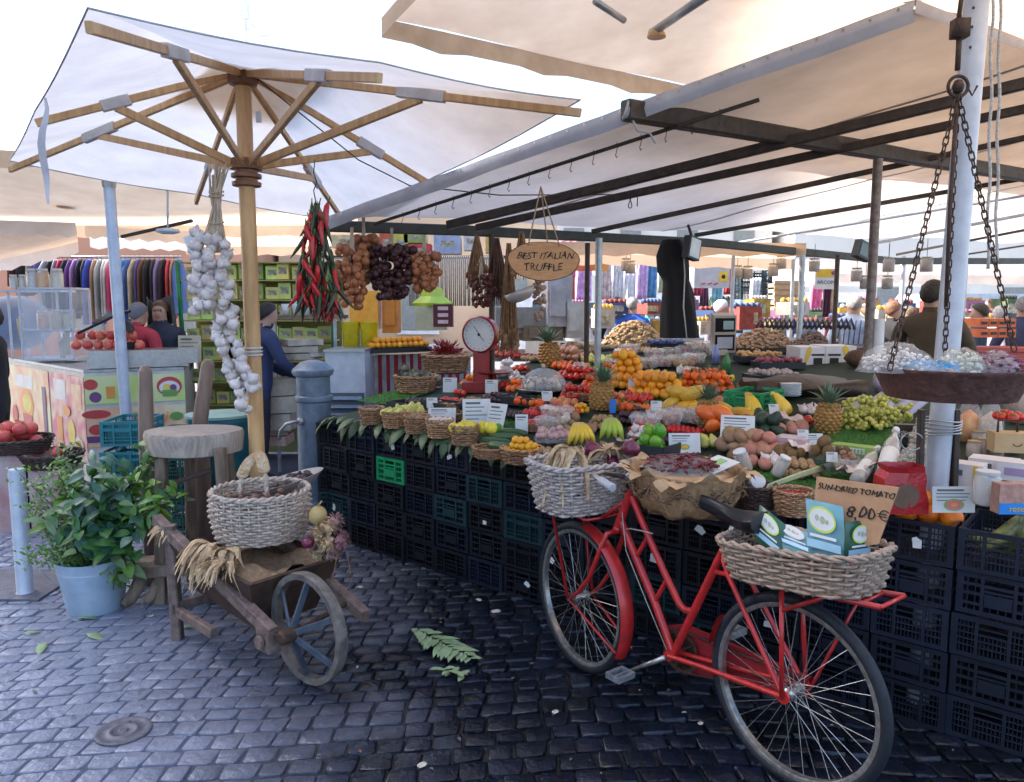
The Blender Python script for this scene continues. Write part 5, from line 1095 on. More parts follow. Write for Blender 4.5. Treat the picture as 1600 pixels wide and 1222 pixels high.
def heap(k, u, v, wpx, dep, layers, label, group=None, h=0, spacing=1.85, r=None, mx=99, pos=None, taper=.27, box=False, sc=1, seed=0):
    rr_ = r or {'orange': .037, 'amber': .034, 'mandarin': .03, 'tomato': .03, 'cherry tomato': .016, 'yellow cherry': .018, 'lemon': .036, 'lime': .034, 'apple': .036, 'pear': .034, 'kiwi': .029, 'potato': .034, 'pink': .036, 'avocado': .038, 'red onion': .043, 'mango': .055, 'papaya': .05, 'artichoke': .035, 'walnut': .02, 'pomegranate': .043, 'garlic': .03, 'plum': .02, 'strawberry': .017}[k]
    rr_ *= sc; c = pos if pos is not None else ct(u, v, h + rr_*.7); a = wpx * c.y / F / 2; bb_ = dep/2; rg_ = random.Random(u*7 + v + seed); n = 0
    for L in range(layers):
        f = 1 - L*taper; off = rr_*.9*(L % 2); st = rr_*spacing
        ny = max(0, int(bb_*f/ (st*.9))); 
        for j in range(-ny, ny+1):
            nx = int(a*f/st + .5)
            for i in range(-nx, nx+1):
                x = i*st + (off if j % 2 == 0 else off + rr_*.9) - rr_*.45; y = j*st*.88 + off*.5
                if not box and (x/(a*f + rr_*.3))**2 + (y/(bb_*f + rr_*.3))**2 > 1.05: continue
                if box and abs(x) > a*f: continue
                if n >= mx: return
                p = c + FD*(x + rg_.uniform(-.12, .12)*rr_) + FN*(y + rg_.uniform(-.12, .12)*rr_); p.z = (cz(p, h + rr_*.7) if pos is None else c.z) + L*rr_*1.5 + rg_.uniform(-.1, .1)*rr_
                K[k].put(p, (rg_.uniform(-.8, .8), rg_.uniform(-.8, .8), rg_.uniform(0, 6.3)), rg_.uniform(.9, 1.1)*sc, label, group or (label.split(' ', 1)[1]), k if k not in ('amber', 'pink', 'yellow cherry') else {'amber': 'orange', 'pink': 'potato', 'yellow cherry': 'tomato'}[k]); n += 1
def sb(): 
    t_ = T('small_basket', 'x', 'basket'); b, rim, bt = wicker(ellip(.07), .075, 8, 16, .0036, flare=1.22, seed=3); b.build('woven_wall', wicb, t_, smooth=True); rim.build('rim', wicb, t_, smooth=True); bt.build('bottom', wicb, t_); return t_
SB = Kind(sb)
def sbask(u, v, wpx, label, what=None, sc=1, **k):
    c = ct(u, v); s_ = wpx*c.y/F/2/.0855
    SB.put(c, U(0, 3), (s_, s_, s_*sc), label, 'small honey wicker baskets on the table', 'basket'); global BTOP; BTOP = c + Z*(.075*s_*sc); return c, s_
def trayk():
    b = MB(); w_, d_, h_ = .34, .24, .06
    for s in (-1, 1): b.box((0, s*d_/2, h_/2), (w_, .008, h_)); b.box((s*w_/2, 0, h_/2), (.008, d_-.008, h_))
    b.box((0, 0, .006), (w_-.008, d_-.008, .008)); return b.build('shallow_tray', M('black tray plastic', (.03, .035, .04), rough=.35))
TR = Kind(trayk)
def traywood():
    b = MB(); w_, d_, h_ = .36, .26, .075
    for s in (-1, 1):
        for z_ in (.02, .055): b.box((0, s*d_/2, z_), (w_, .007, .026)); b.box((s*w_/2, 0, z_), (.007, d_-.01, .026))
        for q in (-1, 1): b.box((s*(w_/2-.016), q*(d_/2-.016), .04), (.02, .02, .085))
    b.box((0, 0, .006), (w_-.01, d_-.01, .006)); return b.build('wooden_fruit_box', M('pale crate wood', (.5, .36, .2), (.4, .27, .14), 20, .8, stretch=(1, 6, 1)))
TW = Kind(traywood)
def discbowl():
    b = MB(); b.lathe([(.05, 0), (.06, .004), (.085, .035), (.09, .036), (.062, -.003), (.05, -.004)], (0, 0, 0), 24); return b.build('bowl', M('brown clay bowl', (.25, .08, .05), (.18, .05, .03), 14, .4), smooth=True)
BW = Kind(discbowl)
def card_(u, v, wpx, hpx, label, lines=4, h=.03, tilt=-.5, pict=None, m=paper, stick=False, yaw=None, base=None):
    c = base or ct(u, v + hpx*.3, h); w_, h_ = wpx*c.y/F, hpx*c.y/F*1.05; t_ = T('price_card', label, 'price card', c, 'price cards on the fruit table')
    ya = yaw if yaw is not None else 0; xd = V((cos(ya), sin(ya), 0)); yd = (Z*cos(tilt*-1 if tilt < 0 else tilt) + V((-sin(ya), cos(ya), 0))*sin(abs(tilt))).normalized(); n_ = xd.cross(yd).normalized(); cc = c + yd*h_*.35
    b = MB(); b.box(cc, (w_, h_, .0015), ax=(xd, yd, n_)); b.build('sheet', m, t_)
    b = MB(); rg_ = random.Random(u)
    for k in range(lines):
        ww = w_*rg_.uniform(.45, .8); b.box(cc + yd*(h_*(.36 - .13*k)) - xd*(w_*.42-ww/2)*.8 + n_*.0015, (ww, h_*(.07 if k == 0 else .03), .001), ax=(xd, yd, n_), mi=0)
    if pict:
        q = cc - yd*h_*.2 + n_*.002; N = 18
        for r_, mi in pict: b.add([q + n_*(.0005*mi)] + [q + n_*(.0005*mi) + xd*(r_*w_*cos(2*pi*i/N)) + yd*(r_*w_*.6*sin(2*pi*i/N)) for i in range(N)], [(0, 1+i, 1+(i+1) % N) for i in range(N)], mi)
    b.build('print', [M('grey print ink', (.12, .13, .15)), M('print green', (.25, .5, .12)), M('print pink', (.75, .2, .25)), M('print orange', (.85, .4, .05))], t_)
    return t_

# ---- front row of small baskets (fountain end towards the bicycle)
row = [(581, 662, 34, None, 'small basket nearest the iron fountain in the front row'), (616, 668, 34, 'pear', 'second small basket of the front row, with pale pears'), (651, 676, 36, 'walnut', 'third small basket of the front row, with pale nuts'), (687, 683, 38, 'garlic', 'fourth small basket of the front row, with white cloves'), (726, 694, 40, 'lemon', 'fifth small basket of the front row, under two lemons')]
for i, (u, v, w_, k, lb) in enumerate(row):
    c, s_ = sbask(u, v, w_*1.12, lb, sc=1.5)
    if i == 0: heap('plum', u, v, 26, .1, 1, 'dark plum in the basket nearest the fountain', pos=BTOP - Z*.008, mx=9)
    if k: heap(k, u, v, w_*.75, .13, 1, {'pear': 'pale pear in the second front row basket', 'walnut': 'pale nut in the third front row basket', 'garlic': 'white garlic bulb in the fourth front row basket', 'lemon': 'bright yellow lemon in the fifth front row basket'}[k], pos=BTOP - Z*.008, mx=9, sc=.8 if k == 'garlic' else .9)
heap('lemon', 757, 668, 24, .06, 1, 'bright yellow lemon lying just right of the fifth front row basket', h=.06, mx=2)

c, s_ = sbask(768, 714, 62, 'flat honey basket with green squash beside the lemons', sc=.6); 
c, s_ = sbask(815, 722, 66, 'wide basket heaped with yellow cherry tomatoes', sc=.8); heap('yellow cherry', 815, 706, 58, .17, 3, 'small yellow tomato heaped in the wide front basket', pos=BTOP - Z*.012, mx=64)
c, s_ = sbask(852, 732, 50, 'wicker basket between the yellow tomatoes and the bicycle basket', sc=1)
heap('walnut', 852, 716, 40, .11, 2, 'brown nut in the basket beside the bicycle basket', pos=BTOP - Z*.01, mx=18)
# cucumbers
def cuc():
    b = MB(); b.tube([(-.1, 0, 0), (-.09, 0, 0), (-.05, .003, 0), (0, .006, 0), (.05, .004, 0), (.09, -.002, 0), (.1, -.003, 0)], [.006, .018, .024, .025, .024, .018, .006], 12); return b.build('cucumber', M('cucumber skin', (.025, .07, .02), (.06, .12, .04), 14, .35, stretch=(.3, 3, 3)), smooth=True)
CU = Kind(cuc)
for i, (u, v, a) in enumerate(((775, 690, .2), (790, 683, .5), (803, 676, .1), (783, 698, -.1))): CU.put(ct(u, v, .035 + .01*i), (0, 0, YAW + a), 1, 'dark green cucumber lying behind the yellow tomato basket', 'cucumbers behind the yellow tomatoes', 'cucumber')
# second row
c, s_ = sbask(640, 655, 66, 'pale wicker basket of yellow pears behind the front row', sc=.5); heap('pear', 640, 640, 56, .12, 1, 'yellow green pear in the basket behind the front row', pos=BTOP, mx=9)
card_(690, 650, 44, 26, 'small white card among white cloves behind the fourth basket', 3, tilt=.6)
card_(745, 650, 44, 46, 'large white price sheet standing behind the lemons', 5, tilt=.2, h=.02, yaw=.1)
card_(772, 655, 34, 44, 'tilted white price sheet leaning right of the large one', 4, tilt=.35, yaw=-.6)
card_(815, 665, 20, 30, 'small folded white card standing behind the cucumbers', 2, tilt=.1)
card_(703, 603, 22, 22, 'small white card beside the persimmon punnet', 2, tilt=.2); card_(768, 605, 20, 20, 'small pale card in front of the garlic bulbs', 2, tilt=.2)
heap('garlic', 682, 662, 30, .1, 1, 'white garlic bulb on the table behind the fourth basket', h=.02, mx=7)
c, s_ = sbask(650, 612, 66, 'larger honey basket of green artichokes at the fountain end', sc=.85); heap('artichoke', 650, 592, 54, .22, 2, 'green artichoke in the honey basket', pos=BTOP, mx=14)
TR.put(ct(648, 640, .01), (0, 0, YAW), 1, 'black tray of violet vegetables in front of the artichoke basket', 'shallow black trays on the table', 'tray'); heap('plum', 648, 634, 46, .18, 2, 'violet plum in the tray before the artichokes', h=.02, mx=40, sc=1.05)
TR.put(ct(690, 640, .01), (0, 0, YAW), (1, .8, 1), 'black tray of small brown fruit right of the violet tray', 'shallow black trays on the table', 'tray'); heap('walnut', 690, 634, 60, .16, 1, 'small brown fruit in the tray right of the violet tray', h=.02, mx=28, sc=1.05)
c, s_ = sbask(697, 581, 74, 'honey basket holding the red chilli bouquet on a dark plate', sc=.8)
b = MB(); b.lathe([(.0, 0), (.19, .004), (.2, .012), (.195, .016), (.05, .008), (0, .008)], c + Z*-.012, 30); tag(b.build('dark_plate', M('dark glazed plate', (.03, .025, .02), rough=.2), smooth=True), 'dark round plate under the basket of red chillies', 'plate')
b = MB(); rg_ = random.Random(14); ctr = BTOP + Z*.01
for i in range(190):
    d = V((rg_.gauss(0, 1), rg_.gauss(0, 1), abs(rg_.gauss(0, .8)) + .15)).normalized(); p = ctr + d*rg_.uniform(.02, .12); b.tube([p, p + d*.03 + Z*.0, p + d*.062 + V((0, 0, rg_.uniform(-.01, .02)))], [.004, .007, .001], 5)
tag(b.build('chilli_bouquet', M('dark bright chilli', (.32, .015, .015), (.2, .01, .01), 30, .3), smooth=True), 'bouquet of small dark red chillies in the basket left of the dial scale', 'chilli bouquet')
# red dial scale
Ys2 = ct(742, 612).y; c = ct(742, 612); t = T('dial_scale', 'red shop scale with a round white dial on a pedestal', 'scale', c); cd_ = at(748, 523, Ys2); rd_ = 28*Ys2/F
redp_ = M('red scale paint', (.3, .012, .015), (.2, .01, .01), 10, .3); axs = (V((.92, -.38, 0)).normalized(), Z, V((-.38, -.92, 0)).normalized())
b = MB(); b.lathe([(rd_*.9, -.1), (rd_*1.02, -.09), (rd_*1.05, 0), (rd_*.96, .012), (rd_*.93, .0), (rd_*.9, -.005)], cd_, 36, ax=axs); b.build('dial_housing', redp_, t, auto=True)
b = MB(); b.lathe([(rd_*.93, -.004), (rd_*.93, .0), (0, .0)], cd_, 36, ax=axs); 
for k in range(20):
    a = 2*pi*k/20; b.box(cd_ + axs[0]*(rd_*.8*cos(a)) + axs[1]*(rd_*.8*sin(a)) + axs[2]*.001, (.003, .012, .001), ax=(axs[0]*-sin(a)+axs[1]*cos(a), axs[0]*cos(a)+axs[1]*sin(a), axs[2]), mi=1)
b.box(cd_ + axs[2]*.002 + axs[1]*.01, (.004, rd_*1.0, .001), ax=(axs[0]*.8 + axs[1]*.6, axs[1]*.8 - axs[0]*.6, axs[2]), mi=1); b.lathe([(.012, 0), (.01, .004), (0, .004)], cd_, 10, ax=axs, mi=1); b.build('dial', [paper, ink], t)
b = MB(); q = cd_ - axs[2]*.05; b.beam(V((q.x, q.y, c.z)), V((q.x, q.y, cd_.z - rd_*.9)), .13, .1); b.box((q.x, q.y, c.z + .04), (.3, .24, .08)); b.lathe([(.02, 0), (.02, .05), (.13, .06), (.15, .075), (0, .07)], V((q.x + .1, q.y + .02, c.z + .08)), 24); b.build('pedestal', redp_, t)
# mid-left produce
heap('orange', 744, 600, 60, .1, 2, 'bright persimmon orange in the row before the dial scale', h=.02, mx=22, sc=.8)
BW.put(ct(780, 628), 0, 1.4, 'clay bowl of red berries behind the price sheets', 'clay bowls on the table', 'bowl'); heap('plum', 780, 622, 54, .17, 2, 'dark berry in the clay bowl behind the price sheets', h=.03, mx=34)
heap('garlic', 757, 588, 46, .14, 3, 'pinkish garlic bulb in the pile below the dial scale', h=.02, mx=24)
heap('garlic', 790, 582, 30, .12, 3, 'white garlic bulb in the pile left of the steel dome', h=.02, mx=14)
heap('mandarin', 808, 606, 28, .13, 2, 'orange mandarin by the cheese wedge left of the dome', h=.02, mx=10); heap('tomato', 787, 600, 20, .1, 1, 'red tomato left of the steel dome', h=.02, mx=4)
heap('tomato', 817, 575, 26, .1, 2, 'red tomato behind the steel dome', h=.03, mx=6)
# dome covered dish
c = ct(849, 612, .02); t = T('covered_dish', 'clear plastic dome over a dish of pale vegetables', 'dish', c); rD = 37*c.y/F
b = MB(); b.lathe([(rD*.6, 0), (rD*1.15, .02), (rD*1.18, .03), (rD*.6, .014), (0, .014)], c, 30); b.build('dish', chrome, t, smooth=True)
b = MB(); b.lathe([(rD*cos(a), .03 + rD*.85*sin(a)) for a in [pi/2*i/10 for i in range(11)]][:-1] + [(0, .03 + rD*.85)], c, 30); b.lathe([(.012, 0), (.02, .02), (0, .028)], c + Z*(.03 + rD*.85), 12); b.build('dome', M('clear dome', (.9, .9, .9), rough=.06, alpha=.3, spec=1), t, smooth=True)
b = MB(); rg_ = random.Random(3)
for i in range(40): a, q = rg_.uniform(0, 6.3), rg_.random()**.5*rD*.75; b.ball(c + V((q*cos(a), q*sin(a), .03 + rg_.random()*.06)), rg_.uniform(.02, .034), 8, 6, jit=.1, mi=rg_.randrange(2))
b.build('vegetables', [M('mushroom', (.6, .52, .45)), M('dark cap', (.08, .06, .07))], t, smooth=True)
TR.put(ct(815, 632, .01), (0, 0, YAW), (1, .7, 1), 'black tray of orange peppers in front of the dome', 'shallow black trays on the table', 'tray'); heap('mandarin', 824, 628, 54, .1, 1, 'orange pepper sized fruit in the tray before the dome', h=.03, mx=10, sc=1.1)
heap('plum', 800, 648, 80, .12, 1, 'black plum in the strip behind the price sheets', h=.02, mx=30); heap('plum', 880, 600, 30, .15, 2, 'dark plum right of the plastic dome', h=.02, mx=16)
# centre: tomatoes, pineapple, fruits
heap('cherry tomato', 865, 642, 90, .2, 2, 'small cherry tomato in the red patch below the dome', h=.02, mx=80)
heap('tomato', 905, 615, 60, .22, 2, 'ripe tomato left of the middle pineapple', h=.02, mx=26); heap('tomato', 905, 585, 66, .2, 3, 'orange red tomato in the rows above the dome', h=.03, mx=34)
heap('mandarin', 895, 570, 70, .25, 2, 'orange mandarin with a leaf left of the big orange heap', h=.03, mx=24)
heap('potato', 888, 650, 30, .1, 1, 'brown fruit beside the cherry tomatoes', h=.02, mx=5); heap('tomato', 985, 620, 70, .2, 2, 'ripe tomato right of the middle pineapple', h=.02, mx=20)
def pine():
    t_ = T('pineapple', 'x', 'pineapple'); b = MB(); rg_ = random.Random(4); prof = [(0, 0), (.045, .004), (.06, .03), (.066, .08), (.06, .13), (.045, .16), (.02, .17)]
    b.lathe(prof, (0, 0, 0), 20); b_ = MB()
    for i in range(9):
        z_ = .012 + .018*i; rr_ = .045 + .021*sin(pi*min(1, (z_+.01)/.17)*.95)
        for j in range(12): a = 2*pi*(j + .5*(i % 2))/12; b.ball((rr_*cos(a), rr_*sin(a), z_), (.013, .013, .009), 5, 4)
    b.build('fruit', M('pineapple skin', (.5, .26, .06), (.25, .14, .05), 60, .6, bump=.4), t_, smooth=True)
    for i in range(46):
        a = i*2.4; f = i/46; d = V((cos(a)*(1.1-f), sin(a)*(1.1-f), .5 + 1.2*f)); b_.leaf(V((.015*cos(a), .015*sin(a), .165)), d, V((-cos(a), -sin(a), 1)), .1 + .03*sin(i), .018, .35 - .3*f)
    b_.build('crown', M('pineapple leaf', (.14, .22, .14), (.08, .14, .09), 20, .5), t_, smooth=True); return t_
PN = Kind(pine)
for u, v, s_, lb in ((938, 640, 1.15, 'pineapple with a blue tag standing in the middle of the display'), (1106, 668, 1.0, 'pineapple standing between the yellow mangoes'), (1292, 676, 1.0, 'pineapple with tufted crown left of the pale grapes'), (862, 575, 1.4, 'dark pineapple standing behind the plastic dome')):
    PN.put(ct(u, v), (U(-.1, .1), U(-.1, .1), U(0, 6)), s_, lb, 'pineapples', 'pineapple')
b = MB(); q = ct(955, 632, .07) - V((0, .08, 0)); b.box(q, (.04, .003, .09), ax=(V((1, 0, 0)), V((0, 1, 0)), Z)); b.box(q + V((0, -.002, .01)), (.034, .002, .025)); tag(b.build('blue_tag', [M('bright blue card', (.03, .2, .65))]), 'bright blue hanging tag on the middle pineapple', 'tag')
# oranges heaps in the middle/back
TW.put(ct(977, 605, .0), (0, 0, YAW), (1, 1, 1), 'slatted wooden box under the tall amber orange heap', 'slatted wooden boxes on the table', 'box')
heap('amber', 977, 596, 66, .3, 5, 'amber orange in the tall middle heap', h=.03, mx=70, taper=.15); heap('amber', 1028, 610, 100, .28, 3, 'amber orange in the long heap left of the mandarins', h=.02, mx=70, taper=.2)
heap('mandarin', 1010, 590, 80, .2, 2, 'red orange mandarin behind the amber oranges', h=.05, mx=24)
heap('mandarin', 1098, 604, 88, .3, 4, 'deep orange mandarin in the heap left of the digital scale', h=.03, mx=90, taper=.14)
heap('mandarin', 1000, 635, 60, .12, 1, 'mandarin at the front foot of the amber heap', h=.02, mx=9)
# back rows
for i, (u, v, w_, k, lb, L, mx) in enumerate(((885, 556, 60, 'pink', 'brown pink potato in the back row left end', 2, 30), (935, 562, 50, 'pear', 'yellow pear in the back row', 1, 14), (905, 548, 60, 'potato', 'tan potato in the furthest back row', 2, 24),
      (990, 566, 60, 'potato', 'tan fruit behind the tall amber heap', 1, 16), (1000, 545, 70, 'walnut', 'nut in the back trays before the heaped nuts', 2, 50), (1050, 566, 70, 'potato', 'pale brown root in the back tray row', 1, 16), (1085, 578, 60, 'garlic', 'pale garlic bulb behind the mandarins', 1, 12), (930, 580, 46, 'lime', 'green fruit between tomatoes and amber oranges', 1, 9))):
    heap(k, u, v, w_, .22, L, lb, h=.02, mx=mx)
flatm = M('clear punnet', (.85, .85, .85), rough=.1, alpha=.28, spec=.8)
def punn():
    t_ = T('punnet', 'x', 'punnet'); b = MB(); w_, d_, h_ = .16, .11, .06
    P = [[V((sx*w_/2*k, sy*d_/2*k, z_)) for sx, sy in ((-1, -1), (1, -1), (1, 1), (-1, 1), (-1, -1))] for k, z_ in ((.8, 0), (.98, h_*.9), (1.06, h_*.92), (1.06, h_), (.9, h_*1.3), (.5, h_*1.35))]
    b.grid(P); b.build('lidded_tray', flatm, t_); b = MB(); rg_ = random.Random(1)
    for i in range(26): b.ball((rg_.uniform(-.06, .06), rg_.uniform(-.04, .04), rg_.uniform(.01, .05)), .014, 6, 5)
    b.build('contents', M('mixed berries', (.3, .06, .08), (.5, .35, .25), 6, .5, var=.3, hue=.06), t_, smooth=True); return t_
PU = Kind(punn)
rg = random.Random(5)
for i, (u, v) in enumerate([(1010, 575), (1035, 572), (1060, 570), (1085, 566), (1022, 560), (1048, 556), (1074, 553), (1100, 553), (960, 575), (978, 560), (985, 550), (1095, 545), (1062, 655), (1040, 662), (1085, 660), (1010, 668), (870, 655), (862, 672)]):
    PU.put(ct(u, v, .02 if v < 600 else .03), (0, 0, YAW + rg.uniform(-.4, .4)), rg.uniform(.95, 1.15), f'{ORD[i]} clear punnet of mixed fruit, counting from the middle back row' if i < 12 else f'clear punnet of pinkish fruit in the front rows, {ORD[i-12]} from the price sheet', 'clear fruit punnets on the table', 'punnet')
plastic_bag('vegetable_bag', 'clear bag of pinkish onions behind the yellow bananas', ct(862, 690, .02), (.11, .08, .07), 'ball', M('pale pink onion', (.6, .38, .36), (.45, .25, .25), 14, .5), 40, .024)
# banana hands
def banana_hand(n, m, L=.11, r=.015, name='banana_hand'):
    b = MB()
    for row_ in range(2):
        for i in range(n):
            a = (i-(n-1)/2)*.2; pts = [V(((i-(n-1)/2)*r*(.6 + 1.5*f) + sin(a)*f*L*.1, -.02 - .055*sin(f*2.6) - .022*row_, .085 - f*L*.95 + .012*(1-row_))) for f in [k/7 for k in range(8)]]
            b.tube(pts, [r*.35, r*.8, r, r*1.05, r, r*.85, r*.5, r*.2], 7)
    b.ball((0, -.01, .09), (.02, .014, .014), 8, 6); return b.build(name, m, smooth=True)
ban = M('banana yellow', (.75, .52, .04), (.62, .42, .04), 8, .4, var=.06); bang = M('green banana', (.4, .5, .06), (.3, .4, .05), 8, .4)
BA1 = Kind(lambda: banana_hand(5, ban)); BA2 = Kind(lambda: banana_hand(4, bang, r=.017)); BA3 = Kind(lambda: banana_hand(4, ban, .16, .013))
BA1.put(ct(904, 692, .045), (-.3, 0, .1), 1.12, 'bright yellow hand of baby bananas above the bicycle front basket', None, 'bananas')
BA2.put(ct(955, 684, .05), (-.3, 0, -.1), 1.1, 'green banana hand standing right of the yellow baby bananas', None, 'bananas')
BA3.put(ct(1168, 642, .04), (-.2, 0, .1), 1.1, 'yellow banana hand with raised stems on the dark green crate', None, 'bananas'); BA1.put(ct(1198, 642, .03), (.2, 0, .9), 1.2, 'yellow banana hand right of the raised stems', None, 'bananas')
BA3.put(ct(1225, 644, .0), (1.2, 0, 1.2), 1.2, 'flat lying yellow banana hand before the white cups', None, 'bananas')
# green fruit pack, red onions in the front basket
TR.put(ct(1018, 712, .01), (0, 0, YAW), (.7, .8, 1.2), 'small tray holding the bright green fruit', 'shallow black trays on the table', 'tray'); heap('lime', 1018, 700, 40, .15, 3, 'bright green fruit in the tray behind the bark basket', h=.02, mx=15, taper=.15, sc=.95)
for u, v, lb, s_ in ((924, 702, 'big red onion at the left in the white bicycle basket', 1.0), (986, 700, 'big red onion at the right in the white bicycle basket', 1.0), (956, 722, 'red onion half hidden under husks in the white basket', .9)):
    K['red onion'].put(at(u, v, Fh.y + (.02 if u < 970 else -.02)), (U(-.5, .5), U(-.5, .5), 1), s_, lb, None, 'red onion')
b = MB(); q = at(1000, 712, Fh.y + .05); 
# right part of the display
card_(1070, 694, 50, 30, 'white picture price card standing behind the bark basket', 3, h=.03, tilt=.3, pict=[(.16, 1), (.1, 3)]); card_(1152, 668, 52, 36, 'tilted white green price card beside the papayas', 4, h=.05, tilt=.5, yaw=-.3, pict=[(.2, 1)])
card_(1180, 684, 24, 16, 'small white label card in front of the dark avocados', 3, h=.03, tilt=.3); card_(1274, 690, 26, 22, 'small white label card above the brown fruit cup', 3, h=.04, tilt=.3)
heap('papaya', 1120, 668, 50, .16, 2, 'orange red papaya behind the tilted price card', h=.02, mx=7); heap('mango', 1075, 636, 66, .15, 2, 'yellow mango left of the pineapple crown', h=.02, mx=7); heap('mango', 1140, 644, 34, .1, 1, 'yellow mango right of the pineapple crown', h=.02, mx=3)
heap('tomato', 1170, 655, 36, .1, 1, 'red tomato behind the dark avocados', h=.02, mx=6); heap('avocado', 1200, 668, 54, .2, 2, 'dark green avocado in the pile right of the tilted card', h=.02, mx=12)
heap('lime', 1206, 688, 20, .06, 1, 'single lime green fruit below the avocado pile', h=.03, mx=2); heap('potato', 1150, 694, 60, .16, 2, 'tan brown fruit in the pile behind the bark basket', h=.02, mx=18); heap('pink', 1195, 700, 50, .16, 2, 'pinkish potato in the pile left of the packaged tray', h=.02, mx=14)
heap('pink', 1180, 722, 44, .1, 1, 'pinkish fruit at the front edge above the glass jars', h=.02, mx=6); heap('kiwi', 1165, 715, 40, .1, 1, 'brown kiwi beside the pinkish fruit', h=.02, mx=5)
heap('pink', 1240, 668, 50, .12, 1, 'pink onion behind the packaged tray', h=.02, mx=8); heap('tomato', 1222, 664, 26, .1, 1, 'red tomato right of the avocados', h=.02, mx=3)
b = MB(); q = ct(1240, 690, .05); b.box(q, (.17, .13, .05), ax=(FD, FN, Z)); tag(b.build('packaged_tray', M('pinkish film pack', (.62, .5, .52), (.5, .36, .4), 14, .2, alpha=.85)), 'film wrapped pinkish tray behind the brown roots', 'package'); heap('kiwi', 1238, 708, 44, .1, 1, 'brown kiwi in front of the film wrapped tray', h=.02, mx=6)
def cup():
    t_ = T('plastic_cup', 'x', 'cup'); b = MB(); b.lathe([(.04, 0), (.055, .07), (.058, .07), (.043, 0)], (0, 0, 0), 24); b.build('cup', flatm, t_, smooth=True); b = MB(); rg_ = random.Random(9)
    for i in range(22): a, q_ = rg_.uniform(0, 6.3), rg_.random()**.5*.036; b.ball((q_*cos(a), q_*sin(a), rg_.uniform(.02, .09)), (.02, .015, .014), 7, 5)
    b.build('contents', M('dates', (.2, .1, .06), (.3, .17, .1), 12, .45, var=.25), t_, smooth=True); return t_
CP = Kind(cup); CP.put(ct(1282, 722), 0, 1.15, 'clear cup of round brown fruit on the grass mat', 'clear fruit cups', 'cup'); CP.put(ct(1322, 740), 1, 1.1, 'clear cup of wrinkled dates right of the round brown fruit', 'clear fruit cups', 'cup')
heap('kiwi', 1280, 704, 26, .08, 2, 'round brown fruit topping the clear cup', h=.06, mx=7)
glass = M('jar glass', (.85, .88, .88), rough=.05, alpha=.35, spec=1)
def jar(name, label, p, r, h, cm, lidm=paper, fill=.8, tilt=None, group=None):
    t_ = T(name, label, 'jar', p, group); ax = (V((1, 0, 0)), V((0, 1, 0)), Z) if tilt is None else frame(V(tilt))
    b = MB(); b.lathe([(r*.9, 0), (r, .008), (r, h*.8), (r*.8, h*.9), (r*.8, h*.92)], p, 20, ax=ax); b.build('glass', glass, t_, smooth=True)
    b = MB(); b.lathe([(r*.86, .004), (r*.94, .01), (r*.94, h*fill*.95), (0, h*fill)], p, 18, ax=ax); b.build('contents', cm, t_, smooth=True)
    b = MB(); b.lathe([(r*.84, h*.9), (r*.86, h*.91), (r*.86, h), (0, h)], p, 20, ax=ax); b.build('lid', lidm, t_, auto=True); return t_
spice = M('pale spice', (.5, .38, .28), (.38, .28, .2), 60, .8); jar('spice_jar', 'tilted clear jar lying on the grass mat above the green stalk', ct(1213, 742, .03), .03, .1, spice, tilt=(.3, -.3, .9)); jar('spice_jar', 'jar with a white lid facing forward beside the bark basket', ct(1178, 757, .03), .036, .1, spice, tilt=(-.1, -.9, .35)); jar('spice_jar', 'brown paper wrapped jar leaning behind the white lidded jar', ct(1166, 735, .03), .035, .11, M('kraft paper', (.5, .34, .2)), tilt=(-.4, -.2, .9))
b = MB(); p, q = ct(1200, 762, .06), ct(1292, 732, .05)
for k in range(7): o = FN*(.006*(k-3)) + Z*(.006*(k % 3)); b.tube([p + o, p.lerp(q, .5) + o + Z*.005, q + o*1.6], [.005, .008, .005], 5)
tag(b.build('cardoon_stalk', M('pale green stalk', (.45, .48, .28), (.34, .38, .2), 30, .6), smooth=True), 'long pale green stalk lying across the front edge below the jars', 'stalk')
for u, v, w_, lb, mt_, k in ((1186, 790, 62, 'dark wicker basket hanging at the table edge left of the red chilli basket', wicd, None), (1244, 800, 60, 'brown wicker basket with red dried chillies at the table edge', wicb, 1)):
    c = ct(u, v, -.03) - FN*.04; t_ = basket('edge_basket', lb, 'basket', c, ellip(w_*c.y/F/2.4), .1, 11, 20, .004, mt_, flare=1.2, seed=u)
    if k:
        b = MB()
        for i in range(60): d = V((rg.gauss(0, 1), rg.gauss(0, 1), .4)).normalized(); p = c + V((rg.uniform(-.05, .05), rg.uniform(-.04, .04), .08)); b.tube([p - d*.03, p, p + d*.03], [.002, .006, .001], 5)
        tag(b.build('dried_chillies', M('bright chilli', (.45, .02, .03)), smooth=True), 'red dried chillies in the brown wicker edge basket', 'dried chillies', kind='stuff')
b = MB(); q = ct(1335, 703, .03); b.box(q, (.2, .08, .05), ax=(FD, FN, Z)); b.box(q - FN*.041 + Z*.002, (.12, .002, .028), ax=(FD, FN, Z), mi=1)
for k in range(7): b.box(q - FN*.043 + FD*(-.05 + .016*k) + Z*.002, (.008, .001, .018), ax=(FD, FN, Z), mi=0)
tag(b.build('green_carton', [M('carton green', (.3, .5, .12), rough=.5), paper]), 'light green printed carton lying before the grass mat', 'carton')
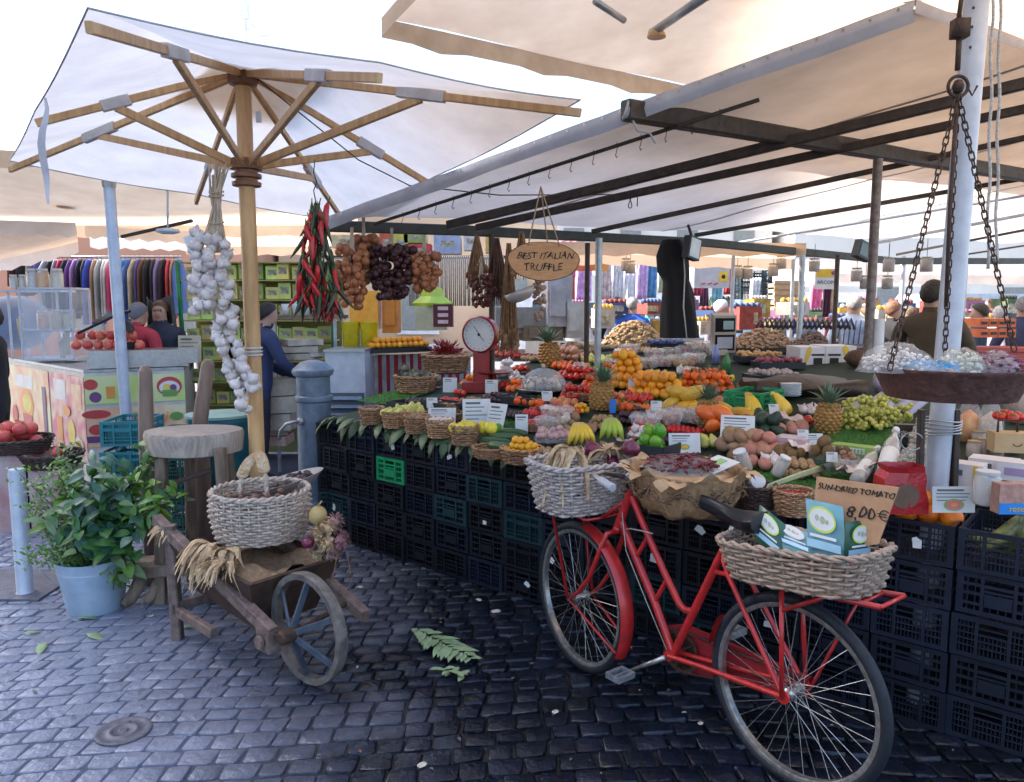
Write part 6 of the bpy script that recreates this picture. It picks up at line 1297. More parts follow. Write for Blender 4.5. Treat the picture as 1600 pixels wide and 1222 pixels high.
# grapes
def grapes():
    b = MB(); rg_ = random.Random(12)
    for i in range(46): f = rg_.random(); a = rg_.uniform(0, 6.3); q = rg_.random()**.5*.05*(1-.5*f); b.ball((-.08 + .17*f, q*cos(a), .035 + q*sin(a)*.8), .012, 7, 5)
    return b.build('grape_bunch', M('pale grape skin', (.62, .6, .16), (.5, .48, .1), 8, .25, var=.2, tl=.15), smooth=True)
GR = Kind(grapes)
for i, (u, v) in enumerate([(1338, 664), (1352, 672), (1368, 662), (1384, 668), (1345, 652), (1362, 648), (1380, 650), (1394, 655), (1356, 640), (1374, 638)]): GR.put(ct(u, v, .01 + (.05 if v < 656 else 0) + (.04 if v < 645 else 0)), (U(-.2, .2), U(-.2, .2), U(0, 6)), 1.15, 'pale yellow grape bunch in the pile on the grass mat', 'pale grape bunches on the grass mat', 'grapes')
# crates of bananas, green
crate(ct(1160, 650, .0), YAW, 1, 'bright green', 'dark green low crate under the banana hands', None, .9)['category'] = 'crate'
# boxes and bags around the mast
def carton(label, c, sz, ax, m, deco=None, name='carton', cat='carton', group=None):
    t_ = T(name, label, cat, c, group); b = MB(); b.box(c, sz, ax=ax); b.build('box', m, t_)
    if deco:
        b = MB(); mats__ = []
        for (x, y, w_, h_, m_) in deco:
            if m_ not in mats__: mats__.append(m_)
            b.box(c + ax[0]*(x*sz[0]) + ax[2]*(y*sz[2]) - ax[1]*(sz[1]/2 + .0012), (w_*sz[0], .002, h_*sz[2]), ax=ax, mi=mats__.index(m_))
        b.build('printed_face', mats__, t_)
    return t_
STD = (V((1, 0, 0)), V((0, 1, 0)), Z); cof = M('dark brown box', (.035, .02, .018), rough=.35); gold = M('gold print', (.5, .36, .18), rough=.4); yel = M('signal yellow', (.75, .5, .03), rough=.5)
c = ct(1417, 678, .06); t_ = carton('dark brown boxed product with a round emblem left of the mast', c, (.12, .05, .1), (V((.97, -.2, 0)), V((.2, .97, 0)), Z), cof)
xd, yd_, n_ = V((.97, -.2, 0)), Z, V((-.2, -.97, 0)); q = c + n_*.026 - xd*.03
b = MB(); b.add([q + xd*(.017*cos(a)) + Z*(.017*sin(a)) for a in [2*pi*i/20 for i in range(20)]] + [q + xd*(.012*cos(a)) + Z*(.012*sin(a)) for a in [2*pi*i/20 for i in range(20)]], [(i, (i+1) % 20, 20 + (i+1) % 20, 20 + i) for i in range(20)]); b.box(q, (.01, .014, .001), ax=(xd, Z, n_)); b.box(q + xd*.06 , (.001, .08, .001), ax=(xd, Z, n_)); b.build('emblem', M('silver print', (.5, .48, .45)), t_)
text('Menta', .022, q + xd*.03 + Z*.012 + n_*.001, xd, Z, gold, t_); text('Liquirizia', .014, q + xd*.032 - Z*.008 + n_*.001, xd, Z, gold, t_)
def bottle(label, p, q, r, cm, lab=paper):
    t_ = T('bottle', label, 'bottle', p, 'bottles leaning by the mast'); p, q = V(p), V(q); L = (q-p).length; ax = frame(q-p)
    b = MB(); b.lathe([(r*.85, 0), (r, .01), (r, L*.62), (r*.5, L*.82), (r*.38, L*.86), (r*.38, L)], p, 18, ax=ax); b.build('glass', M('bottle clear', (.6, .62, .6), rough=.1, alpha=.6, spec=.9), t_, smooth=True)
    b = MB(); b.lathe([(r*.9, .012), (r*.9, L*.6), (0, L*.65)], p, 14, ax=ax); b.build('contents', cm, t_, smooth=True)
    b = MB(); b.lathe([(r*1.01, L*.15), (r*1.02, L*.16), (r*1.02, L*.45), (r*1.01, L*.46)], p, 18, ax=ax); b.build('paper_label', lab, t_, smooth=True)
    b = MB(); b.lathe([(r*.42, L*.93), (r*.44, L*1.01), (0, L*1.01)], p, 12, ax=ax); b.build('cap', paper, t_, auto=True)
hb1 = M('pale herb fill', (.42, .42, .34), (.3, .28, .22), 40, .8)
bottle('clear bottle lying lowest and leftmost of those leaning by the mast', ct(1338, 752, .04), ct(1372, 700, .07), .032, hb1); bottle('taller clear bottle with white label between the lying one and the mast', ct(1382, 745, .05), ct(1400, 672, .11), .04, hb1)
plastic_bag('herb_bag', 'clear bag of green grey herbs beside the mast clamp', ct(1430, 745, .0) + Z*.02, (.09, .06, .12), 'ball', hb1, 60, .014)
plastic_bag('pasta_bag', 'clear cone bag with a yellow label high left of the mast', ct(1440, 706, .0) + Z*.02, (.07, .05, .12), 'ball', M('dry pasta', (.6, .5, .35)), 50, .012)
# red paper bag
c = ct(1404, 800, .0); c = fl(4.03, .2, .9); c = at(1404, 798, 3.02); b = MB(); w_ = .17
P = [[c + V((w_/2*k*sx + .01*sin(i*2+sx), .05*k*sy, z_)) for sx, sy in ((-1, -1), (0, -1.25), (1, -1), (1, 1), (0, 1.1), (-1, 1), (-1, -1))] for i, (k, z_) in enumerate(((1, 0), (1.05, .05), (1.02, .1), (.9, .14), (.85, .165), (.95, .19)))]
b.grid(P); t_ = T('red_paper_bag', 'glossy red paper bag with a cut window left of the mast foot', 'bag', c); b.build('bag', M('glossy red paper', (.45, .02, .025), (.35, .015, .02), 10, .3, bump=.3), t_)
b = MB(); q = c + V((-.01, -.067, .075)); b.add([q + V((.055*cos(a), -.004*sin(a), .05*sin(a))) for a in [2*pi*i/20 for i in range(20)]] + [q - V((0, .001, 0))], [(i, (i+1) % 20, 20) for i in range(20)]); b.build('window', M('brown kraft window', (.2, .12, .08)), t_)
# picture card at the crates with watermelon print
card_(1490, 790, 68, 40, 'white price card with a pink melon slice picture before the mast', 4, tilt=.1, base=at(1490, 795, 2.93), pict=[(.24, 1), (.19, 2), (.08, 3)])
# boxes right of the mast
cl = whitecard = M('white carton', (.68, .66, .66), (.6, .58, .6), 6, .6); AXR = (FD, FN, Z)
for lb, u, v, w_, h_, d_, dec in (('white carton with a yellow stripe right of the mast', 1510, 745, .13, .12, .1, [(.3, 0, .12, .96, yel), (-.2, .2, .3, .2, M('grey print ink', (.12, .13, .15)))]), ('flat white carton with yellow corner stacked by the glass jar', 1553, 728, .18, .07, .12, [(.3, -.1, .3, .6, yel), (-.2, .1, .4, .3, M('grey print ink', (.12, .13, .15)))]), ('thin white carton leaning behind the basket at the right edge', 1590, 735, .14, .08, .1, [(0, 0, .6, .4, M('lilac print', (.4, .3, .5)))])):
    carton(lb, ct(u, v, h_/2 + .02), (w_, d_, h_), AXR, cl, dec, group='cartons right of the mast')
jar('glass_jar', 'square glass jar of white salt at the right of the mast', at(1540, 788, 2.86), .048, .13, M('white salt', (.75, .74, .72)), M('clear lid', (.7, .72, .74)), .75)
c = at(1590, 790, 2.75); t_ = carton('clear pack of pink brown twigs with a bright blue label at the right edge', c + Z*.03, (.17, .05, .11), STD, M('pink brown twigs', (.5, .3, .24), (.35, .18, .14), 60, .7), None, 'twig_pack', 'packet'); b = MB(); b.box(c + V((0, -.028, -.005)), (.17, .003, .04)); b.build('blue_label', M('bright blue label', (.02, .25, .7), rough=.4), t_); text('rosellina', .03, c + V((.0, -.031, -.005)), V((1, 0, 0)), Z, yel, t_)
c = ct(1578, 690, .1); t_ = carton('honey coloured gift box with a curved smile mark at the right edge', c, (.16, .09, .09), (V((.98, -.2, 0)), V((.2, .98, 0)), Z), M('honey wood box', (.55, .38, .2), (.45, .3, .15), 8, .6)); b = MB(); b.tube([c + V((-.02 + .02*cos(a) + .02, -.055, -.0 + .012*sin(a))) for a in [pi + pi*i/10 for i in range(11)]], .002, 5); b.tube([c + V((-.06, 0, .045)), c + V((-.06, 0, .1)), c + V((.03, 0, .1)), c + V((.03, 0, .045))], .006, 6); b.build('smile_mark', rust, t_, smooth=True)
heap('tomato', 1580, 650, 40, .1, 2, 'red jar lid sized fruit in the honey gift box', h=.16, mx=6, sc=.8)
for i, (u, v) in enumerate(((1520, 716), (1536, 712), (1556, 716), (1528, 700), (1584, 708))): jar('preserve_jar', f'amber preserve jar, {ORD[i]} from the mast to the right', ct(u, v, .0) + Z*.005, .032, .08, M('amber preserve', (.35, .14, .04), (.22, .08, .03), 10, .3), gold, group='amber preserve jars right of the mast')
def cone(label, u, v, h_, r_, cm, top=None, group='transparent cone bags by the mast'):
    p = ct(u, v, .0); t_ = T('cone_bag', label, 'bag', p, group); b = MB(); b.lathe([(r_*.75, 0), (r_, h_*.25), (r_*.9, h_*.5), (r_*.35, h_*.8), (r_*.16, h_*.86), (r_*.5, h_)], p, 16, shape=lambda a: 1 + .08*sin(5*a)); b.build('film', plast, t_, smooth=True)
    b = MB(); b.lathe([(r_*.7, .005), (r_*.92, h_*.25), (r_*.8, h_*.45), (0, h_*.6)], p, 14); b.build('contents', cm, t_, smooth=True)
cone('clear cone bag of red yellow peppers close right of the mast', 1512, 690, .28, .06, M('mixed pepper pasta', (.7, .12, .04), (.8, .5, .05), 30, .5)); cone('clear cone bag of white beans in the middle right of the mast', 1545, 694, .28, .06, M('white beans', (.7, .66, .6), (.5, .45, .4), 50, .6)); cone('clear cone bag of brown pulses at the right frame edge', 1592, 660, .26, .07, M('brown pulses', (.3, .18, .1), (.2, .1, .06), 50, .6)); cone('clear cone bag with violet content left of the pan rim', 1378, 612, .2, .06, M('violet sweets', (.3, .2, .35), (.5, .42, .5), 50, .6))
# striped flat boxes behind the grapes
for i, (u, v, a) in enumerate(((1338, 640, .35), (1372, 634, .4), (1398, 630, .42), (1425, 628, .4))):
    c = ct(u, v, .06); ax = (V((.8, .35, .45)).normalized(), V((-.35, .93, 0)).normalized(), V((-.42, -.16, .88)).normalized()); b = MB(); b.box(c, (.22, .13, .05), ax=ax); b.box(c - ax[1]*.066, (.2, .002, .03), ax=ax, mi=1); tag(b.build('boxed_sweets', [M('grey lilac box', (.3, .3, .42), (.4, .38, .45), 6, .5), M('white stripe print', (.55, .5, .62))]), f'grey lilac slanting box behind the pale grapes, {ORD[i]} from the pineapple', 'box', 'slanting lilac boxes behind the grapes')
# paper cups stack
b = MB(); c = ct(1234, 628, .0)
for k in range(7): b.lathe([(.05, .012*k), (.058, .012*k+.01), (.06, .012*k + .011), (.05, .012*k+.0105)], c + V((0, 0, .04)), 16, sx=1.2)
tag(b.build('lid_stack', paper, smooth=True), 'short stack of white plastic lids behind the bananas', 'lids')
# oranges and plantains in the open end crates
for i in (13, 14, 15):
    k_ = {13: 'orange', 14: None, 15: None}[i]; c = fl(.1 + .29*i + .145, .2, 0)
    if k_: heap(k_, 0, 0, 0, .3, 1, 'large orange in the open navy crate before the mast', pos=c + Z*.80, r=.05, sc=1.35, seed=i) if False else None
c = fl(.1 + .29*13 + .16, .12, .845)
for k, (du, dn, dz) in enumerate(((-.08, .0, 0), (-.0, .02, 0), (.085, .01, 0), (-.04, .1, .01), (.05, .1, .01), (-.03, .03, .05), (.04, .05, .05))): K['orange'].put(c + FD*du + FN*dn + Z*dz, (U(0, 3), U(0, 3), 0), 1.25, 'large orange heaped in the open navy crate before the mast', 'large oranges in the open navy crate', 'orange')
c = fl(.1 + .29*14 + .16, .16, .84); BA4 = Kind(lambda: banana_hand(4, M('spotted plantain', (.36, .38, .12), (.06, .07, .03), 16, .5), .17, .02)); BA4.put(c + Z*.02 - FD*.06, (1.0, .2, .3), 1.15, 'greenish spotted plantain hand left in the open end crate', None, 'bananas'); BA4.put(c + Z*.03 + FD*.1, (1.1, -.2, -.5), 1.15, 'greenish spotted plantain hand right in the open end crate', None, 'bananas'); BA2.put(c + Z*.06 + FD*.2 + FN*.1, (.8, 0, .4), 1.2, 'bright green banana hand at the right frame edge', None, 'bananas')

# ---- everything that fills the gaps of the display
FL = [('cherry tomato', 705, 625, 44, .14, 2, 'tiny red tomato in the patch between artichokes and price sheets', 26, 1), ('walnut', 738, 625, 30, .12, 1, 'little nut behind the tall price sheet', 14, 1), ('tomato', 722, 612, 30, .1, 1, 'red tomato in front of the dial scale foot', 5, .8), ('garlic', 810, 592, 26, .1, 2, 'garlic bulb tucked at the left rim of the dome dish', 8, .9),
 ('strawberry', 838, 650, 60, .16, 2, 'strawberry in the patch in front of the dark plums', 46, 1), ('lime', 770, 668, 18, .06, 1, 'green fruit beside the lemons and cucumbers', 2, .8), ('potato', 900, 668, 60, .14, 2, 'light tan fruit between baby bananas and cherry tomatoes', 18, .7), ('walnut', 942, 662, 50, .14, 2, 'brown nut around the base of the green banana hand', 34, 1),
 ('plum', 985, 655, 50, .14, 2, 'dark plum right of the middle pineapple base', 30, 1), ('strawberry', 1010, 672, 50, .12, 2, 'strawberry behind the bright green fruit', 28, 1), ('apple', 880, 628, 46, .12, 1, 'red yellow apple left of the middle pineapple foot', 8, .85), ('mandarin', 925, 600, 40, .12, 2, 'mandarin between the tomato rows and the middle pineapple', 14, .9),
 ('kiwi', 1000, 655, 40, .1, 1, 'small kiwi in the row before the amber heap', 8, .8), ('garlic', 1040, 645, 40, .1, 1, 'garlic bulb left of the mango row', 8, .8), ('plum', 1040, 690, 40, .12, 1, 'dark plum beside the picture price card', 14, 1.1), ('tomato', 1085, 655, 40, .1, 1, 'small tomato in front of the mangoes', 7, .7), ('pear', 1105, 690, 40, .12, 1, 'yellow pear behind the bark basket leaflet', 7, .8),
 ('strawberry', 1070, 672, 60, .1, 1, 'strawberry along the row above the picture price card', 22, 1), ('avocado', 1170, 672, 24, .08, 1, 'small avocado left in the dark green pile', 3, .9), ('pink', 1220, 660, 40, .1, 1, 'pink potato between avocado pile and grass mat', 8, .8), ('garlic', 1215, 720, 40, .1, 1, 'garlic bulb by the tilted glass jar', 6, .9), ('walnut', 1250, 735, 60, .14, 2, 'nut in the loose scatter before the fruit cups', 34, 1),
 ('tomato', 1265, 655, 30, .1, 1, 'tomato left of the right pineapple', 5, .8), ('plum', 1150, 618, 60, .16, 2, 'dark plum behind the green banana crate', 30, 1.1), ('potato', 1180, 605, 60, .16, 2, 'brown root between mandarins and the dried fruit trays', 16, .8), ('garlic', 1270, 640, 36, .12, 1, 'garlic bulb behind the right pineapple', 7, .9), ('kiwi', 1310, 700, 40, .1, 1, 'kiwi behind the green printed carton', 7, .8),
 ('mandarin', 960, 578, 50, .16, 2, 'mandarin behind the tall amber heap at its left', 18, .9), ('pear', 1030, 585, 40, .12, 1, 'pear behind the long amber heap', 7, .8), ('potato', 840, 560, 50, .16, 2, 'brown root left of the dark pineapple', 18, .8), ('tomato', 820, 555, 50, .16, 2, 'red fruit in the far left back row behind the dial scale', 20, .8), ('pomegranate', 790, 552, 50, .2, 2, 'dark red fruit right behind the dial scale', 14, .9),
 ('strawberry', 835, 632, 40, .1, 1, 'strawberry in front of the dome dish', 16, 1), ('yellow cherry', 905, 640, 26, .1, 2, 'little yellow tomato left of the pineapple with the blue tag', 16, 1), ('lime', 1000, 612, 24, .1, 1, 'green fruit at the foot of the amber heap', 3, .8), ('apple', 1130, 628, 40, .1, 1, 'red yellow apple behind the right mango', 6, .8), ('artichoke', 680, 598, 30, .1, 1, 'loose artichoke right of the artichoke basket', 3, .9), ('lemon', 1145, 590, 24, .1, 1, 'lemon right of the mandarin heap', 3, .8)]
for k, u, v, w_, d_, L, lb, mx, s_ in FL: heap(k, u, v, w_, d_, L, lb, h=.015, mx=mx, sc=s_)
for i, (u, v, w_, k, lb) in enumerate(((706, 655, 40, 'kiwi', 'behind the fourth front basket'), (838, 672, 50, 'strawberry', 'behind the yellow tomato basket'), (878, 678, 40, 'potato', 'left of the baby bananas'), (735, 640, 38, 'plum', 'between the white card and price sheet'), (965, 640, 44, 'apple', 'right of the middle pineapple'), (1000, 690, 40, 'garlic', 'left of the bright green fruit'), (1060, 650, 44, 'walnut', 'under the mango row'), (915, 625, 44, 'cherry tomato', 'in the tomato rows'))):
    sbask(u, v, w_, f'small honey basket {lb}', sc=.6); heap(k, u, v - 6, w_*.7, .1, 2, f'{k} in the small honey basket {lb}', pos=BTOP - Z*.008, mx=16, sc=.85)
for i, (u, v) in enumerate(((760, 640), (855, 620), (990, 600), (1210, 640), (1255, 680), (905, 575), (1120, 600), (675, 630), (1025, 635), (1300, 715))):
    card_(u, v, 17, 15, f'tiny white price card, {ORD[i]} of the scattered tiny cards', 2, h=.06, tilt=.3, yaw=U(-.4, .4))
paperk = Kind(lambda: (lambda b: (b.grid([[V((.09*(i/5-.5), .07*(j/5-.5), .012*sin(i*2.1)*cos(j*1.7) + .03*abs(i/5-.5))) for j in range(6)] for i in range(6)]), b.build('wrapping_paper', M('pink tissue paper', (.6, .42, .42), (.65, .6, .58), 8, .6, var=.15), smooth=True))[-1])(MB()))
for i, (u, v) in enumerate(((880, 660), (975, 690), (1020, 650), (1090, 650), (1128, 690), (1190, 655), (1235, 655), (1250, 700), (850, 640), (1300, 735), (1345, 735), (1000, 640))): paperk.put(ct(u, v, .05), (U(-.4, .4), U(-.4, .4), U(0, 3)), U(1, 1.6), f'crumpled pinkish wrapping paper, {ORD[i]} among the produce', 'wrapping papers among the produce', 'wrapping paper')
# ================================================================ PEOPLE
def person(label, loc, yaw, h=1.72, jacket=(.1, .1, .12), trousers=(.04, .045, .06), hair=(.05, .03, .02), arms=((.25, -.12, .95), (.25, -.12, .95)), lean=0, hairlen=0, hood=None, cap=None, female=False, group='shoppers among the far stalls', stripe=None, headturn=0):
    s = h/1.72; sw = .175 if female else .195
    t = T('person', label, 'person', loc, group)
    vs, es, rs = [], [], []
    def vt(p, r, par=None):
        z = p[2]; y = p[1] - lean*max(0, z - .9)*.5; vs.append(V((p[0], y, z))*s); rs.append(r*s if not isinstance(r, tuple) else (r[0]*s, r[1]*s)); i = len(vs)-1
        if par is not None: es.append((par, i))
        return i
    pel = vt((0, 0, .96), (.155, .11)); wst = vt((0, 0, 1.1), (.15, .115), pel); ch = vt((0, 0, 1.28), (.18, .125), wst); nk0 = vt((0, .005, 1.4), (.13, .095), ch); nk = vt((0, 0, 1.475), (.052, .052), nk0); hd = vt((0, -.005, 1.55), (.068, .078), nk); hm = vt((0, -.005, 1.62), (.078, .092), hd); ht = vt((0, .01, 1.685), (.062, .072), hm)
    c_, s_ = cos(headturn), sin(headturn); vt((s_*.09, -.098*c_, 1.585), .014, hd)
    for sx, (ax_, ay, az) in zip((-1, 1), arms):
        sh = vt((sx*sw, .01, 1.38), .072, nk0); e = V((sx*(sw + .07), .03, 1.13)); hnd = V((sx*ax_, ay, az)); el = (V((sx*sw, 0, 1.38)) + hnd)*.5 + V((sx*.06, .08, -.04))
        e_ = vt(el, .052, sh); w_ = vt(hnd, .036, e_); vt(hnd + V((0, -.04, -.05)), .034, w_); 
        for q in range(3): vt(hnd + V((sx*(.02*q-.02), -.06, -.11 + .01*q)), .011, len(vs)-1-q)
    for sx in (-1, 1):
        hp = vt((sx*.095, 0, .88), .098, pel); kn = vt((sx*.1, -.01, .5), .066, hp); an = vt((sx*.1, .02, .1), .045, kn); vt((sx*.11, -.12, .04), .04, an)
    me = bpy.data.meshes.new('b'); me.from_pydata([tuple(v) for v in vs], es, []); o = bpy.data.objects.new('b', me); C.objects.link(o)
    o.modifiers.new('s', 'SKIN'); me.skin_vertices[0].data.foreach_set('radius', [x for r in rs for x in (r if isinstance(r, tuple) else (r, r))]); me.skin_vertices[0].data[0].use_root = True
    sb_ = o.modifiers.new('u', 'SUBSURF'); sb_.levels = 2
    m2 = bpy.data.meshes.new_from_object(o.evaluated_get(bpy.context.evaluated_depsgraph_get())); bpy.data.objects.remove(o)
    jm, tm = M(f'coat {jacket}', jacket, tuple(x*.7 for x in jacket), 14, .85, bump=.5, bsc=18), M(f'trousers {trousers}', trousers, rough=.9)
    for m_ in (skinm, jm, tm): m2.materials.append(m_)
    hands = [V(vs[i]) for i in range(len(vs)) if isinstance(rs[i], float) and abs(rs[i] - .034*s) < 1e-6]
    mi = []
    for p in m2.polygons:
        c = p.center; z = c.z/s
        mi.append(0 if z > 1.505 or any((c - h_).length < .07*s for h_ in hands) else (1 if z > .84 else 2)); p.use_smooth = True
    m2.polygons.foreach_set('material_index', mi)
    b = bpy.data.objects.new('body', m2); C.objects.link(b); b.parent = t
    hc = V((0, .008 - lean*.36, 1.625))*s; hm_ = M(f'hair {hair}', hair, tuple(x*.5 for x in hair), 50, .6, bump=.8, bsc=80)
    def add(bb, name, m_):
        q = bb; me_ = bpy.data.meshes.new(name); me_.from_pydata([tuple(v) for v in q.v], [], q.f); me_.materials.append(m_); me_.polygons.foreach_set('use_smooth', [True]*len(q.f)); ob = bpy.data.objects.new(name, me_); C.objects.link(ob); ob.parent = t
    hb_ = MB(); N, P = 16, []
    for i in range(9):
        f = i/8; r_ = []
        for j in range(N+1):
            a = 2*pi*j/N; back = (1 - cos(a - pi/2 + pi))/2 if False else (1 + sin(a))/2; lo = max(-1.0, .5 - 1.5*back); el = pi/2*(1-f) + lo*f; jt = 1 + random.uniform(-.05, .05)
            r_.append(hc + V((.088*cos(el)*cos(a)*jt, .106*cos(el)*sin(a)*jt + (.01 if f > .8 else 0), .094*sin(el)*jt - hairlen*max(0, f-.6)*2.4*back))*s)
        P.append(r_)
    hb_.grid(P); add(hb_, 'hair' if not cap else 'cap', hm_ if not cap else M(f'cap {cap}', cap, rough=.8))
    if hood:
        hh = MB(); P = []
        for i in range(8):
            f = i/7; P.append([hc + V((.125*cos(a)*(1 + .15*f), .02 + .115*sin(a) + .02*f, .12 - .30*f + .03*sin(a*2)))*s for a in [-.5 + (pi + 1)*j/14 for j in range(15)]])
        hh.grid(P); add(hh, 'hood', M(f'coat {hood}', hood, rough=.85))
    ey = MB()
    for sx in (-1, 1): ey.ball((V((sx*.03, -.092 - lean*.36, 1.615)))*s, .009*s, 6, 4)
    add(ey, 'eyes', ink); mo = MB(); mo.ball(V((0, -.083 - lean*.34, 1.545))*s, (.024*s, .006, .007), 8, 4); add(mo, 'mouth', M('lips', (.4, .12, .1)))
    if stripe:
        st_ = MB()
        for k in range(5): st_.tube([V((-.12 + .055*k + .0, .12, 1.42 - .0))*s, V((-.12 + .055*k + .02, .145, 1.25))*s, V((-.12 + .055*k + .03, .14, 1.05))*s], .009, 5)
        add(st_, 'shirt_stripes', M(f'stripe {stripe}', stripe))
    t.rotation_euler = (0, 0, yaw); return t
def pat(u, Y): p = at(u, 600, Y); p.z = 0; return p
person('man in a brown jacket seen from behind beside the white mast, head turned away', pat(1446, 6.3), 2.3, 1.9, (.085, .06, .035), (.04, .04, .05), (.035, .028, .022), arms=((.2, -.35, 1.05), (.22, -.3, 1.05)), lean=.15, group=None, headturn=.3)
person('woman with long brown hair in a dark jacket and grey scarf facing the viewer', pat(256, 8.1), .15, 1.74, (.035, .045, .075), (.03, .03, .04), (.14, .08, .05), female=True, hairlen=.10, hood=(.1, .1, .11), group=None)
person('person in a red pink jacket and grey beanie bending beside the dark haired woman', pat(213, 7.75), 2.9, 1.72, (.5, .05, .08), (.1, .03, .1), (.1, .1, .11), cap=(.17, .18, .21), lean=.25, group=None)
person('person in a navy jacket leaning forward behind the parasol pole', pat(402, 7.2), 2.2, 1.72, (.03, .045, .12), (.03, .03, .05), (.02, .015, .012), arms=((.2, -.4, 1.0), (.25, -.45, .95)), lean=.35, group=None)
person('person with arms in black at the very left edge behind the fruit stand', pat(-12, 6.0), -1.2, 1.7, (.02, .02, .025), (.02, .02, .02), group=None)
CR = [(986, 11, (.03, .12, .5), 'bright blue jacket and grey hair between the steel posts', (.3, .28, .26)), (962, 11.6, (.015, .015, .02), 'black coat just left of the bright blue jacket', (.02, .02, .02)), (1012, 12.4, (.05, .35, .5), 'turquoise top near the black garment', (.1, .06, .04)), (897, 11, (.65, .62, .6), 'white top left of the black coat near the grey post', (.3, .2, .15)),
      (1124, 10.5, (.32, .3, .38), 'lilac grey coat and white cap behind the digital scale', (.6, .6, .6)), (1328, 9.6, (.5, .6, .75), 'white and blue striped shirt between two posts', (.35, .33, .32)), (1348, 10.8, (.5, .3, .25), 'salmon top right of the striped shirt', (.15, .1, .06)), (1390, 9.4, (.015, .015, .02), 'black jacket right of the brown steel post', (.25, .12, .07)), (1412, 10.4, (.1, .25, .55), 'light blue jacket just left of the brown jacket man', (.2, .15, .1)),
      (1522, 9.4, (.03, .08, .13), 'dark teal jacket right of the white mast', (.05, .04, .03)), (1556, 9.8, (.42, .38, .46), 'pale lilac jacket near the far right orange crates', (.6, .57, .55)), (1592, 8.8, (.04, .06, .14), 'navy jacket and grey hair at the right frame edge', (.3, .3, .32)), (1538, 14, (.06, .07, .09), 'dark clothes far behind the white rope', (.12, .07, .05)), (1440, 14.5, (.3, .32, .4), 'grey clothes far behind the brown jacket man', (.1, .08, .06)), (1360, 14, (.4, .15, .15), 'dull red top far behind the posts', (.1, .08, .06)), (1215, 15, (.12, .12, .16), 'dark clothes beside the turquoise van', (.1, .07, .05)), (945, 15, (.3, .3, .35), 'grey clothes far behind the plaque', (.1, .07, .05))]
rg = random.Random(40)
for u, Y, col, lb, hr in CR:
    person('shopper in ' + lb, pat(u, Y), rg.uniform(1.5, 4.6), rg.uniform(1.66, 1.82), col, (.05, .06, .1), hr, cap=hr if 'cap' in lb else None, stripe=(.05, .12, .35) if 'striped' in lb else None, female=rg.random() < .5)

# ================================================================ LEFT: JUICE STALL, CLOTHES, SHELVES
def awning(name, label, pts, m, poles=(), val=.12, n=12, sag=.12, group='awnings behind the parasol'):
    t_ = T(name, label, 'awning', pts[0], group); A, B_, Cc_, D_ = [V(p) for p in pts]; b = MB()
    b.grid([[A.lerp(B_, i/n).lerp(D_.lerp(Cc_, i/n), j/n) - Z*(sag*sin(pi*i/n)*sin(pi*j/n)) for j in range(n+1)] for i in range(n+1)]); b.build('canvas', m, t_, smooth=True)
    for p, q in ((A, B_), (D_, Cc_)): b = MB(); b.grid([[p.lerp(q, i/n) - Z*(val*k*(1 + .25*(i % 2))) for k in (0, .5, 1)] for i in range(n+1)]); b.build('valance', m, t_, smooth=True)
    if poles:
        b = MB()
        for p in poles: b.tube([V(p), V((p[0], p[1], 0))], .025, 8)
        b.build('pole', steel, t_) if len(poles) == 1 else None
        if len(poles) > 1:
            for p in poles: b = MB(); b.tube([V(p), V((p[0], p[1], 0))], .025, 8); b.build('pole', steel, t_, smooth=True)
    return t_
awning('market_awning', 'wide beige awning behind the parasol on the left', [at(-180, 225, 6.6), at(545, 262, 6.8), at(560, 352, 9.6), at(-180, 352, 9.4)], beige, [at(-150, 352, 9.4)], sag=.1)
t = T('awning_pole', 'slanting pale steel pole under the left beige awning', 'pole', pat(196, 6.9)); b = MB(); p, q = at(170, 284, 6.9), at(190, 555, 6.9); b.tube([p, q, q + (q-p)*1.35], .048, 14); b.build('tube', whitem, t, auto=True); b = MB(); b.lathe([(.055, 0), (.06, .05), (.05, .06)], p - Z*.05, 14); b.build('collar', steel, t)
awning('market_awning', 'small white awning flap at the far left edge', [at(-60, 342, 7.6), at(118, 348, 7.8), at(122, 378, 9.2), at(-60, 420, 9.0)], cream, sag=.05)
awning('market_awning', 'white awning over the clothes rack on the left', [at(132, 352, 9), at(300, 362, 9.2), at(305, 376, 10.5), at(140, 372, 10.5)], cream, [at(300, 370, 10.5)], sag=.05)
awning('market_awning', 'brown beige awning far behind between garlic and parasol pole', [at(290, 348, 10), at(540, 352, 10), at(545, 385, 12), at(290, 385, 12)], beige, sag=.05)
b = MB(); b.beam(at(190, 370, 7.6), at(300, 345, 7.4), .03); tag(b.build('awning_bar', dark), 'dark diagonal awning bar left of the garlic braid', 'bar')
b = MB(); c = at(262, 356, 7.3); b.tube([at(262, 292, 7.3), c], .01, 6); b.lathe([(.02, .0), (.1, -.015), (.11, -.04), (.06, -.055), (0, -.05)], c, 20); tag(b.build('hanging_lamp', M('glass lamp', (.55, .65, .72), rough=.2), smooth=True), 'small glassy lamp hanging on a white cord left of the garlic braid', 'lamp')
b = MB(); c = at(101, 318, 8.2); b.tube([at(116, 278, 8), c], .008, 5); b.lathe([(.09, -.02), (.06, .03), (.02, .05), (0, .05)], c, 10); tag(b.build('awning_clamp', beech, smooth=True), 'small wooden clamp hanging under the beige awning at left', 'clamp')
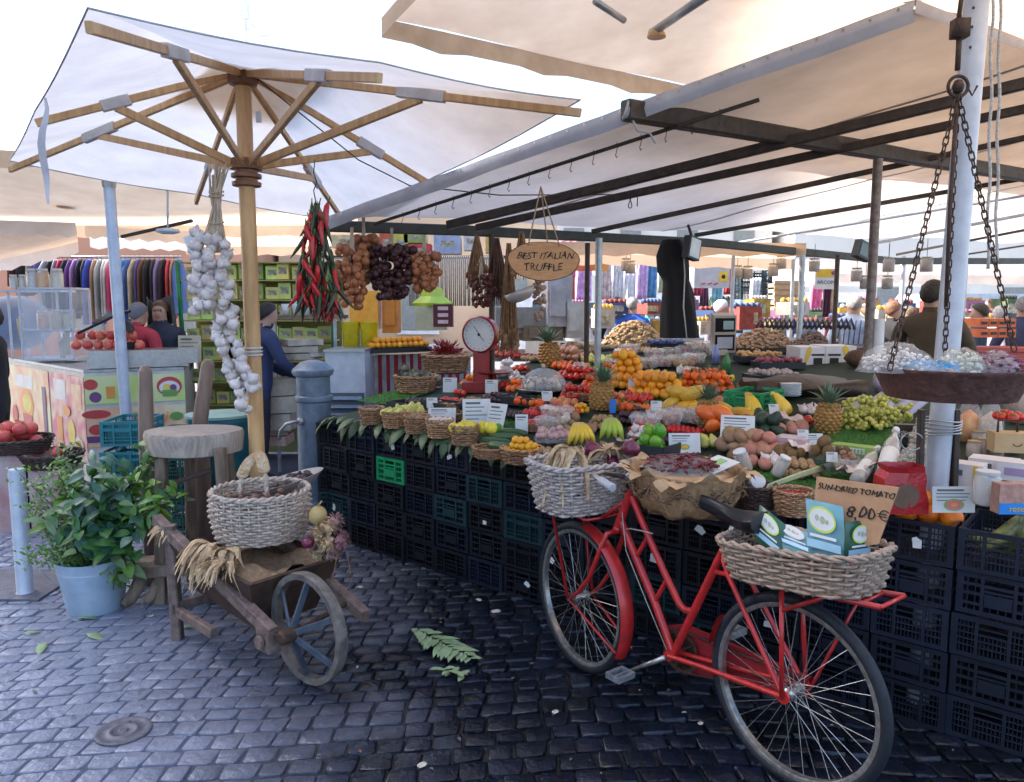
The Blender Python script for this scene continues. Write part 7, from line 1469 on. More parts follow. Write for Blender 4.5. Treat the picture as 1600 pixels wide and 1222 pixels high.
# far buildings of the square
def building(label, x0, x1, Y, h_, m, group='pale buildings around the square'):
    t_ = T('building', label, 'building', ((x0+x1)/2, Y, 0), group); b = MB(); b.box(((x0+x1)/2, Y + 4, h_/2), (x1-x0, 8, h_)); b.build('wall', m, t_); b = MB(); b.box(((x0+x1)/2, Y + 3.8, h_ + .12), (x1-x0 + .5, 8.6, .25)); b.build('cornice', paper, t_)
    n = int((x1-x0)/3)
    for fl_ in range(int(h_/3.2)):
        for i in range(n):
            x = x0 + (x1-x0)*(i+.5)/n; b = MB(); z_ = 1.7 + 3.2*fl_; b.box((x, Y - .03, z_), (1.1, .1, 1.7)); f = b.build('window', M('shutter grey', (.25, .26, .24)), t_)
            b = MB(); b.box((x, Y - .1, z_ - .95), (1.4, .2, .12)); b.build('sill', paper, f)
b_o, b_w, b_r = M('pale ochre plaster', (.62, .45, .3), (.55, .38, .25), .6, .9), M('pale plaster', (.68, .64, .58), (.6, .56, .5), .5, .9), M('terracotta plaster', (.5, .26, .18), (.45, .22, .15), .7, .9)
tag_b = None
building('tall house added at the near left to block the sun, outside the view', -40, -28, -30, 24, b_o) if False else None
building('terracotta house front behind the clothes rack on the left', -22, -8, 24, 5.2, b_r); building('ochre house front behind the shelves beside the parasol pole', -7.8, 1.5, 26, 5.4, b_o); building('pale house front behind the hanging textiles', 1.8, 14, 42, 7.0, b_w); building('pale long house front behind the vans on the right', 14.5, 44, 40, 6.2, b_w)
# clothes rack
Yr = 10.2; t = T('clothes_rack', 'long steel rail of hanging clothes behind the juice stall', 'clothes rack', pat(150, Yr)); zr_ = at(150, 401, Yr).z; xa, xb = at(25, 400, Yr).x, at(283, 400, Yr).x
b = MB(); b.tube([V((xa, Yr, zr_)), V((xb, Yr, zr_))], .015, 8); b.build('rail', steel, t, smooth=True)
for x in (xa + .1, (xa+xb)/2, xb - .02): b = MB(); b.tube([V((x, Yr, zr_)), V((x, Yr, 0))], .015, 8); b.build('upright', steel, t)
cols = [((.12, .06, .04), 'dark brown'), ((.1, .05, .04), 'brown'), ((.02, .02, .03), 'black'), ((.45, .35, .2), 'mustard'), ((.14, .09, .3), 'violet'), ((.1, .08, .25), 'indigo'), ((.6, .6, .62), 'white'), ((.02, .02, .03), 'black'), ((.3, .3, .34), 'grey'), ((.5, .05, .1), 'crimson'), ((.02, .02, .04), 'blue black'), ((.12, .05, .22), 'purple'), ((.35, .2, .5), 'lilac'), ((.015, .02, .05), 'navy'), ((.02, .02, .03), 'black'), ((.04, .08, .5), 'bright blue'), ((.35, .2, .12), 'tan'), ((.3, .33, .38), 'blue grey'), ((.45, .46, .5), 'light grey'), ((.5, .5, .55), 'pearl grey'), ((.55, .04, .16), 'raspberry'), ((.2, .15, .35), 'mauve'), ((.04, .25, .55), 'azure'), ((.05, .12, .4), 'cobalt'), ((.4, .36, .28), 'khaki'), ((.08, .07, .3), 'deep blue')]
for i in range(34):
    col, cn = cols[i % len(cols)] if i < 26 else cols[(i*7) % 26]; f = (i + .5)/34; x = xa + (xb-xa)*f; L = (.62 + .25*((i*13) % 7)/7) * (1 if i > 5 else .55); rg_ = random.Random(i); b = MB(); P = []; yr = rg_.uniform(-.5, .5)
    for k in range(7):
        z_ = zr_ - .05 - L*k/6; wd_ = (.09 + .12*min(1, k/1.2) + .02*k/6); P.append([V((x + .028*cos(a)*(1 + .3*sin(3*a + i)) + .3*wd_*sin(a)*yr, Yr + wd_*sin(a), z_)) for a in [2*pi*j/12 for j in range(13)]])
    b.grid(P); b.add([V((x, Yr, zr_ - .03))] + P[0][:-1], [(0, 1 + j, 1 + (j+1) % 12) for j in range(12)]); t_ = T('hanging_garment', f'{cn} garment, {ORD[i] if i < 18 else ORD[min(17, 33-i)]} from the {"left" if i < 18 else "green frame"} end of the clothes rail', 'garment', (x, Yr, zr_), 'clothes on the long rail')
    b.build('cloth', M('cloth ' + cn, col, tuple(q*.6 for q in col), 6, .9, bump=.3, bsc=20), t_, smooth=True); b = MB(); b.tube([V((x, Yr, zr_ - .05)), V((x, Yr, zr_ - .01)), V((x, Yr + .015, zr_ + .018)), V((x, Yr - .01, zr_ + .02))], .004, 5); b.build('hanger_hook', dark, t_)
# juice stall cabinet
cA, cB, cC_ = V((-5.75, 8.7, 0)), V((-3.92, 7.0, 0)), V((-3.15, 7.35, 0)); topz = 1.07; t = T('juice_counter', 'juice stall counter clad in printed fruit posters at the left', 'counter', cB)
b = MB(); dpt = (cA - cB).normalized().cross(Z); bk1, bk2 = cA + V((.9, .6, 0)), cC_ + V((-.4, 1.2, 0))
poly = [cA, cB, cC_, bk2, bk1]; k = 5; b.add([p + Z*.05 for p in poly] + [p + Z*topz for p in poly], [tuple(range(k-1, -1, -1)), tuple(range(k, 2*k))] + [(i, (i+1) % k, (i+1) % k + k, i + k) for i in range(k)]); b.build('cabinet', M('off white laminate', (.62, .6, .55), rough=.5), t)
pcol = dict(cream=M('poster cream', (.75, .68, .42), (.72, .32, .2), 5, .4, det=1), green=M('poster pale green', (.5, .66, .2), (.72, .72, .42), 3, .4, det=1), pink=M('poster pink', (.62, .16, .26), (.72, .52, .35), 6, .4, det=1), ora=M('poster orange', (.75, .34, .06), (.7, .25, .05), 5, .4), red=M('poster red', (.55, .06, .06), (.45, .04, .05), 6, .4), vio=M('poster violet', (.18, .06, .2), rough=.4), wht=M('poster white', (.72, .72, .7), rough=.4), grn=M('poster leaf', (.15, .35, .08), rough=.4), yl=M('poster yellow', (.75, .6, .12), rough=.4))
def poster(label, p, q, z0, z1, base, items, parent):
    p, q = V(p), V(q); xd = (q-p).normalized(); n_ = xd.cross(Z).normalized(); n_ = n_ if n_.dot(-V((p.x, p.y, 0))) > 0 else -n_; W = (q-p).length; Hh = z1 - z0; b = MB(); ms = [pcol[base]]
    c = (p+q)/2 + Z*((z0+z1)/2) + n_*.006; b.box(c, (W, .006, Hh), ax=(xd, n_, Z))
    for k_, (sh_, x, y, a_, e_, col) in enumerate(items):
        m_ = pcol[col]
        if m_ not in ms: ms.append(m_)
        mi = ms.index(m_); q_ = p + xd*(x*W) + Z*(z0 + y*Hh) + n_*(.011 + .0012*k_)
        if sh_ == 'o': N = 20; b.add([q_] + [q_ + xd*(a_*cos(2*pi*i/N)) + Z*(e_*sin(2*pi*i/N)) for i in range(N)], [(0, 1+i, 1+(i+1) % N) for i in range(N)], mi)
        else: b.add([q_ - xd*a_ - Z*e_, q_ + xd*a_ - Z*e_, q_ + xd*a_*1.1 + Z*e_, q_ - xd*a_*1.1 + Z*e_], [(0, 1, 2, 3)], mi)
    o = b.build('poster', ms, parent); o['label'] = label; return o
poster('upper poster with juice glass, orange slices and fruit basket', cB, cC_, .78, 1.04, 'green', [('o', .06, .7, .06, .05, 'red'), ('o', .1, .25, .05, .05, 'vio'), ('r', .25, .4, .035, .055, 'ora'), ('o', .38, .25, .05, .04, 'ora'), ('o', .38, .25, .035, .028, 'yl'), ('o', .84, .55, .11, .09, 'red'), ('o', .84, .5, .09, .065, 'wht'), ('o', .82, .52, .04, .03, 'yl'), ('o', .88, .5, .03, .03, 'vio'), ('r', .84, .3, .06, .03, 'grn')], t)
pl = poster('lower poster with orange lettering and berries', cB, cC_, .38, .74, 'cream', [('o', .1, .45, .07, .05, 'red'), ('o', .2, .4, .05, .045, 'red'), ('r', .12, .2, .1, .03, 'vio'), ('o', .1, .85, .12, .04, 'red'), ('o', .42, .72, .03, .03, 'ora'), ('o', .9, .7, .06, .04, 'grn')], t)
xd = (cC_-cB).normalized(); n_ = V((xd.y, -xd.x, 0)); text('Gelati', .15, cB + xd*.5 + Z*.63 + n_*.022, xd, Z, pcol['ora'], t, shear=.2)
poster('near printed poster with juice bottle and noodles bowl', cA.lerp(cB, .62), cB, .25, 1.03, 'pink', [('r', .3, .8, .16, .1, 'wht'), ('r', .8, .75, .12, .12, 'cream'), ('r', .25, .3, .07, .12, 'ora'), ('o', .6, .3, .1, .12, 'yl'), ('o', .8, .15, .12, .09, 'wht'), ('o', .8, .15, .09, .06, 'ora'), ('o', .5, .55, .1, .05, 'ora')], t)
poster('far printed poster with noodles and fruit', cA, cA.lerp(cB, .6), .25, 1.03, 'cream', [('r', .45, .8, .3, .07, 'wht'), ('o', .5, .5, .22, .16, 'ora'), ('o', .5, .5, .16, .1, 'yl'), ('r', .5, .25, .15, .08, 'red'), ('r', .9, .4, .05, .3, 'vio'), ('o', .2, .3, .1, .1, 'red')], t)
b = MB(); b.add([p + Z*(topz + .003) for p in poly] + [p + Z*(topz + .03) for p in poly], [tuple(range(k-1, -1, -1)), tuple(range(k, 2*k))] + [(i, (i+1) % k, (i+1) % k + k, i + k) for i in range(k)]); b.build('worktop', steel, t)
sst = M('brushed steel', (.45, .46, .48), (.36, .37, .4), 30, .3, .8)
t = T('steel_tray', 'large slanting steel tray on the juice counter under the pomegranates', 'tray', cB + Z*1.1); b = MB(); c = cB + V((.35, .35, 1.19)); b.box(c, (.85, .4, .16), ax=(xd, V((-xd.y, xd.x, 0)), Z)); b.box(c + xd*.42 + Z*.02 - V((-xd.y, xd.x, 0))*.21, (.18, .02, .14), ax=(xd, V((-xd.y, xd.x, 0)), Z)); b.build('tray', sst, t)
c0 = cB + V((.05, .35, 1.31)); rg = random.Random(9)
for i in range(13):
    K['pomegranate'].put(c0 + V((-.3 + .1*(i % 7) + rg.uniform(-.01, .01), .02*(i % 3) + .25*(i//7)*.3, .09*(i//7))) , (U(-1, 1), U(-1, 1), U(0, 6)), 1.1, 'red pomegranate in the row on the steel tray of the juice counter', 'pomegranates on the steel tray', 'pomegranate')
t = T('fruit_press', 'black lever juice press standing on the juice counter', 'juice press', cB + V((.6, .5, 1.25))); c = at(188, 560, 7.35); b = MB(); b.box(c, (.2, .2, .03)); b.beam(c, c + Z*.42, .05, .05); b.tube([c + Z*.42 + V((.12, 0, .03)), c + Z*.42, c + V((-.38, -.02, .24))], .014, 8); b.lathe([(.07, .1), (.09, .16), (.085, .16), (.06, .1)], c + V((.08, 0, 0)), 16); b.lathe([(.03, .3), (.07, .26), (.05, .33), (.02, .36)], c + V((.08, 0, 0)), 16); b.build('press', M('black cast press', (.03, .03, .035), rough=.35, metal=.4), t, auto=True)
t = T('display_case', 'glass sided display case with a blue grey frame on the juice counter', 'display case', at(90, 560, 8)); cc = at(90, 560, 8); b = MB()
for x in (-.26, .26):
    b.beam(cc + V((x, -.15, 0)), cc + V((x, -.15, .72)), .02); b.beam(cc + V((x, .2, 0)), cc + V((x, .2, .72)), .02); b.beam(cc + V((x, -.15, .72)), cc + V((x, .2, .72)), .02)
for z_ in (0, .3, .72): b.beam(cc + V((-.26, -.15, z_)), cc + V((.26, -.15, z_)), .02); b.box(cc + V((0, .02, z_)), (.5, .34, .008))
b.build('frame', whitem, t); b = MB(); b.box(cc + V((0, -.155, .36)), (.5, .004, .7)); b.box(cc + V((.265, .02, .36)), (.004, .33, .7)); b.build('glass', M('case glass', (.8, .85, .9), rough=.05, alpha=.25, spec=1), t)
for i, (dx, z_, col, lb) in enumerate(((-.12, .30, (.8, .35, .03), 'orange'), (.03, .30, (.75, .5, .08), 'amber'), (.15, .3, (.7, .6, .2), 'lemon'), (-.1, .72, (.8, .36, .02), 'bright orange'), (.05, .72, (.7, .65, .5), 'cream'), (-.2, .72, (.6, .6, .6), 'pale'))):
    jar('juice_jug', f'{lb} juice jug {"on top of" if z_ > .5 else "inside"} the glass display case', cc + V((dx, .0, z_ + .005)), .06, .2, M('juice ' + lb, col, rough=.3), group='juice jugs of the juice stall')
for i in range(5): jar('juice_glass', f'empty looking glass, {ORD[i]} from the left end of the juice counter shelf', at(22 + 14*i, 392 + 60, 8.6), .04, .16, M('pale drink', (.6, .62, .6), rough=.3), group='glasses on the juice stall shelf')
b = MB(); b.box(at(50, 455, 8.6), (.8, .3, .02)); b.beam(at(12, 455, 8.5), at(12, 455, 8.5) - Z*.75, .02); b.beam(at(88, 455, 8.5), at(88, 455, 8.5) - Z*.75, .02); tag(b.build('glass_shelf', whitem), 'thin pale shelf of glasses above the juice counter at the far left', 'shelf')
b = MB(); c = at(22, 505, 9.3); b.ball(c, (.45, .3, .33), 16, 10); tag(b.build('covered_barrow', M('blue grey tarp', (.2, .27, .4), (.16, .2, .32), 4, .6), smooth=True), 'blue grey tarp covered hump at the far left behind the glasses', 'tarp')
for i, (u, v) in enumerate(((32, 512), (97, 548), (104, 534))):
    b = MB(); c = at(u, v + 20, 7.9); 
    for q in range(4): b.tube([c + V((.01*q, 0, 0)), c + V((.02*q - .02, 0, .22 + .02*q))], .009, 5)
    tag(b.build('wooden_forks', M('pale birch', (.65, .55, .35)), smooth=True), f'upright pale wooden sticks, {ORD[i]} bunch from the left on the juice counter', 'wooden sticks', 'bunches of wooden sticks')
# lower left baskets of pomegranates
for (u, v, w_, lb) in ((30, 705, 88, 'dark wicker basket of pomegranates at the left edge behind the herbs'), (82, 728, 82, 'low dark wicker basket with few pomegranates above the bollard')):
    c = at(u, v, 5.75); basket('fruit_basket', lb, 'basket', c, ellip(w_*5.75/F/2.2), .1, 10, 26, .006, wicd, flare=1.2, seed=u); st_ = MB(); st_.box((c.x, c.y, (c.z)/2), (.3, .3, c.z - .004)); tag(st_.build('basket_plinth', M('pink box print', (.5, .42, .4), (.4, .2, .2), 4, .6)), f'box plinth under the {"left edge" if u == 30 else "low"} dark pomegranate basket', 'box')
rg = random.Random(2)
for i in range(17): a, q = rg.uniform(0, 6.3), rg.random()**.5*.16; K['pomegranate'].put(at(30, 688, 5.75) + V((q*cos(a), q*sin(a)*.8, .05*(i % 3))), (U(-1, 1), U(-1, 1), 0), 1.15, 'red pomegranate piled in the left edge wicker basket', 'pomegranates in the left edge basket', 'pomegranate')
for u, v in ((62, 700), (88, 708)): K['pomegranate'].put(at(u, v, 5.75), (0, 0, 1), 1.1, 'single pomegranate lying in the low dark basket', 'pomegranates in the low basket', 'pomegranate')
K['apple'].put(ct(870, 592, .04), (0, 0, 1), 1, 'apple with yellow patch just right of the plastic dome', None, 'apple'); K['strawberry'].put(ct(880, 660, .02), (0, 0, 1), 1.2, 'single strawberry sized red fruit beside the cherry tomato patch', None, 'strawberry')
# teal crates and tub behind the stool
for i, (u, v, Y) in enumerate(((192, 742, 5.0), (192, 695, 5.0))): o = crate(at(u, v + 3, Y), .1, 2, 'teal', f'bright teal crate {"lower" if i == 0 else "upper"} behind the bay branches left of the stool', 'teal crates behind the stool', 1.0)
for i in range(5): c = pat(262, 5.05); o = crate(c + Z*(.17*i) - Z*0, .05, i % 3, 'sea green', f'dark sea green crate behind the stool legs, {["on the ground", "second up", "third up", "fourth up", "topmost"][i]}', 'sea green crates behind the stool', 1.0)
t = T('teal_tub', 'tall teal tub with a pale rim and lid behind the round stool', 'tub', pat(342, 5.5)); c = pat(342, 5.5); zt = at(342, 650, 5.5).z; b = MB(); b.lathe([(.19, 0), (.22, zt-.03), (.235, zt-.03), (.235, zt), (.215, zt), (.19, .03), (0, .03)], c, 30); b.build('body', M('teal tub plastic', (.012, .11, .14), (.01, .08, .1), 6, .4), t, auto=True); b = MB(); b.lathe([(.24, zt + .002), (.24, zt + .02), (0, zt + .035)], c, 30); b.build('lid', M('pale teal lid', (.2, .36, .34), rough=.5), t, auto=True)
# green framed shelves
Ysh = 8.3; t = T('shelving_unit', 'green framed shelving full of yellow green goods behind the garlic', 'shelving', pat(380, Ysh)); gfr = M('green frame paint', (.01, .25, .08), rough=.4); x0, x1 = at(281, 500, Ysh).x, at(520, 500, Ysh).x; zt = at(281, 408, Ysh).z
for x in (x0, x1):
    b = MB(); b.beam(V((x + (.05 if x == x0 else 0), Ysh, 0)), V((x, Ysh, zt)), .04); b.build('upright', gfr, t)
lv = [.35, .6, .85, 1.08, 1.3, 1.52, 1.74, 1.95, 2.14]
for z_ in lv: b = MB(); b.box(((x0+x1)/2, Ysh + .2, z_), (x1-x0-.04, .4, .015)); b.build('shelf', M('olive shelf', (.35, .36, .12), rough=.6), t)
b = MB(); b.box(((x0+x1)/2, Ysh + .44, zt/2), (x1-x0, .02, zt)); b.build('back_panel', M('yellow olive panel', (.4, .38, .14), (.3, .3, .12), 5, .7), t)
pk_ = Kind(lambda: (lambda b: (b.box((0, 0, .075), (.13, .1, .14)), b.box((0, -.052, .08), (.09, .004, .06), mi=1), b.build('goods_packet', [M('goods wrap', (.62, .6, .16), (.42, .46, .12), 5, .5, var=.5, hue=.07), M('goods label', (.5, .48, .4), (.15, .14, .08), 30, .6)]))[-1])(MB()))
rg = random.Random(4)
for li, z_ in enumerate(lv[:-1]):
    for i in range(11): pk_.put((x0 + .12 + .142*i + rg.uniform(-.01, .01), Ysh + .12, z_ + .009), rg.uniform(-.15, .15), (rg.uniform(.95, 1.08), 1, rg.uniform(.85, 1.25)), f'small wrapped packet, {ORD[i]} from the green post on the {ORD[li]} shelf up', 'goods packets on the green framed shelves', 'packet')
card_(296, 550, 36, 40, 'tilted beige paper sign hung on the green frame post', 3, tilt=.05, base=at(297, 560, 7.9), m=M('beige paper', (.62, .56, .42)))
b = MB(); b.box(at(299, 380, 6.9), (.1, .01, .14), ax=(V((.95, 0, .3)).normalized(), V((0, 1, 0)), V((-.3, 0, .95)).normalized())); tag(b.build('paper_note', paper), 'small white paper note hanging left of the garlic stalks', 'note')
# side table with cups behind the pole
t = T('side_table', 'brown topped side table with white cups right of the parasol pole', 'table', pat(480, 7.8)); p = at(480, 495, 7.8); b = MB(); b.box(p, (.75, .4, .035)); b.build('top', oldwood, t)
for dx in (-.3, .3): b = MB(); b.beam(p + V((dx, -.1, -.02)), V((p.x + dx, p.y - .1, 0)), .03); b.build('leg', steel, t)
for i in range(4): b = MB(); b.lathe([(.03, 0), (.042, .11 + .05*(i == 1)), (.0, .11 + .05*(i == 1))], p + V((-.2 + .1*i, -.05, .02)), 14); tag(b.build('cup_stack', paper, smooth=True), f'white cup stack, {ORD[i]} from the left on the side table', 'cups', 'white cup stacks')
# cream cloth covered boxes behind fountain
for i, (u, v, w_, h_, col, lb) in enumerate(((440, 630, .26, .5, (.5, .44, .36), 'cream sack standing behind the parasol pole'), (470, 545, .34, .2, (.6, .55, .42), 'cream sack under the side table'), (425, 670, .3, .3, (.5, .36, .3), 'pinkish sack low behind the parasol pole'))):
    c = at(u, v, 7.4); b = MB(); [b.box(c + V((U(-.03, .03), 0, h_*(k_ - 1)/3)), (w_, .3, h_/3 - .01), ax=(V((cos(k_*.3), sin(k_*.3), 0)), V((-sin(k_*.3), cos(k_*.3), 0)), Z)) for k_ in range(3)]; tag(b.build('flat_carton_pile', M('sack ' + lb[:10], col, tuple(q*.7 for q in col), 8, .85, bump=.6), smooth=False), lb.replace('sack', 'carton pile'), 'carton pile', 'carton piles behind the parasol pole')
# counter with yellow bins, mandarin tray, striped cloth
Yq = 7.3; A0, A1 = at(552, 552, Yq), at(690, 546, Yq + .3); t = T('citrus_counter', 'steel topped citrus counter with a red striped cloth behind the baskets', 'counter', (A0.x, A0.y, 0)); b = MB(); xd = (A1-A0).normalized(); nb_ = V((-xd.y, xd.x, 0)); Lq = (A1-A0).length + .3
b.box(A0 + xd*(Lq/2 - .25) + nb_*.35, (Lq + .3, .75, .03), ax=(xd, nb_, Z)); b.build('top', sst, t)
b = MB(); P = [[A0 + xd*(Lq*i/60) + nb_*(.012*sin(i*1.1)) - Z*(.03 + .5*k) for k in (0, .5, 1, 1.5)] for i in range(61)]; 
for i in range(60): b.grid([P[i], P[i+1]], mi=(i//2) % 2)
b.build('striped_cloth', [M('cloth red', (.45, .04, .06), rough=.9), M('cloth white', (.6, .56, .54), rough=.9)], t, smooth=True)
for i, u in enumerate((550, 578)): b = MB(); c = at(u, 541, Yq + .15); b.lathe([(.075, 0), (.085, .23), (.09, .235), (.08, .235), (.07, .01), (0, .01)], c, 4 if False else 20, shape=lambda a: (abs(cos(a))**6 + abs(sin(a))**6)**(-1/6)); tag(b.build('yellow_bin', M('yellow plastic', (.75, .6, .01), rough=.35), smooth=True), f'bright yellow plastic bin, the {"left" if i == 0 else "right"} one on the citrus counter', 'bin', 'yellow bins on the citrus counter')
b = MB(); c = at(572, 500, Yq + .5); b.box(c + Z*.1, (.28, .25, .38)); tag(b.build('orange_press_box', M('clear orange case', (.8, .3, .01), (.85, .42, .02), 16, .3)), 'orange filled case behind the yellow bins', 'case')
b = MB(); c = at(612, 500, Yq + .55); b.box(c + Z*.08, (.16, .2, .42)); b.box(c + V((0, -.11, .1)), (.1, .02, .3)); tag(b.build('orange_screen', M('orange panel', (.7, .25, .03))), 'flat orange panel right of the orange filled case', 'panel')
t = T('mandarin_tray', 'black tray heaped with small mandarins on the citrus counter', 'tray', at(622, 545, Yq)); c = at(620, 546, Yq + .1); b = MB(); b.box(c, (.62, .3, .04), ax=(xd, nb_, Z)); b.build('tray', blackp, t)
for L in range(2):
    for i in range(11 - 2*L):
        for j in range(4 - L): K['amber'].put(c + xd*(-.25 + .052*i + .05*L) + nb_*(-.1 + .06*j + .03*L) + Z*(.05 + .045*L), (U(0, 3), 0, 0), .8, 'small orange heaped in the black tray on the citrus counter', 'small oranges in the black tray', 'orange')
t = T('green_press', 'lime green hopper machine with a cream body behind the dial scale', 'juicer', at(680, 500, Yq+.5)); c = at(676, 512, Yq + .6); b = MB(); b.box(c + Z*.1, (.32, .3, .24)); b.build('body', M('cream machine', (.6, .58, .36), rough=.4), t); b = MB(); b.lathe([(.2, .24), (.21, .27), (.12, .34), (.1, .42), (0, .44)], c - Z*.02, 4); b.build('hopper', M('lime plastic', (.45, .62, .06), rough=.35), t)
b = MB(); c = at(693, 493, Yq + .25); b.box(c, (.19, .12, .22))
for k in range(3): b.box(c + V((0, -.062, .07 - .065*k)), (.1, .006, .035), mi=1)
tag(b.build('card_box', [M('dark maroon box', (.1, .01, .02), rough=.5), M('pale pink card', (.7, .5, .52))]), 'dark maroon box with three pale cards before the green hopper', 'box')
for i, (u, v, w_, h_, col, lb) in enumerate(((620, 545, .0, 0, 0, 0),)): pass
# cane screen and coloured cartons above
b = MB(); P = []
for i in range(46): x = at(640, 430, 8.6).x + .023*i; b.tube([V((x, 8.6, at(640, 400, 8.6).z)), V((x + .004*sin(i*3), 8.6, at(640, 478, 8.6).z))], .009, 5)
tag(b.build('cane_screen', M('grey cane', (.35, .32, .28), (.22, .2, .18), 30, .8), smooth=True), 'greyish cane screen behind the hanging onions and herbs', 'screen')
for i, (u, v, w_, h_, col, lb) in enumerate(((545, 378, .35, .14, (.7, .68, .5), 'cream'), (580, 385, .2, .2, (.75, .6, .1), 'yellow'), (605, 380, .14, .26, (.65, .12, .05), 'orange red'), (628, 380, .16, .2, (.65, .55, .1), 'mustard'), (650, 372, .25, .12, (.35, .45, .1), 'olive green'), (655, 392, .28, .14, (.6, .05, .06), 'scarlet'), (700, 382, .3, .22, (.4, .45, .6), 'blue grey'), (735, 378, .14, .2, (.7, .65, .6), 'ivory'), (770, 382, .16, .2, (.7, .45, .1), 'amber'))):
    carton(f'{lb} carton on the high shelf behind the hanging onion strings', at(u, v, 8.8), (w_, .2, h_), STD, M('carton ' + lb, col, tuple(q*.7 for q in col), 9, .6), [(0, 0, .5, .3, M('goods label', (.5, .48, .4)))], group='coloured cartons on the high shelf')
b = MB(); b.box(at(650, 402, 8.8), (2.2, .3, .02)); tag(b.build('high_shelf', dark), 'dark high shelf above the cane screen', 'shelf')
for i, (u, v, w_, h_, col, lb) in enumerate(((810, 500, .5, .25, (.3, .28, .25), 'grey box stack behind the herb sheaves'), (870, 470, .25, .5, (.5, .48, .5), 'pale grey cloth hanging right of the plaque'), (845, 520, .4, .15, (.25, .18, .12), 'brown box behind the dark pineapple'), (895, 500, .18, .35, (.62, .6, .56), 'white paper bag on the back counter left of the grey post'))):
    c = at(u, v, 7.6); b = MB(); b.box(c, (w_, .25, h_), ax=(V((.97, .2, 0)), V((-.2, .97, 0)), Z)); b.box(c - V((0, .14, 0)), (w_*.6, .03, h_*.6), ax=(V((.97, .2, 0)), V((-.2, .97, 0)), Z)); tag(b.build('storage_box', M('bx' + lb[:9], col, tuple(q*.7 for q in col), 7, .8)), lb, 'box')
# orange banner & textiles behind
Yb = 11.5
tx = [((885, 405, 30, 55), (.35, .12, .15), 'dark rose patterned'), ((912, 440, 26, 60), (.45, .3, .55), 'lilac printed'), ((893, 448, 24, 40), (.4, .1, .04), 'rust orange'), ((948, 430, 16, 75), (.55, .45, .42), 'beige'), ((966, 430, 16, 80), (.6, .6, .62), 'pearl white'), ((985, 455, 20, 60), (.75, .72, .74), 'white and pink'), ((1003, 430, 17, 75), (.5, .35, .55), 'mauve'), ((1018, 430, 18, 70), (.1, .25, .42), 'blue checked'), ((1036, 432, 16, 50), (.45, .45, .3), 'olive cream'), ((1092, 440, 16, 44), (.3, .05, .08), 'maroon'), ((1100, 470, 14, 60), (.12, .05, .08), 'dark plum'), ((1138, 435, 12, 50), (.4, .04, .05), 'deep red'), ((1120, 470, 14, 60), (.2, .4, .45), 'sea blue'), ((1180, 455, 14, 40), (.6, .6, .6), 'white'), ((1275, 470, 18, 50), (.6, .12, .25), 'magenta dotted'), ((1292, 470, 14, 50), (.06, .02, .04), 'black'), ((1302, 465, 12, 46), (.5, .35, .2), 'tan')]
for i, ((u, v, w_, h_), col, lb) in enumerate(tx):
    Y = Yb + .5*(i % 3); b = MB(); rg_ = random.Random(i); ww, hh = w_*Y/F, h_*Y/F; c = at(u, v, Y); P = [[c + V((ww*(k/10 - .5), .04*sin(k*1.7 + i + j*.3), hh*(.5 - j/8))) for j in range(9)] for k in range(11)]
    b.grid(P); o = b.build('hanging_textile', M('textile ' + lb, col, tuple(min(1, q*1.9) for q in col), 14, .9), smooth=True); so_ = o.modifiers.new('s', 'SOLIDIFY'); so_.thickness = .006
    tag(o, f'{lb} textile hanging at the far stalls, {ORD[i]} from the plaque towards the right', 'textile', 'textiles hanging at the far stalls')
b = MB(); z_ = at(1000, 398, Yb).z; b.tube([V((at(870, 398, Yb).x, Yb + .3, z_)), V((at(1320, 398, Yb).x, Yb + .3, z_))], .02, 8); tag(b.build('textile_rail', steel, smooth=True), 'steel rail from which the far textiles hang', 'rail')
b = MB(); q = at(898, 398, 10.6); b.grid([[q + V((-.45 + .06*i, .0, .0 - .055*j*(1 if j < 4 else 1) - .0 - .12*(1 - abs(i-7)/7)*0)) for j in range(5)] for i in range(16)]); o = b.build('orange_banner', M('orange banner', (.75, .3, .05), (.6, .1, .05), 3, .7)); tag(o, 'small orange banner just right of the truffle plaque', 'banner')
board = T('far_board', 'pale grey board with a yellow emblem and red marks right of the black garment', 'board', at(1112, 430, 10.9)); c = at(1112, 430, 10.9); b = MB(); b.box(c, (.5, .03, .36)); b.build('panel', M('grey board', (.5, .5, .5), rough=.7), board); b = MB(); 
for k in range(3): b.box(c + V((-.12 + .09*k, -.02, -.12)), (.06, .006, .02), ax=(V((.95, 0, .3)).normalized(), V((0, 1, 0)), V((-.3, 0, .95)).normalized()))
b.box(c + V((.16, -.02, -.02)), (.12, .006, .14), mi=1); b.ball(c + V((.16, -.025, -.02)), (.03, .01, .03), 8, 6, mi=2); b.build('marks', [pcol['red'], yel, ink], board)
# black hanging garment and floodlight
c = at(1058, 455, 6.9); t = T('black_garment', 'long black garment hanging from the canopy back bar beside the floodlight', 'garment', c); b = MB(); P = []
prof = [(375, 14), (385, 20), (400, 24), (425, 24), (440, 20), (460, 24), (490, 27), (515, 29), (528, 30)]
for (v, hw) in prof: 
    w_ = hw*6.9/F; ce = at(1058 + (v-450)*.06 - (4 if v < 430 else 0), v, 6.9); P.append([ce + V((w_*cos(a)*(1 + .08*sin(5*a + v)), .09*sin(a)*(1 + .15*sin(5*a)), .0)) for a in [2*pi*j/24 for j in range(25)]])
b.grid(P); b.add([P[0][j] for j in range(24)], [tuple(range(24))]); b.build('cloth', M('black cloth', (.008, .008, .01), rough=.95), t, smooth=True)
b = MB(); b.tube([at(1068, 385, 6.75), at(1070, 430, 6.75), at(1068, 480, 6.72), at(1073, 528, 6.7)], .006, 5); b.build('white_cord', rope, t, smooth=True)
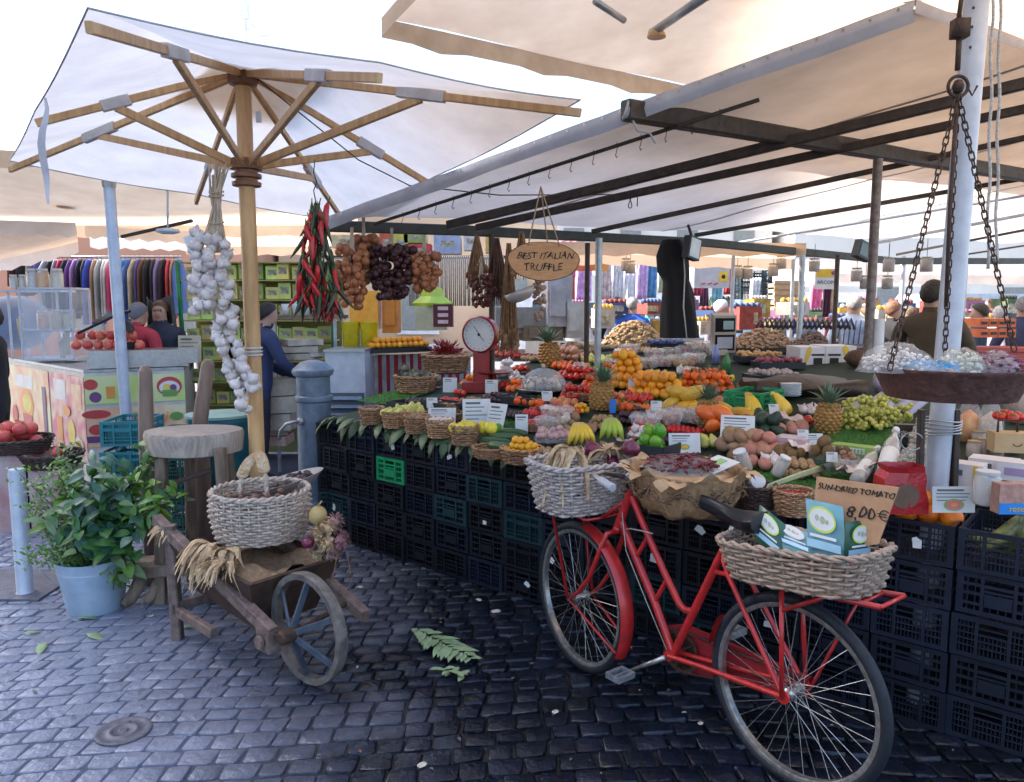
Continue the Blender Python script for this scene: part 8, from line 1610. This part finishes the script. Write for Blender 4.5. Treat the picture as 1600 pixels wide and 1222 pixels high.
c = at(1081, 388, 6.7); t = T('floodlight', 'square black floodlight with a pale glass under the canopy bar', 'floodlight', c); fx = (V((.75, .62, -.2)).normalized(), V((-.6, .75, 0)).normalized(), V((.15, .12, .98)).normalized()); b = MB(); b.box(c, (.16, .07, .19), ax=fx); b.build('housing', blackp, t); b = MB(); b.box(c - fx[1]*.037, (.13, .004, .16), ax=fx); b.build('glass', M('lamp glass', (.6, .65, .66), rough=.2), t); b = MB(); b.beam(c + Z*.09, c + V((-.03, .03, .2)), .02); b.build('bracket', dark, t)
c = at(1348, 392, 7.6); t = T('floodlight', 'black floodlight hanging in shade above the striped shirt shopper', 'floodlight', c); fx = (V((.8, .4, -.3)).normalized(), V((-.4, .9, 0)).normalized(), V((.3, .2, .9)).normalized()); b = MB(); b.box(c, (.2, .08, .17), ax=fx); b.build('housing', blackp, t); b = MB(); b.box(c - fx[1]*.042, (.16, .004, .13), ax=fx); b.build('glass', M('dark lamp glass', (.08, .1, .1), rough=.2), t)
# back counter: nut heaps, digital scale, boxes
ctb = T('back_counter', 'long back counter of nuts and dried goods behind the fruit table', 'counter', at(1000, 560, 8.4)); b = MB(); p, q = at(870, 545, 8.6), at(1400, 548, 7.9); xdn = (q-p).normalized(); nn = V((-xdn.y, xdn.x, 0)); Lb = (q-p).length; b.box(p.lerp(q, .5) + nn*.4, (Lb, .9, .05), ax=(xdn, nn, Z)); b.box(p.lerp(q, .5) + nn*.4 - Z*.6, (Lb-.1, .8, 1.1), ax=(xdn, nn, Z)); b.build('counter_body', M('dark counter cloth', (.04, .035, .03), rough=.9), ctb)
def nutheap(u, v, wpx, hpx, Y, m, label, n=260, kind='nut_heap'):
    b_ = MB(); rg_ = random.Random(u); c = at(u, v, Y); w_, h_ = wpx*Y/F/2, hpx*Y/F; P = []
    for i in range(n): a, q_ = rg_.uniform(0, 6.3), rg_.random()**.5; b_.ball(c + V((w_*q_*cos(a), w_*.45*q_*sin(a), h_*(1 - q_**2.2)*rg_.uniform(.75, 1))), (.032, .022, .018), 6, 4, ax=frame(V((rg_.uniform(-1, 1), rg_.uniform(-1, 1), .4))), jit=.1)
    b_.lathe([(w_*q_, h_*(1-q_**2.2)*.8 - .01) for q_ in (1, .8, .6, .4, .2)] + [(0, h_*.8)], c, 24, sy=.45)
    return tag(b_.build(kind, m, smooth=True), label, 'nuts', None, 'stuff')
nm1, nm2 = M('blond nuts', (.5, .34, .18), (.32, .2, .1), 30, .7), M('tan dried goods', (.34, .22, .13), (.2, .12, .08), 30, .7)
nutheap(990, 538, 96, 36, 8.5, nm1, 'mound of blond nuts left of the black garment on the back counter', 420); nutheap(1190, 546, 110, 32, 8.3, nm2, 'mound of tan dried goods right of the digital scale', 420); nutheap(1268, 544, 60, 26, 8.2, M('dark dried goods', (.18, .12, .1), (.1, .07, .06), 30, .7), 'dark heap of dried goods left of the banana cartons', 260); nutheap(1130, 540, 40, 22, 8.4, nm1, 'small mound of dried goods behind the digital scale', 160)
b = MB(); c = at(1262, 512, 8.9)
for i in range(20): q = c + V((-.6 + .055*i, 0, 0)); b.tube([q, q + V((.05, 0, .1)), q + V((.1, 0, -.02))], .018, 5)
tag(b.build('sunglasses_row', M('dark spectacles', (.05, .06, .1), (.1, .07, .06), 20, .3), smooth=True), 'row of dark folded wares on the far stall before the turquoise van', 'wares')
c = at(1130, 520, 6.9); t = T('digital_scale', 'beige digital shop scale with two small screens behind the mandarins', 'scale', at(1140, 590, 6.6)); sx_ = (V((.97, .22, 0)).normalized(), V((-.2, .9, .35)).normalized(), V((-.1, -.34, .93)).normalized()); b = MB(); b.box(c, (.22, .07, .36), ax=sx_); b.beam(c - Z*.15, c - Z*.42, .08, .05); b.box(c - Z*.46, (.36, .3, .1)); b.build('body', M('beige scale plastic', (.5, .42, .34), rough=.5), t)
b = MB(); b.box(c - sx_[1]*.037 + sx_[2]*.09, (.19, .004, .13), ax=sx_); b.box(c - sx_[1]*.037 - sx_[2]*.08, (.19, .004, .15), ax=sx_); b.build('bezel', blackp, t)
b = MB(); b.box(c - sx_[1]*.041 + sx_[2]*.09 + sx_[0]*.03, (.1, .003, .08), ax=sx_); b.box(c - sx_[1]*.041 - sx_[2]*.08, (.15, .003, .11), ax=sx_, mi=1); b.build('screen', [M('pale lcd', (.4, .52, .5), rough=.2), M('keypad', (.5, .5, .55), rough=.4)], t)
b = MB(); b.box(at(1180, 588, 6.4), (.32, .24, .012)); b.box(at(1165, 606, 6.3), (.42, .3, .12)); tag(b.build('scale_platform', M('dark steel case', (.08, .085, .09), rough=.35, metal=.4)), 'dark steel weighing platform right of the mandarins', 'scale')
def bananabox(label, u, v, Y, w_, h_, flip):
    c = at(u, v, Y); t_ = T('banana_carton', label, 'carton', c, 'white banana cartons'); b_ = MB(); b_.box(c, (w_, .32, h_)); b_.build('box', cl, t_); b_ = MB(); N = 14; s_ = -1 if flip else 1
    arc = [(c + V((s_*(.0 + w_*.33*sin(.2 + 1.25*i/N)), -.163, h_*(.42 - .8*(1-cos(.2 + 1.25*i/N)))))) for i in range(N+1)]
    wd = [.012 + .2*h_*sin(pi*i/N)**.7 for i in range(N+1)]; b_.grid([[p + V((0, 0, w2)), p + V((0, -.001, 0)), p - V((0, 0, w2))] for p, w2 in zip(arc, wd)]); b_.build('banana_print', yel, t_)
    b_ = MB(); b_.box(c + V((-s_*w_*.2, -.163, 0)), (.07, .004, .05)); b_.box(c + V((-s_*w_*.2, -.163, .05)), (.1, .004, .015)); b_.build('print', ink, t_)
bananabox('white banana carton with a yellow banana print, the left one behind the bananas', 1258, 562, 6.3, .2, .22, True); bananabox('white banana carton with a yellow banana print, the right one nearer the post', 1300, 562, 6.3, .25, .24, False)
b = MB(); c = at(1340, 560, 5.9); b.ball(c, (.1, .08, .07), 10, 8, jit=.12); tag(b.build('brown_paper_heap', M('dark crumpled paper', (.12, .06, .035), (.06, .03, .02), 12, .8, bump=.8), smooth=True), 'dark crumpled bag right of the banana cartons', 'bag')
t = T('brown_case', 'brown leathery case lying on the table below the banana cartons', 'case', ct(1250, 606)); b = MB(); c = ct(1250, 604, .05); P = []
for i in range(9): f = i/8; P.append([c + V((.36*(f-.5)*2 + .02*sin(a*3), .2*cos(a)*(1 + .1*sin(9*f)), .07*sin(a)*(1 - .5*abs(f-.5)) + .02*sin(7*f + a*3))) for a in [2*pi*j/16 for j in range(17)]])
b.grid(P); b.add(P[0][:-1], [tuple(range(16))]); b.add(P[-1][:-1], [tuple(range(15, -1, -1))]); b.build('case', M('brown leathery', (.06, .035, .02), (.03, .018, .012), 10, .5, bump=.4), t, smooth=True)
# sweet tray of red sweets etc behind
for i, (u, v, col, lb) in enumerate(((1205, 590, (.5, .4, .36), 'pinkish dried fruit tray right of the weighing platform'), (1185, 560, (.7, .4, .15), 'orange dried fruit tray behind the digital scale'), (1215, 570, (.35, .08, .1), 'dark red dried berries tray behind the weighing platform'), (1090, 545, (.55, .45, .3), 'pale dried fruit tray left of the digital scale'), (1040, 540, (.03, .08, .25), 'dark blue cloth tray before the nut mound'), (945, 548, (.45, .3, .16), 'tan dried fruit tray at the back left'))):
    c = ct(u, v, .03) if v > 552 else at(u, v, 7.7); b = MB(); b.box(c, (.36, .24, .05)); rg_ = random.Random(i)
    for k in range(70): b.ball(c + V((rg_.uniform(-.16, .16), rg_.uniform(-.1, .1), .03 + rg_.uniform(0, .02))), .018, 6, 4, mi=1)
    tag(b.build('dried_fruit_tray', [blackp, M('df' + lb[:8], col, tuple(q*.6 for q in col), 30, .6)]), lb, 'tray', 'dried fruit trays')
# green bottle and small things by the scale
for i, (u, v, col) in enumerate(((1118, 560, (.2, .25, .5)), (1135, 575, (.05, .2, .06)), (1106, 545, (.55, .55, .6)))): b = MB(); p = ct(u, v + 8, 0) if v > 552 else at(u, v + 12, 7.4); b.lathe([(.03, 0), (.032, .1), (.012, .14), (.012, .16), (0, .16)], p, 12); tag(b.build('small_bottle', M(f'bottle {i}', col, rough=.3), smooth=True), f'small {["violet", "dark green", "pale"][i]} bottle by the digital scale', 'bottle')
# hanging jars
for i, (u, v, Y) in enumerate([(1152, 435, 9), (1168, 436, 9), (1208, 432, 9), (1220, 420, 9), (1272, 425, 8.5), (1338, 440, 8.5), (1352, 452, 8.5), (1386, 452, 8.5), (1447, 425, 7.8), (1388, 425, 8.2), (985, 428, 9), (978, 424, 9)]):
    p = at(u, v, Y); jm_ = M('dark preserve', (.16, .07, .035), (.08, .04, .02), 20, .4); jar('hanging_jar', f'small dark jar hanging from the canopy edge, {ORD[i]} of the hanging jars', p, .06, .15, jm_, M('tan lid', (.5, .42, .3)), group='jars hanging along the canopy edge')
    b = MB(); b.tube([p + Z*.15, p + Z*(2.35 - p.z) if p.z < 2.2 else p + Z*.4], .003, 5); tag(b.build('jar_string', dark), f'thin string holding the {ORD[i]} hanging jar', 'string', 'strings of the hanging jars')
# turquoise three-wheeler cab, crates, vans
Yv = 19; c = at(1190, 486, Yv); t = T('small_van', 'small turquoise framed light blue van behind the far stalls', 'van', (c.x, Yv, 0)); zt = at(1190, 468, Yv).z; b = MB(); w_ = .6
P = [[V((c.x + w_*sx*k, Yv + dy*1.0, z_)) for sx, dy in ((-1, 0), (1, 0), (1, 1.6), (-1, 1.6), (-1, 0))] for k, z_ in ((.95, .3), (1, .5), (1, 1.1), (.92, zt - .1), (.85, zt))]
b.grid(P); b.add(P[-1][:4], [(0, 1, 2, 3)]); b.build('body', M('light blue van paint', (.3, .5, .75), rough=.3), t, smooth=False); b = MB()
for (x0_, x1_) in ((c.x + .05, c.x + .55),): b.box(((x0_+x1_)/2, Yv - .03, zt - .38), (x1_-x0_, .05, .5), mi=1); b.tube([V((x0_, Yv - .05, zt - .65)), V((x0_, Yv - .05, zt - .1)), V((x1_, Yv - .05, zt - .1)), V((x1_, Yv - .05, zt - .65))], .05, 6)
b.build('window_frame', [M('turquoise paint', (.02, .45, .5), rough=.35), M('dark window', (.03, .035, .04), rough=.2)], t)
for i in range(5): o = crate(at(1182, 424 + 9*(4-i) + 8, 16.5) , 0, 1, 'dark teal', f'dark teal crate in the tall far stack above the turquoise van, {ORD[i]} from the bottom', 'dark teal crates stacked far behind', 2.3); o.scale = (2.4, 1.5, .85)
for i in range(7): b = MB(); c = at(1228, 500 - 9*i, 13); b.box(c, (.5, .3, .06)); b.box(c + V((0, -.16, .05)), (.5, .02, .05)); tag(b.build('wooden_fruit_box', M('pale crate wood', (.5, .36, .2))), f'pale wooden box in the far pile right of the turquoise van, {ORD[i]} from the bottom', 'box', 'pale wooden boxes far behind')
t = T('shop_banner', 'white banner lettered ARCOME with a yellow top among the far stalls', 'banner', at(1292, 438, 9.2)); c = at(1292, 436, 9.2); b = MB(); b.box(c, (.28, .02, .24)); b.build('panel', paper, t); b = MB(); b.box(c + V((0, -.012, .07)), (.27, .004, .09)); b.build('yellow_top', yel, t); b = MB(); b.ball(c + V((.08, -.016, .075)), (.04, .006, .03), 10, 6); b.build('violet_dot', pcol['vio'], t); text('ARCOME', .06, c + V((0, -.013, -.04)), V((1, 0, 0)), Z, M('blue ink', (.03, .05, .3)), t)
def van(label, x, Y, yaw, m, L=4.6, h_=2.0, w_=1.9):
    t_ = T('parked_van', label, 'van', (x, Y, 0), 'vans parked behind the market'); b_ = MB(); ax = (V((cos(yaw), sin(yaw), 0)), V((-sin(yaw), cos(yaw), 0)), Z); c = V((x, Y, 0)); pr = [(-L/2, .35), (-L/2, h_*.9), (-L/2 + .15, h_), (L*.2, h_), (L*.36, h_*.62), (L/2 - .05, h_*.5), (L/2, .35)]
    for s_ in (1,): 
        A_ = [c + ax[0]*a - ax[1]*w_/2 + Z*z_ for a, z_ in pr]; B_ = [c + ax[0]*a + ax[1]*w_/2 + Z*z_ for a, z_ in pr]; n = len(pr); b_.add(A_ + B_, [tuple(range(n)), tuple(range(2*n-1, n-1, -1))] + [(i, i+n, (i+1) % n + n, (i+1) % n) for i in range(n)])
    b_.build('body', m, t_); wm = M('tinted van glass', (.08, .12, .15), rough=.15)
    for x0_, x1_ in ((-L*.42, -L*.12), (-L*.08, L*.12)):
        for s_ in (-1, 1): b_ = MB(); b_.box(c + ax[0]*((x0_+x1_)/2) + ax[1]*(s_*(w_/2 + .005)) + Z*(h_*.74), (x1_-x0_, .01, h_*.26), ax=ax); b_.build('window', wm, t_)
    b_ = MB(); q = c + ax[0]*(L*.285) + Z*(h_*.815); b_.box(q, (.02, w_*.85, h_*.38), ax=(V((ax[0].x, ax[0].y, 0))*.66 + Z*.75, ax[1], V((-ax[0].x*.66, -ax[0].y*.66, .75)))) if False else b_.box(c + ax[0]*(L*.275) + Z*(h_*.8), (.03, w_*.8, h_*.3), ax=ax); b_.build('windscreen', wm, t_)
    for s_ in (-1, 1):
        for a in (-L*.3, L*.3): b_ = MB(); b_.lathe([(.33, -.1), (.33, .1)], c + ax[0]*a + ax[1]*(s_*(w_/2 - .1)) + Z*.33, 20, ax=(ax[0], Z, ax[1])); b_.build('wheel', rubber, t_)
wv = M('white van paint', (.72, .74, .76), rough=.3)
van('white van parked sideways behind the brown jacket man', 8.3, 21, .1, wv); van('long pale van farthest right behind the white ropes', 14.6, 24, .05, M('pale blue van paint', (.45, .52, .58), rough=.3)); van('white van parked behind the striped shirt shopper', 4.6, 26, 3.0, wv); van('white van behind the black coat shopper left of the black garment', 1.2, 24, 3.1, wv)
# far right stalls: orange crates and white awnings
for i in range(8): b = MB(); c = at(1525 + 14*(i % 4), 520 - 16*(i//4), 8.4); b.box(c, (.09, .3, .09)); b.box(c - V((0, .155, 0)), (.06, .01, .03), mi=1); tag(b.build('orange_box', [M('orange crate', (.75, .2, .06), (.65, .14, .05), 9, .6), dark]), f'small orange box at the far right stall, {ORD[i]} of the two tiers', 'box', 'orange boxes at the far right stall')
b = MB(); b.box(at(1550, 545, 8.6), (.9, .5, .04)); b.box(at(1550, 545, 8.6) - Z*.55, (.85, .45, 1.05)); tag(b.build('far_right_table', M('red cloth', (.5, .12, .1), rough=.9)), 'red covered stall table at the far right', 'table')
awning('market_awning', 'white far awning behind the brown jacket man', [at(1300, 428, 12), at(1640, 432, 12), at(1640, 412, 14), at(1290, 410, 14)], cream, [at(1310, 420, 13)], sag=.03, group='far awnings behind the stall'); awning('market_awning', 'pinkish beige far awning behind the black garment', [at(880, 395, 9.6), at(1240, 405, 9.8), at(1260, 380, 8.4), at(860, 378, 8.2)], beige, [at(1240, 400, 9.8)], sag=.03, group='far awnings behind the stall')
awning('market_awning', 'large white awning far behind the hanging textiles', [at(940, 440, 22), at(1500, 440, 22), at(1540, 405, 17), at(900, 405, 17)], cream, [at(1240, 430, 18)], sag=.1, group='far awnings behind the stall')
t = T('street_lamp', 'faint tall lamp mast rising above the parasol against the white sky', 'street lamp', (at(383, 40, 40).x, 40, 0)); c = at(383, 40, 40); b = MB(); lm = M('lamp haze grey', (.75, .78, .8), rough=.6); b.tube([V((c.x, 40, 0)), c + Z*1.2], .09, 8); b.build('mast', lm, t); b = MB(); b.tube([c - Z*.3, c + V((.4, 0, .0)), c + V((.9, 0, -.4))], .05, 6); b.box(c + V((.9, 0, -.45)), (.5, .3, .12)); b.build('arm', lm, t); b = MB(); b.box(c + Z*.7, (.4, .3, .8)); b.build('lantern', lm, t)  # haze put into the colour: pale grey so the lamp fades into the sky

# unseen house added at the near left to keep sun off the near market
t = T('building', 'tall ochre house added unseen at the near left to block the sun', 'building', (-26, -8, 0), 'pale buildings around the square')
b = MB(); b.box((-26, -7, 12), (8, 34, 24)); b.build('wall', b_o, t); b = MB(); b.box((-26, -7, 24.2), (8.4, 34.4, .3)); b.build('cornice', paper, t)
for fl_ in range(6):
    for i in range(8): b = MB(); b.box((-21.97, -22 + 4*i, 2 + 3.6*fl_), (.1, 1.2, 1.9)); b.build('window', M('shutter grey', (.25, .26, .24)), t)

# more of the far stalls: low stands of mixed goods under the far awnings
rg = random.Random(31); PC = [((.3, .06, .05), 'brick red'), ((.04, .08, .2), 'dark blue'), ((.35, .25, .12), 'tan'), ((.03, .03, .035), 'black'), ((.4, .38, .35), 'grey'), ((.5, .3, .05), 'ochre'), ((.1, .16, .08), 'olive'), ((.25, .1, .2), 'plum')]
for i in range(40):
    u = 868 + 18.5*i; tier = i % 3; Y = 10.2 + .9*(i % 4); col, cn = PC[(i*5) % 8]; c = at(u, 512 - 15*tier, Y); w_ = rg.uniform(.22, .4); h_ = rg.uniform(.14, .3); b = MB()
    b.box(c, (w_, .3, h_), ax=(V((cos(.1*i), sin(.1*i)*.3, 0)).normalized(), V((-sin(.1*i)*.3, cos(.1*i), 0)).normalized(), Z)); b.box(c - V((0, .17, 0)), (w_*.6, .02, h_*.5), mi=1)
    for k in range(5): b.ball(c + V((w_*(k/4-.5)*.8, -.05, h_/2 + .02)), (.04, .04, .04), 7, 5, mi=2)
    tag(b.build('goods_box', [M('far goods ' + cn, col, tuple(q*.5 for q in col), 12, .8), M('goods label', (.5, .48, .4)), M('far goods ' + PC[(i*3 + 1) % 8][1], PC[(i*3 + 1) % 8][0])]), f'{cn} goods box of the far stall stands, {"lower" if tier == 0 else ("middle" if tier == 1 else "upper")} tier, {ORD[i//3]} from the plaque side', 'box', 'goods boxes of the far stall stands')
b = MB(); p, q = at(865, 520, 10.6), at(1610, 520, 13); d = (q-p).normalized(); nn = V((-d.y, d.x, 0)); b.box(p.lerp(q, .5) + nn*.5 - Z*.7, ((q-p).length, 1.6, 1.15), ax=(d, nn, Z)); tag(b.build('far_stand', M('dark far cloth', (.05, .045, .05), (.03, .03, .035), 6, .9)), 'long dark covered stand behind the back counter carrying mixed goods', 'stand')
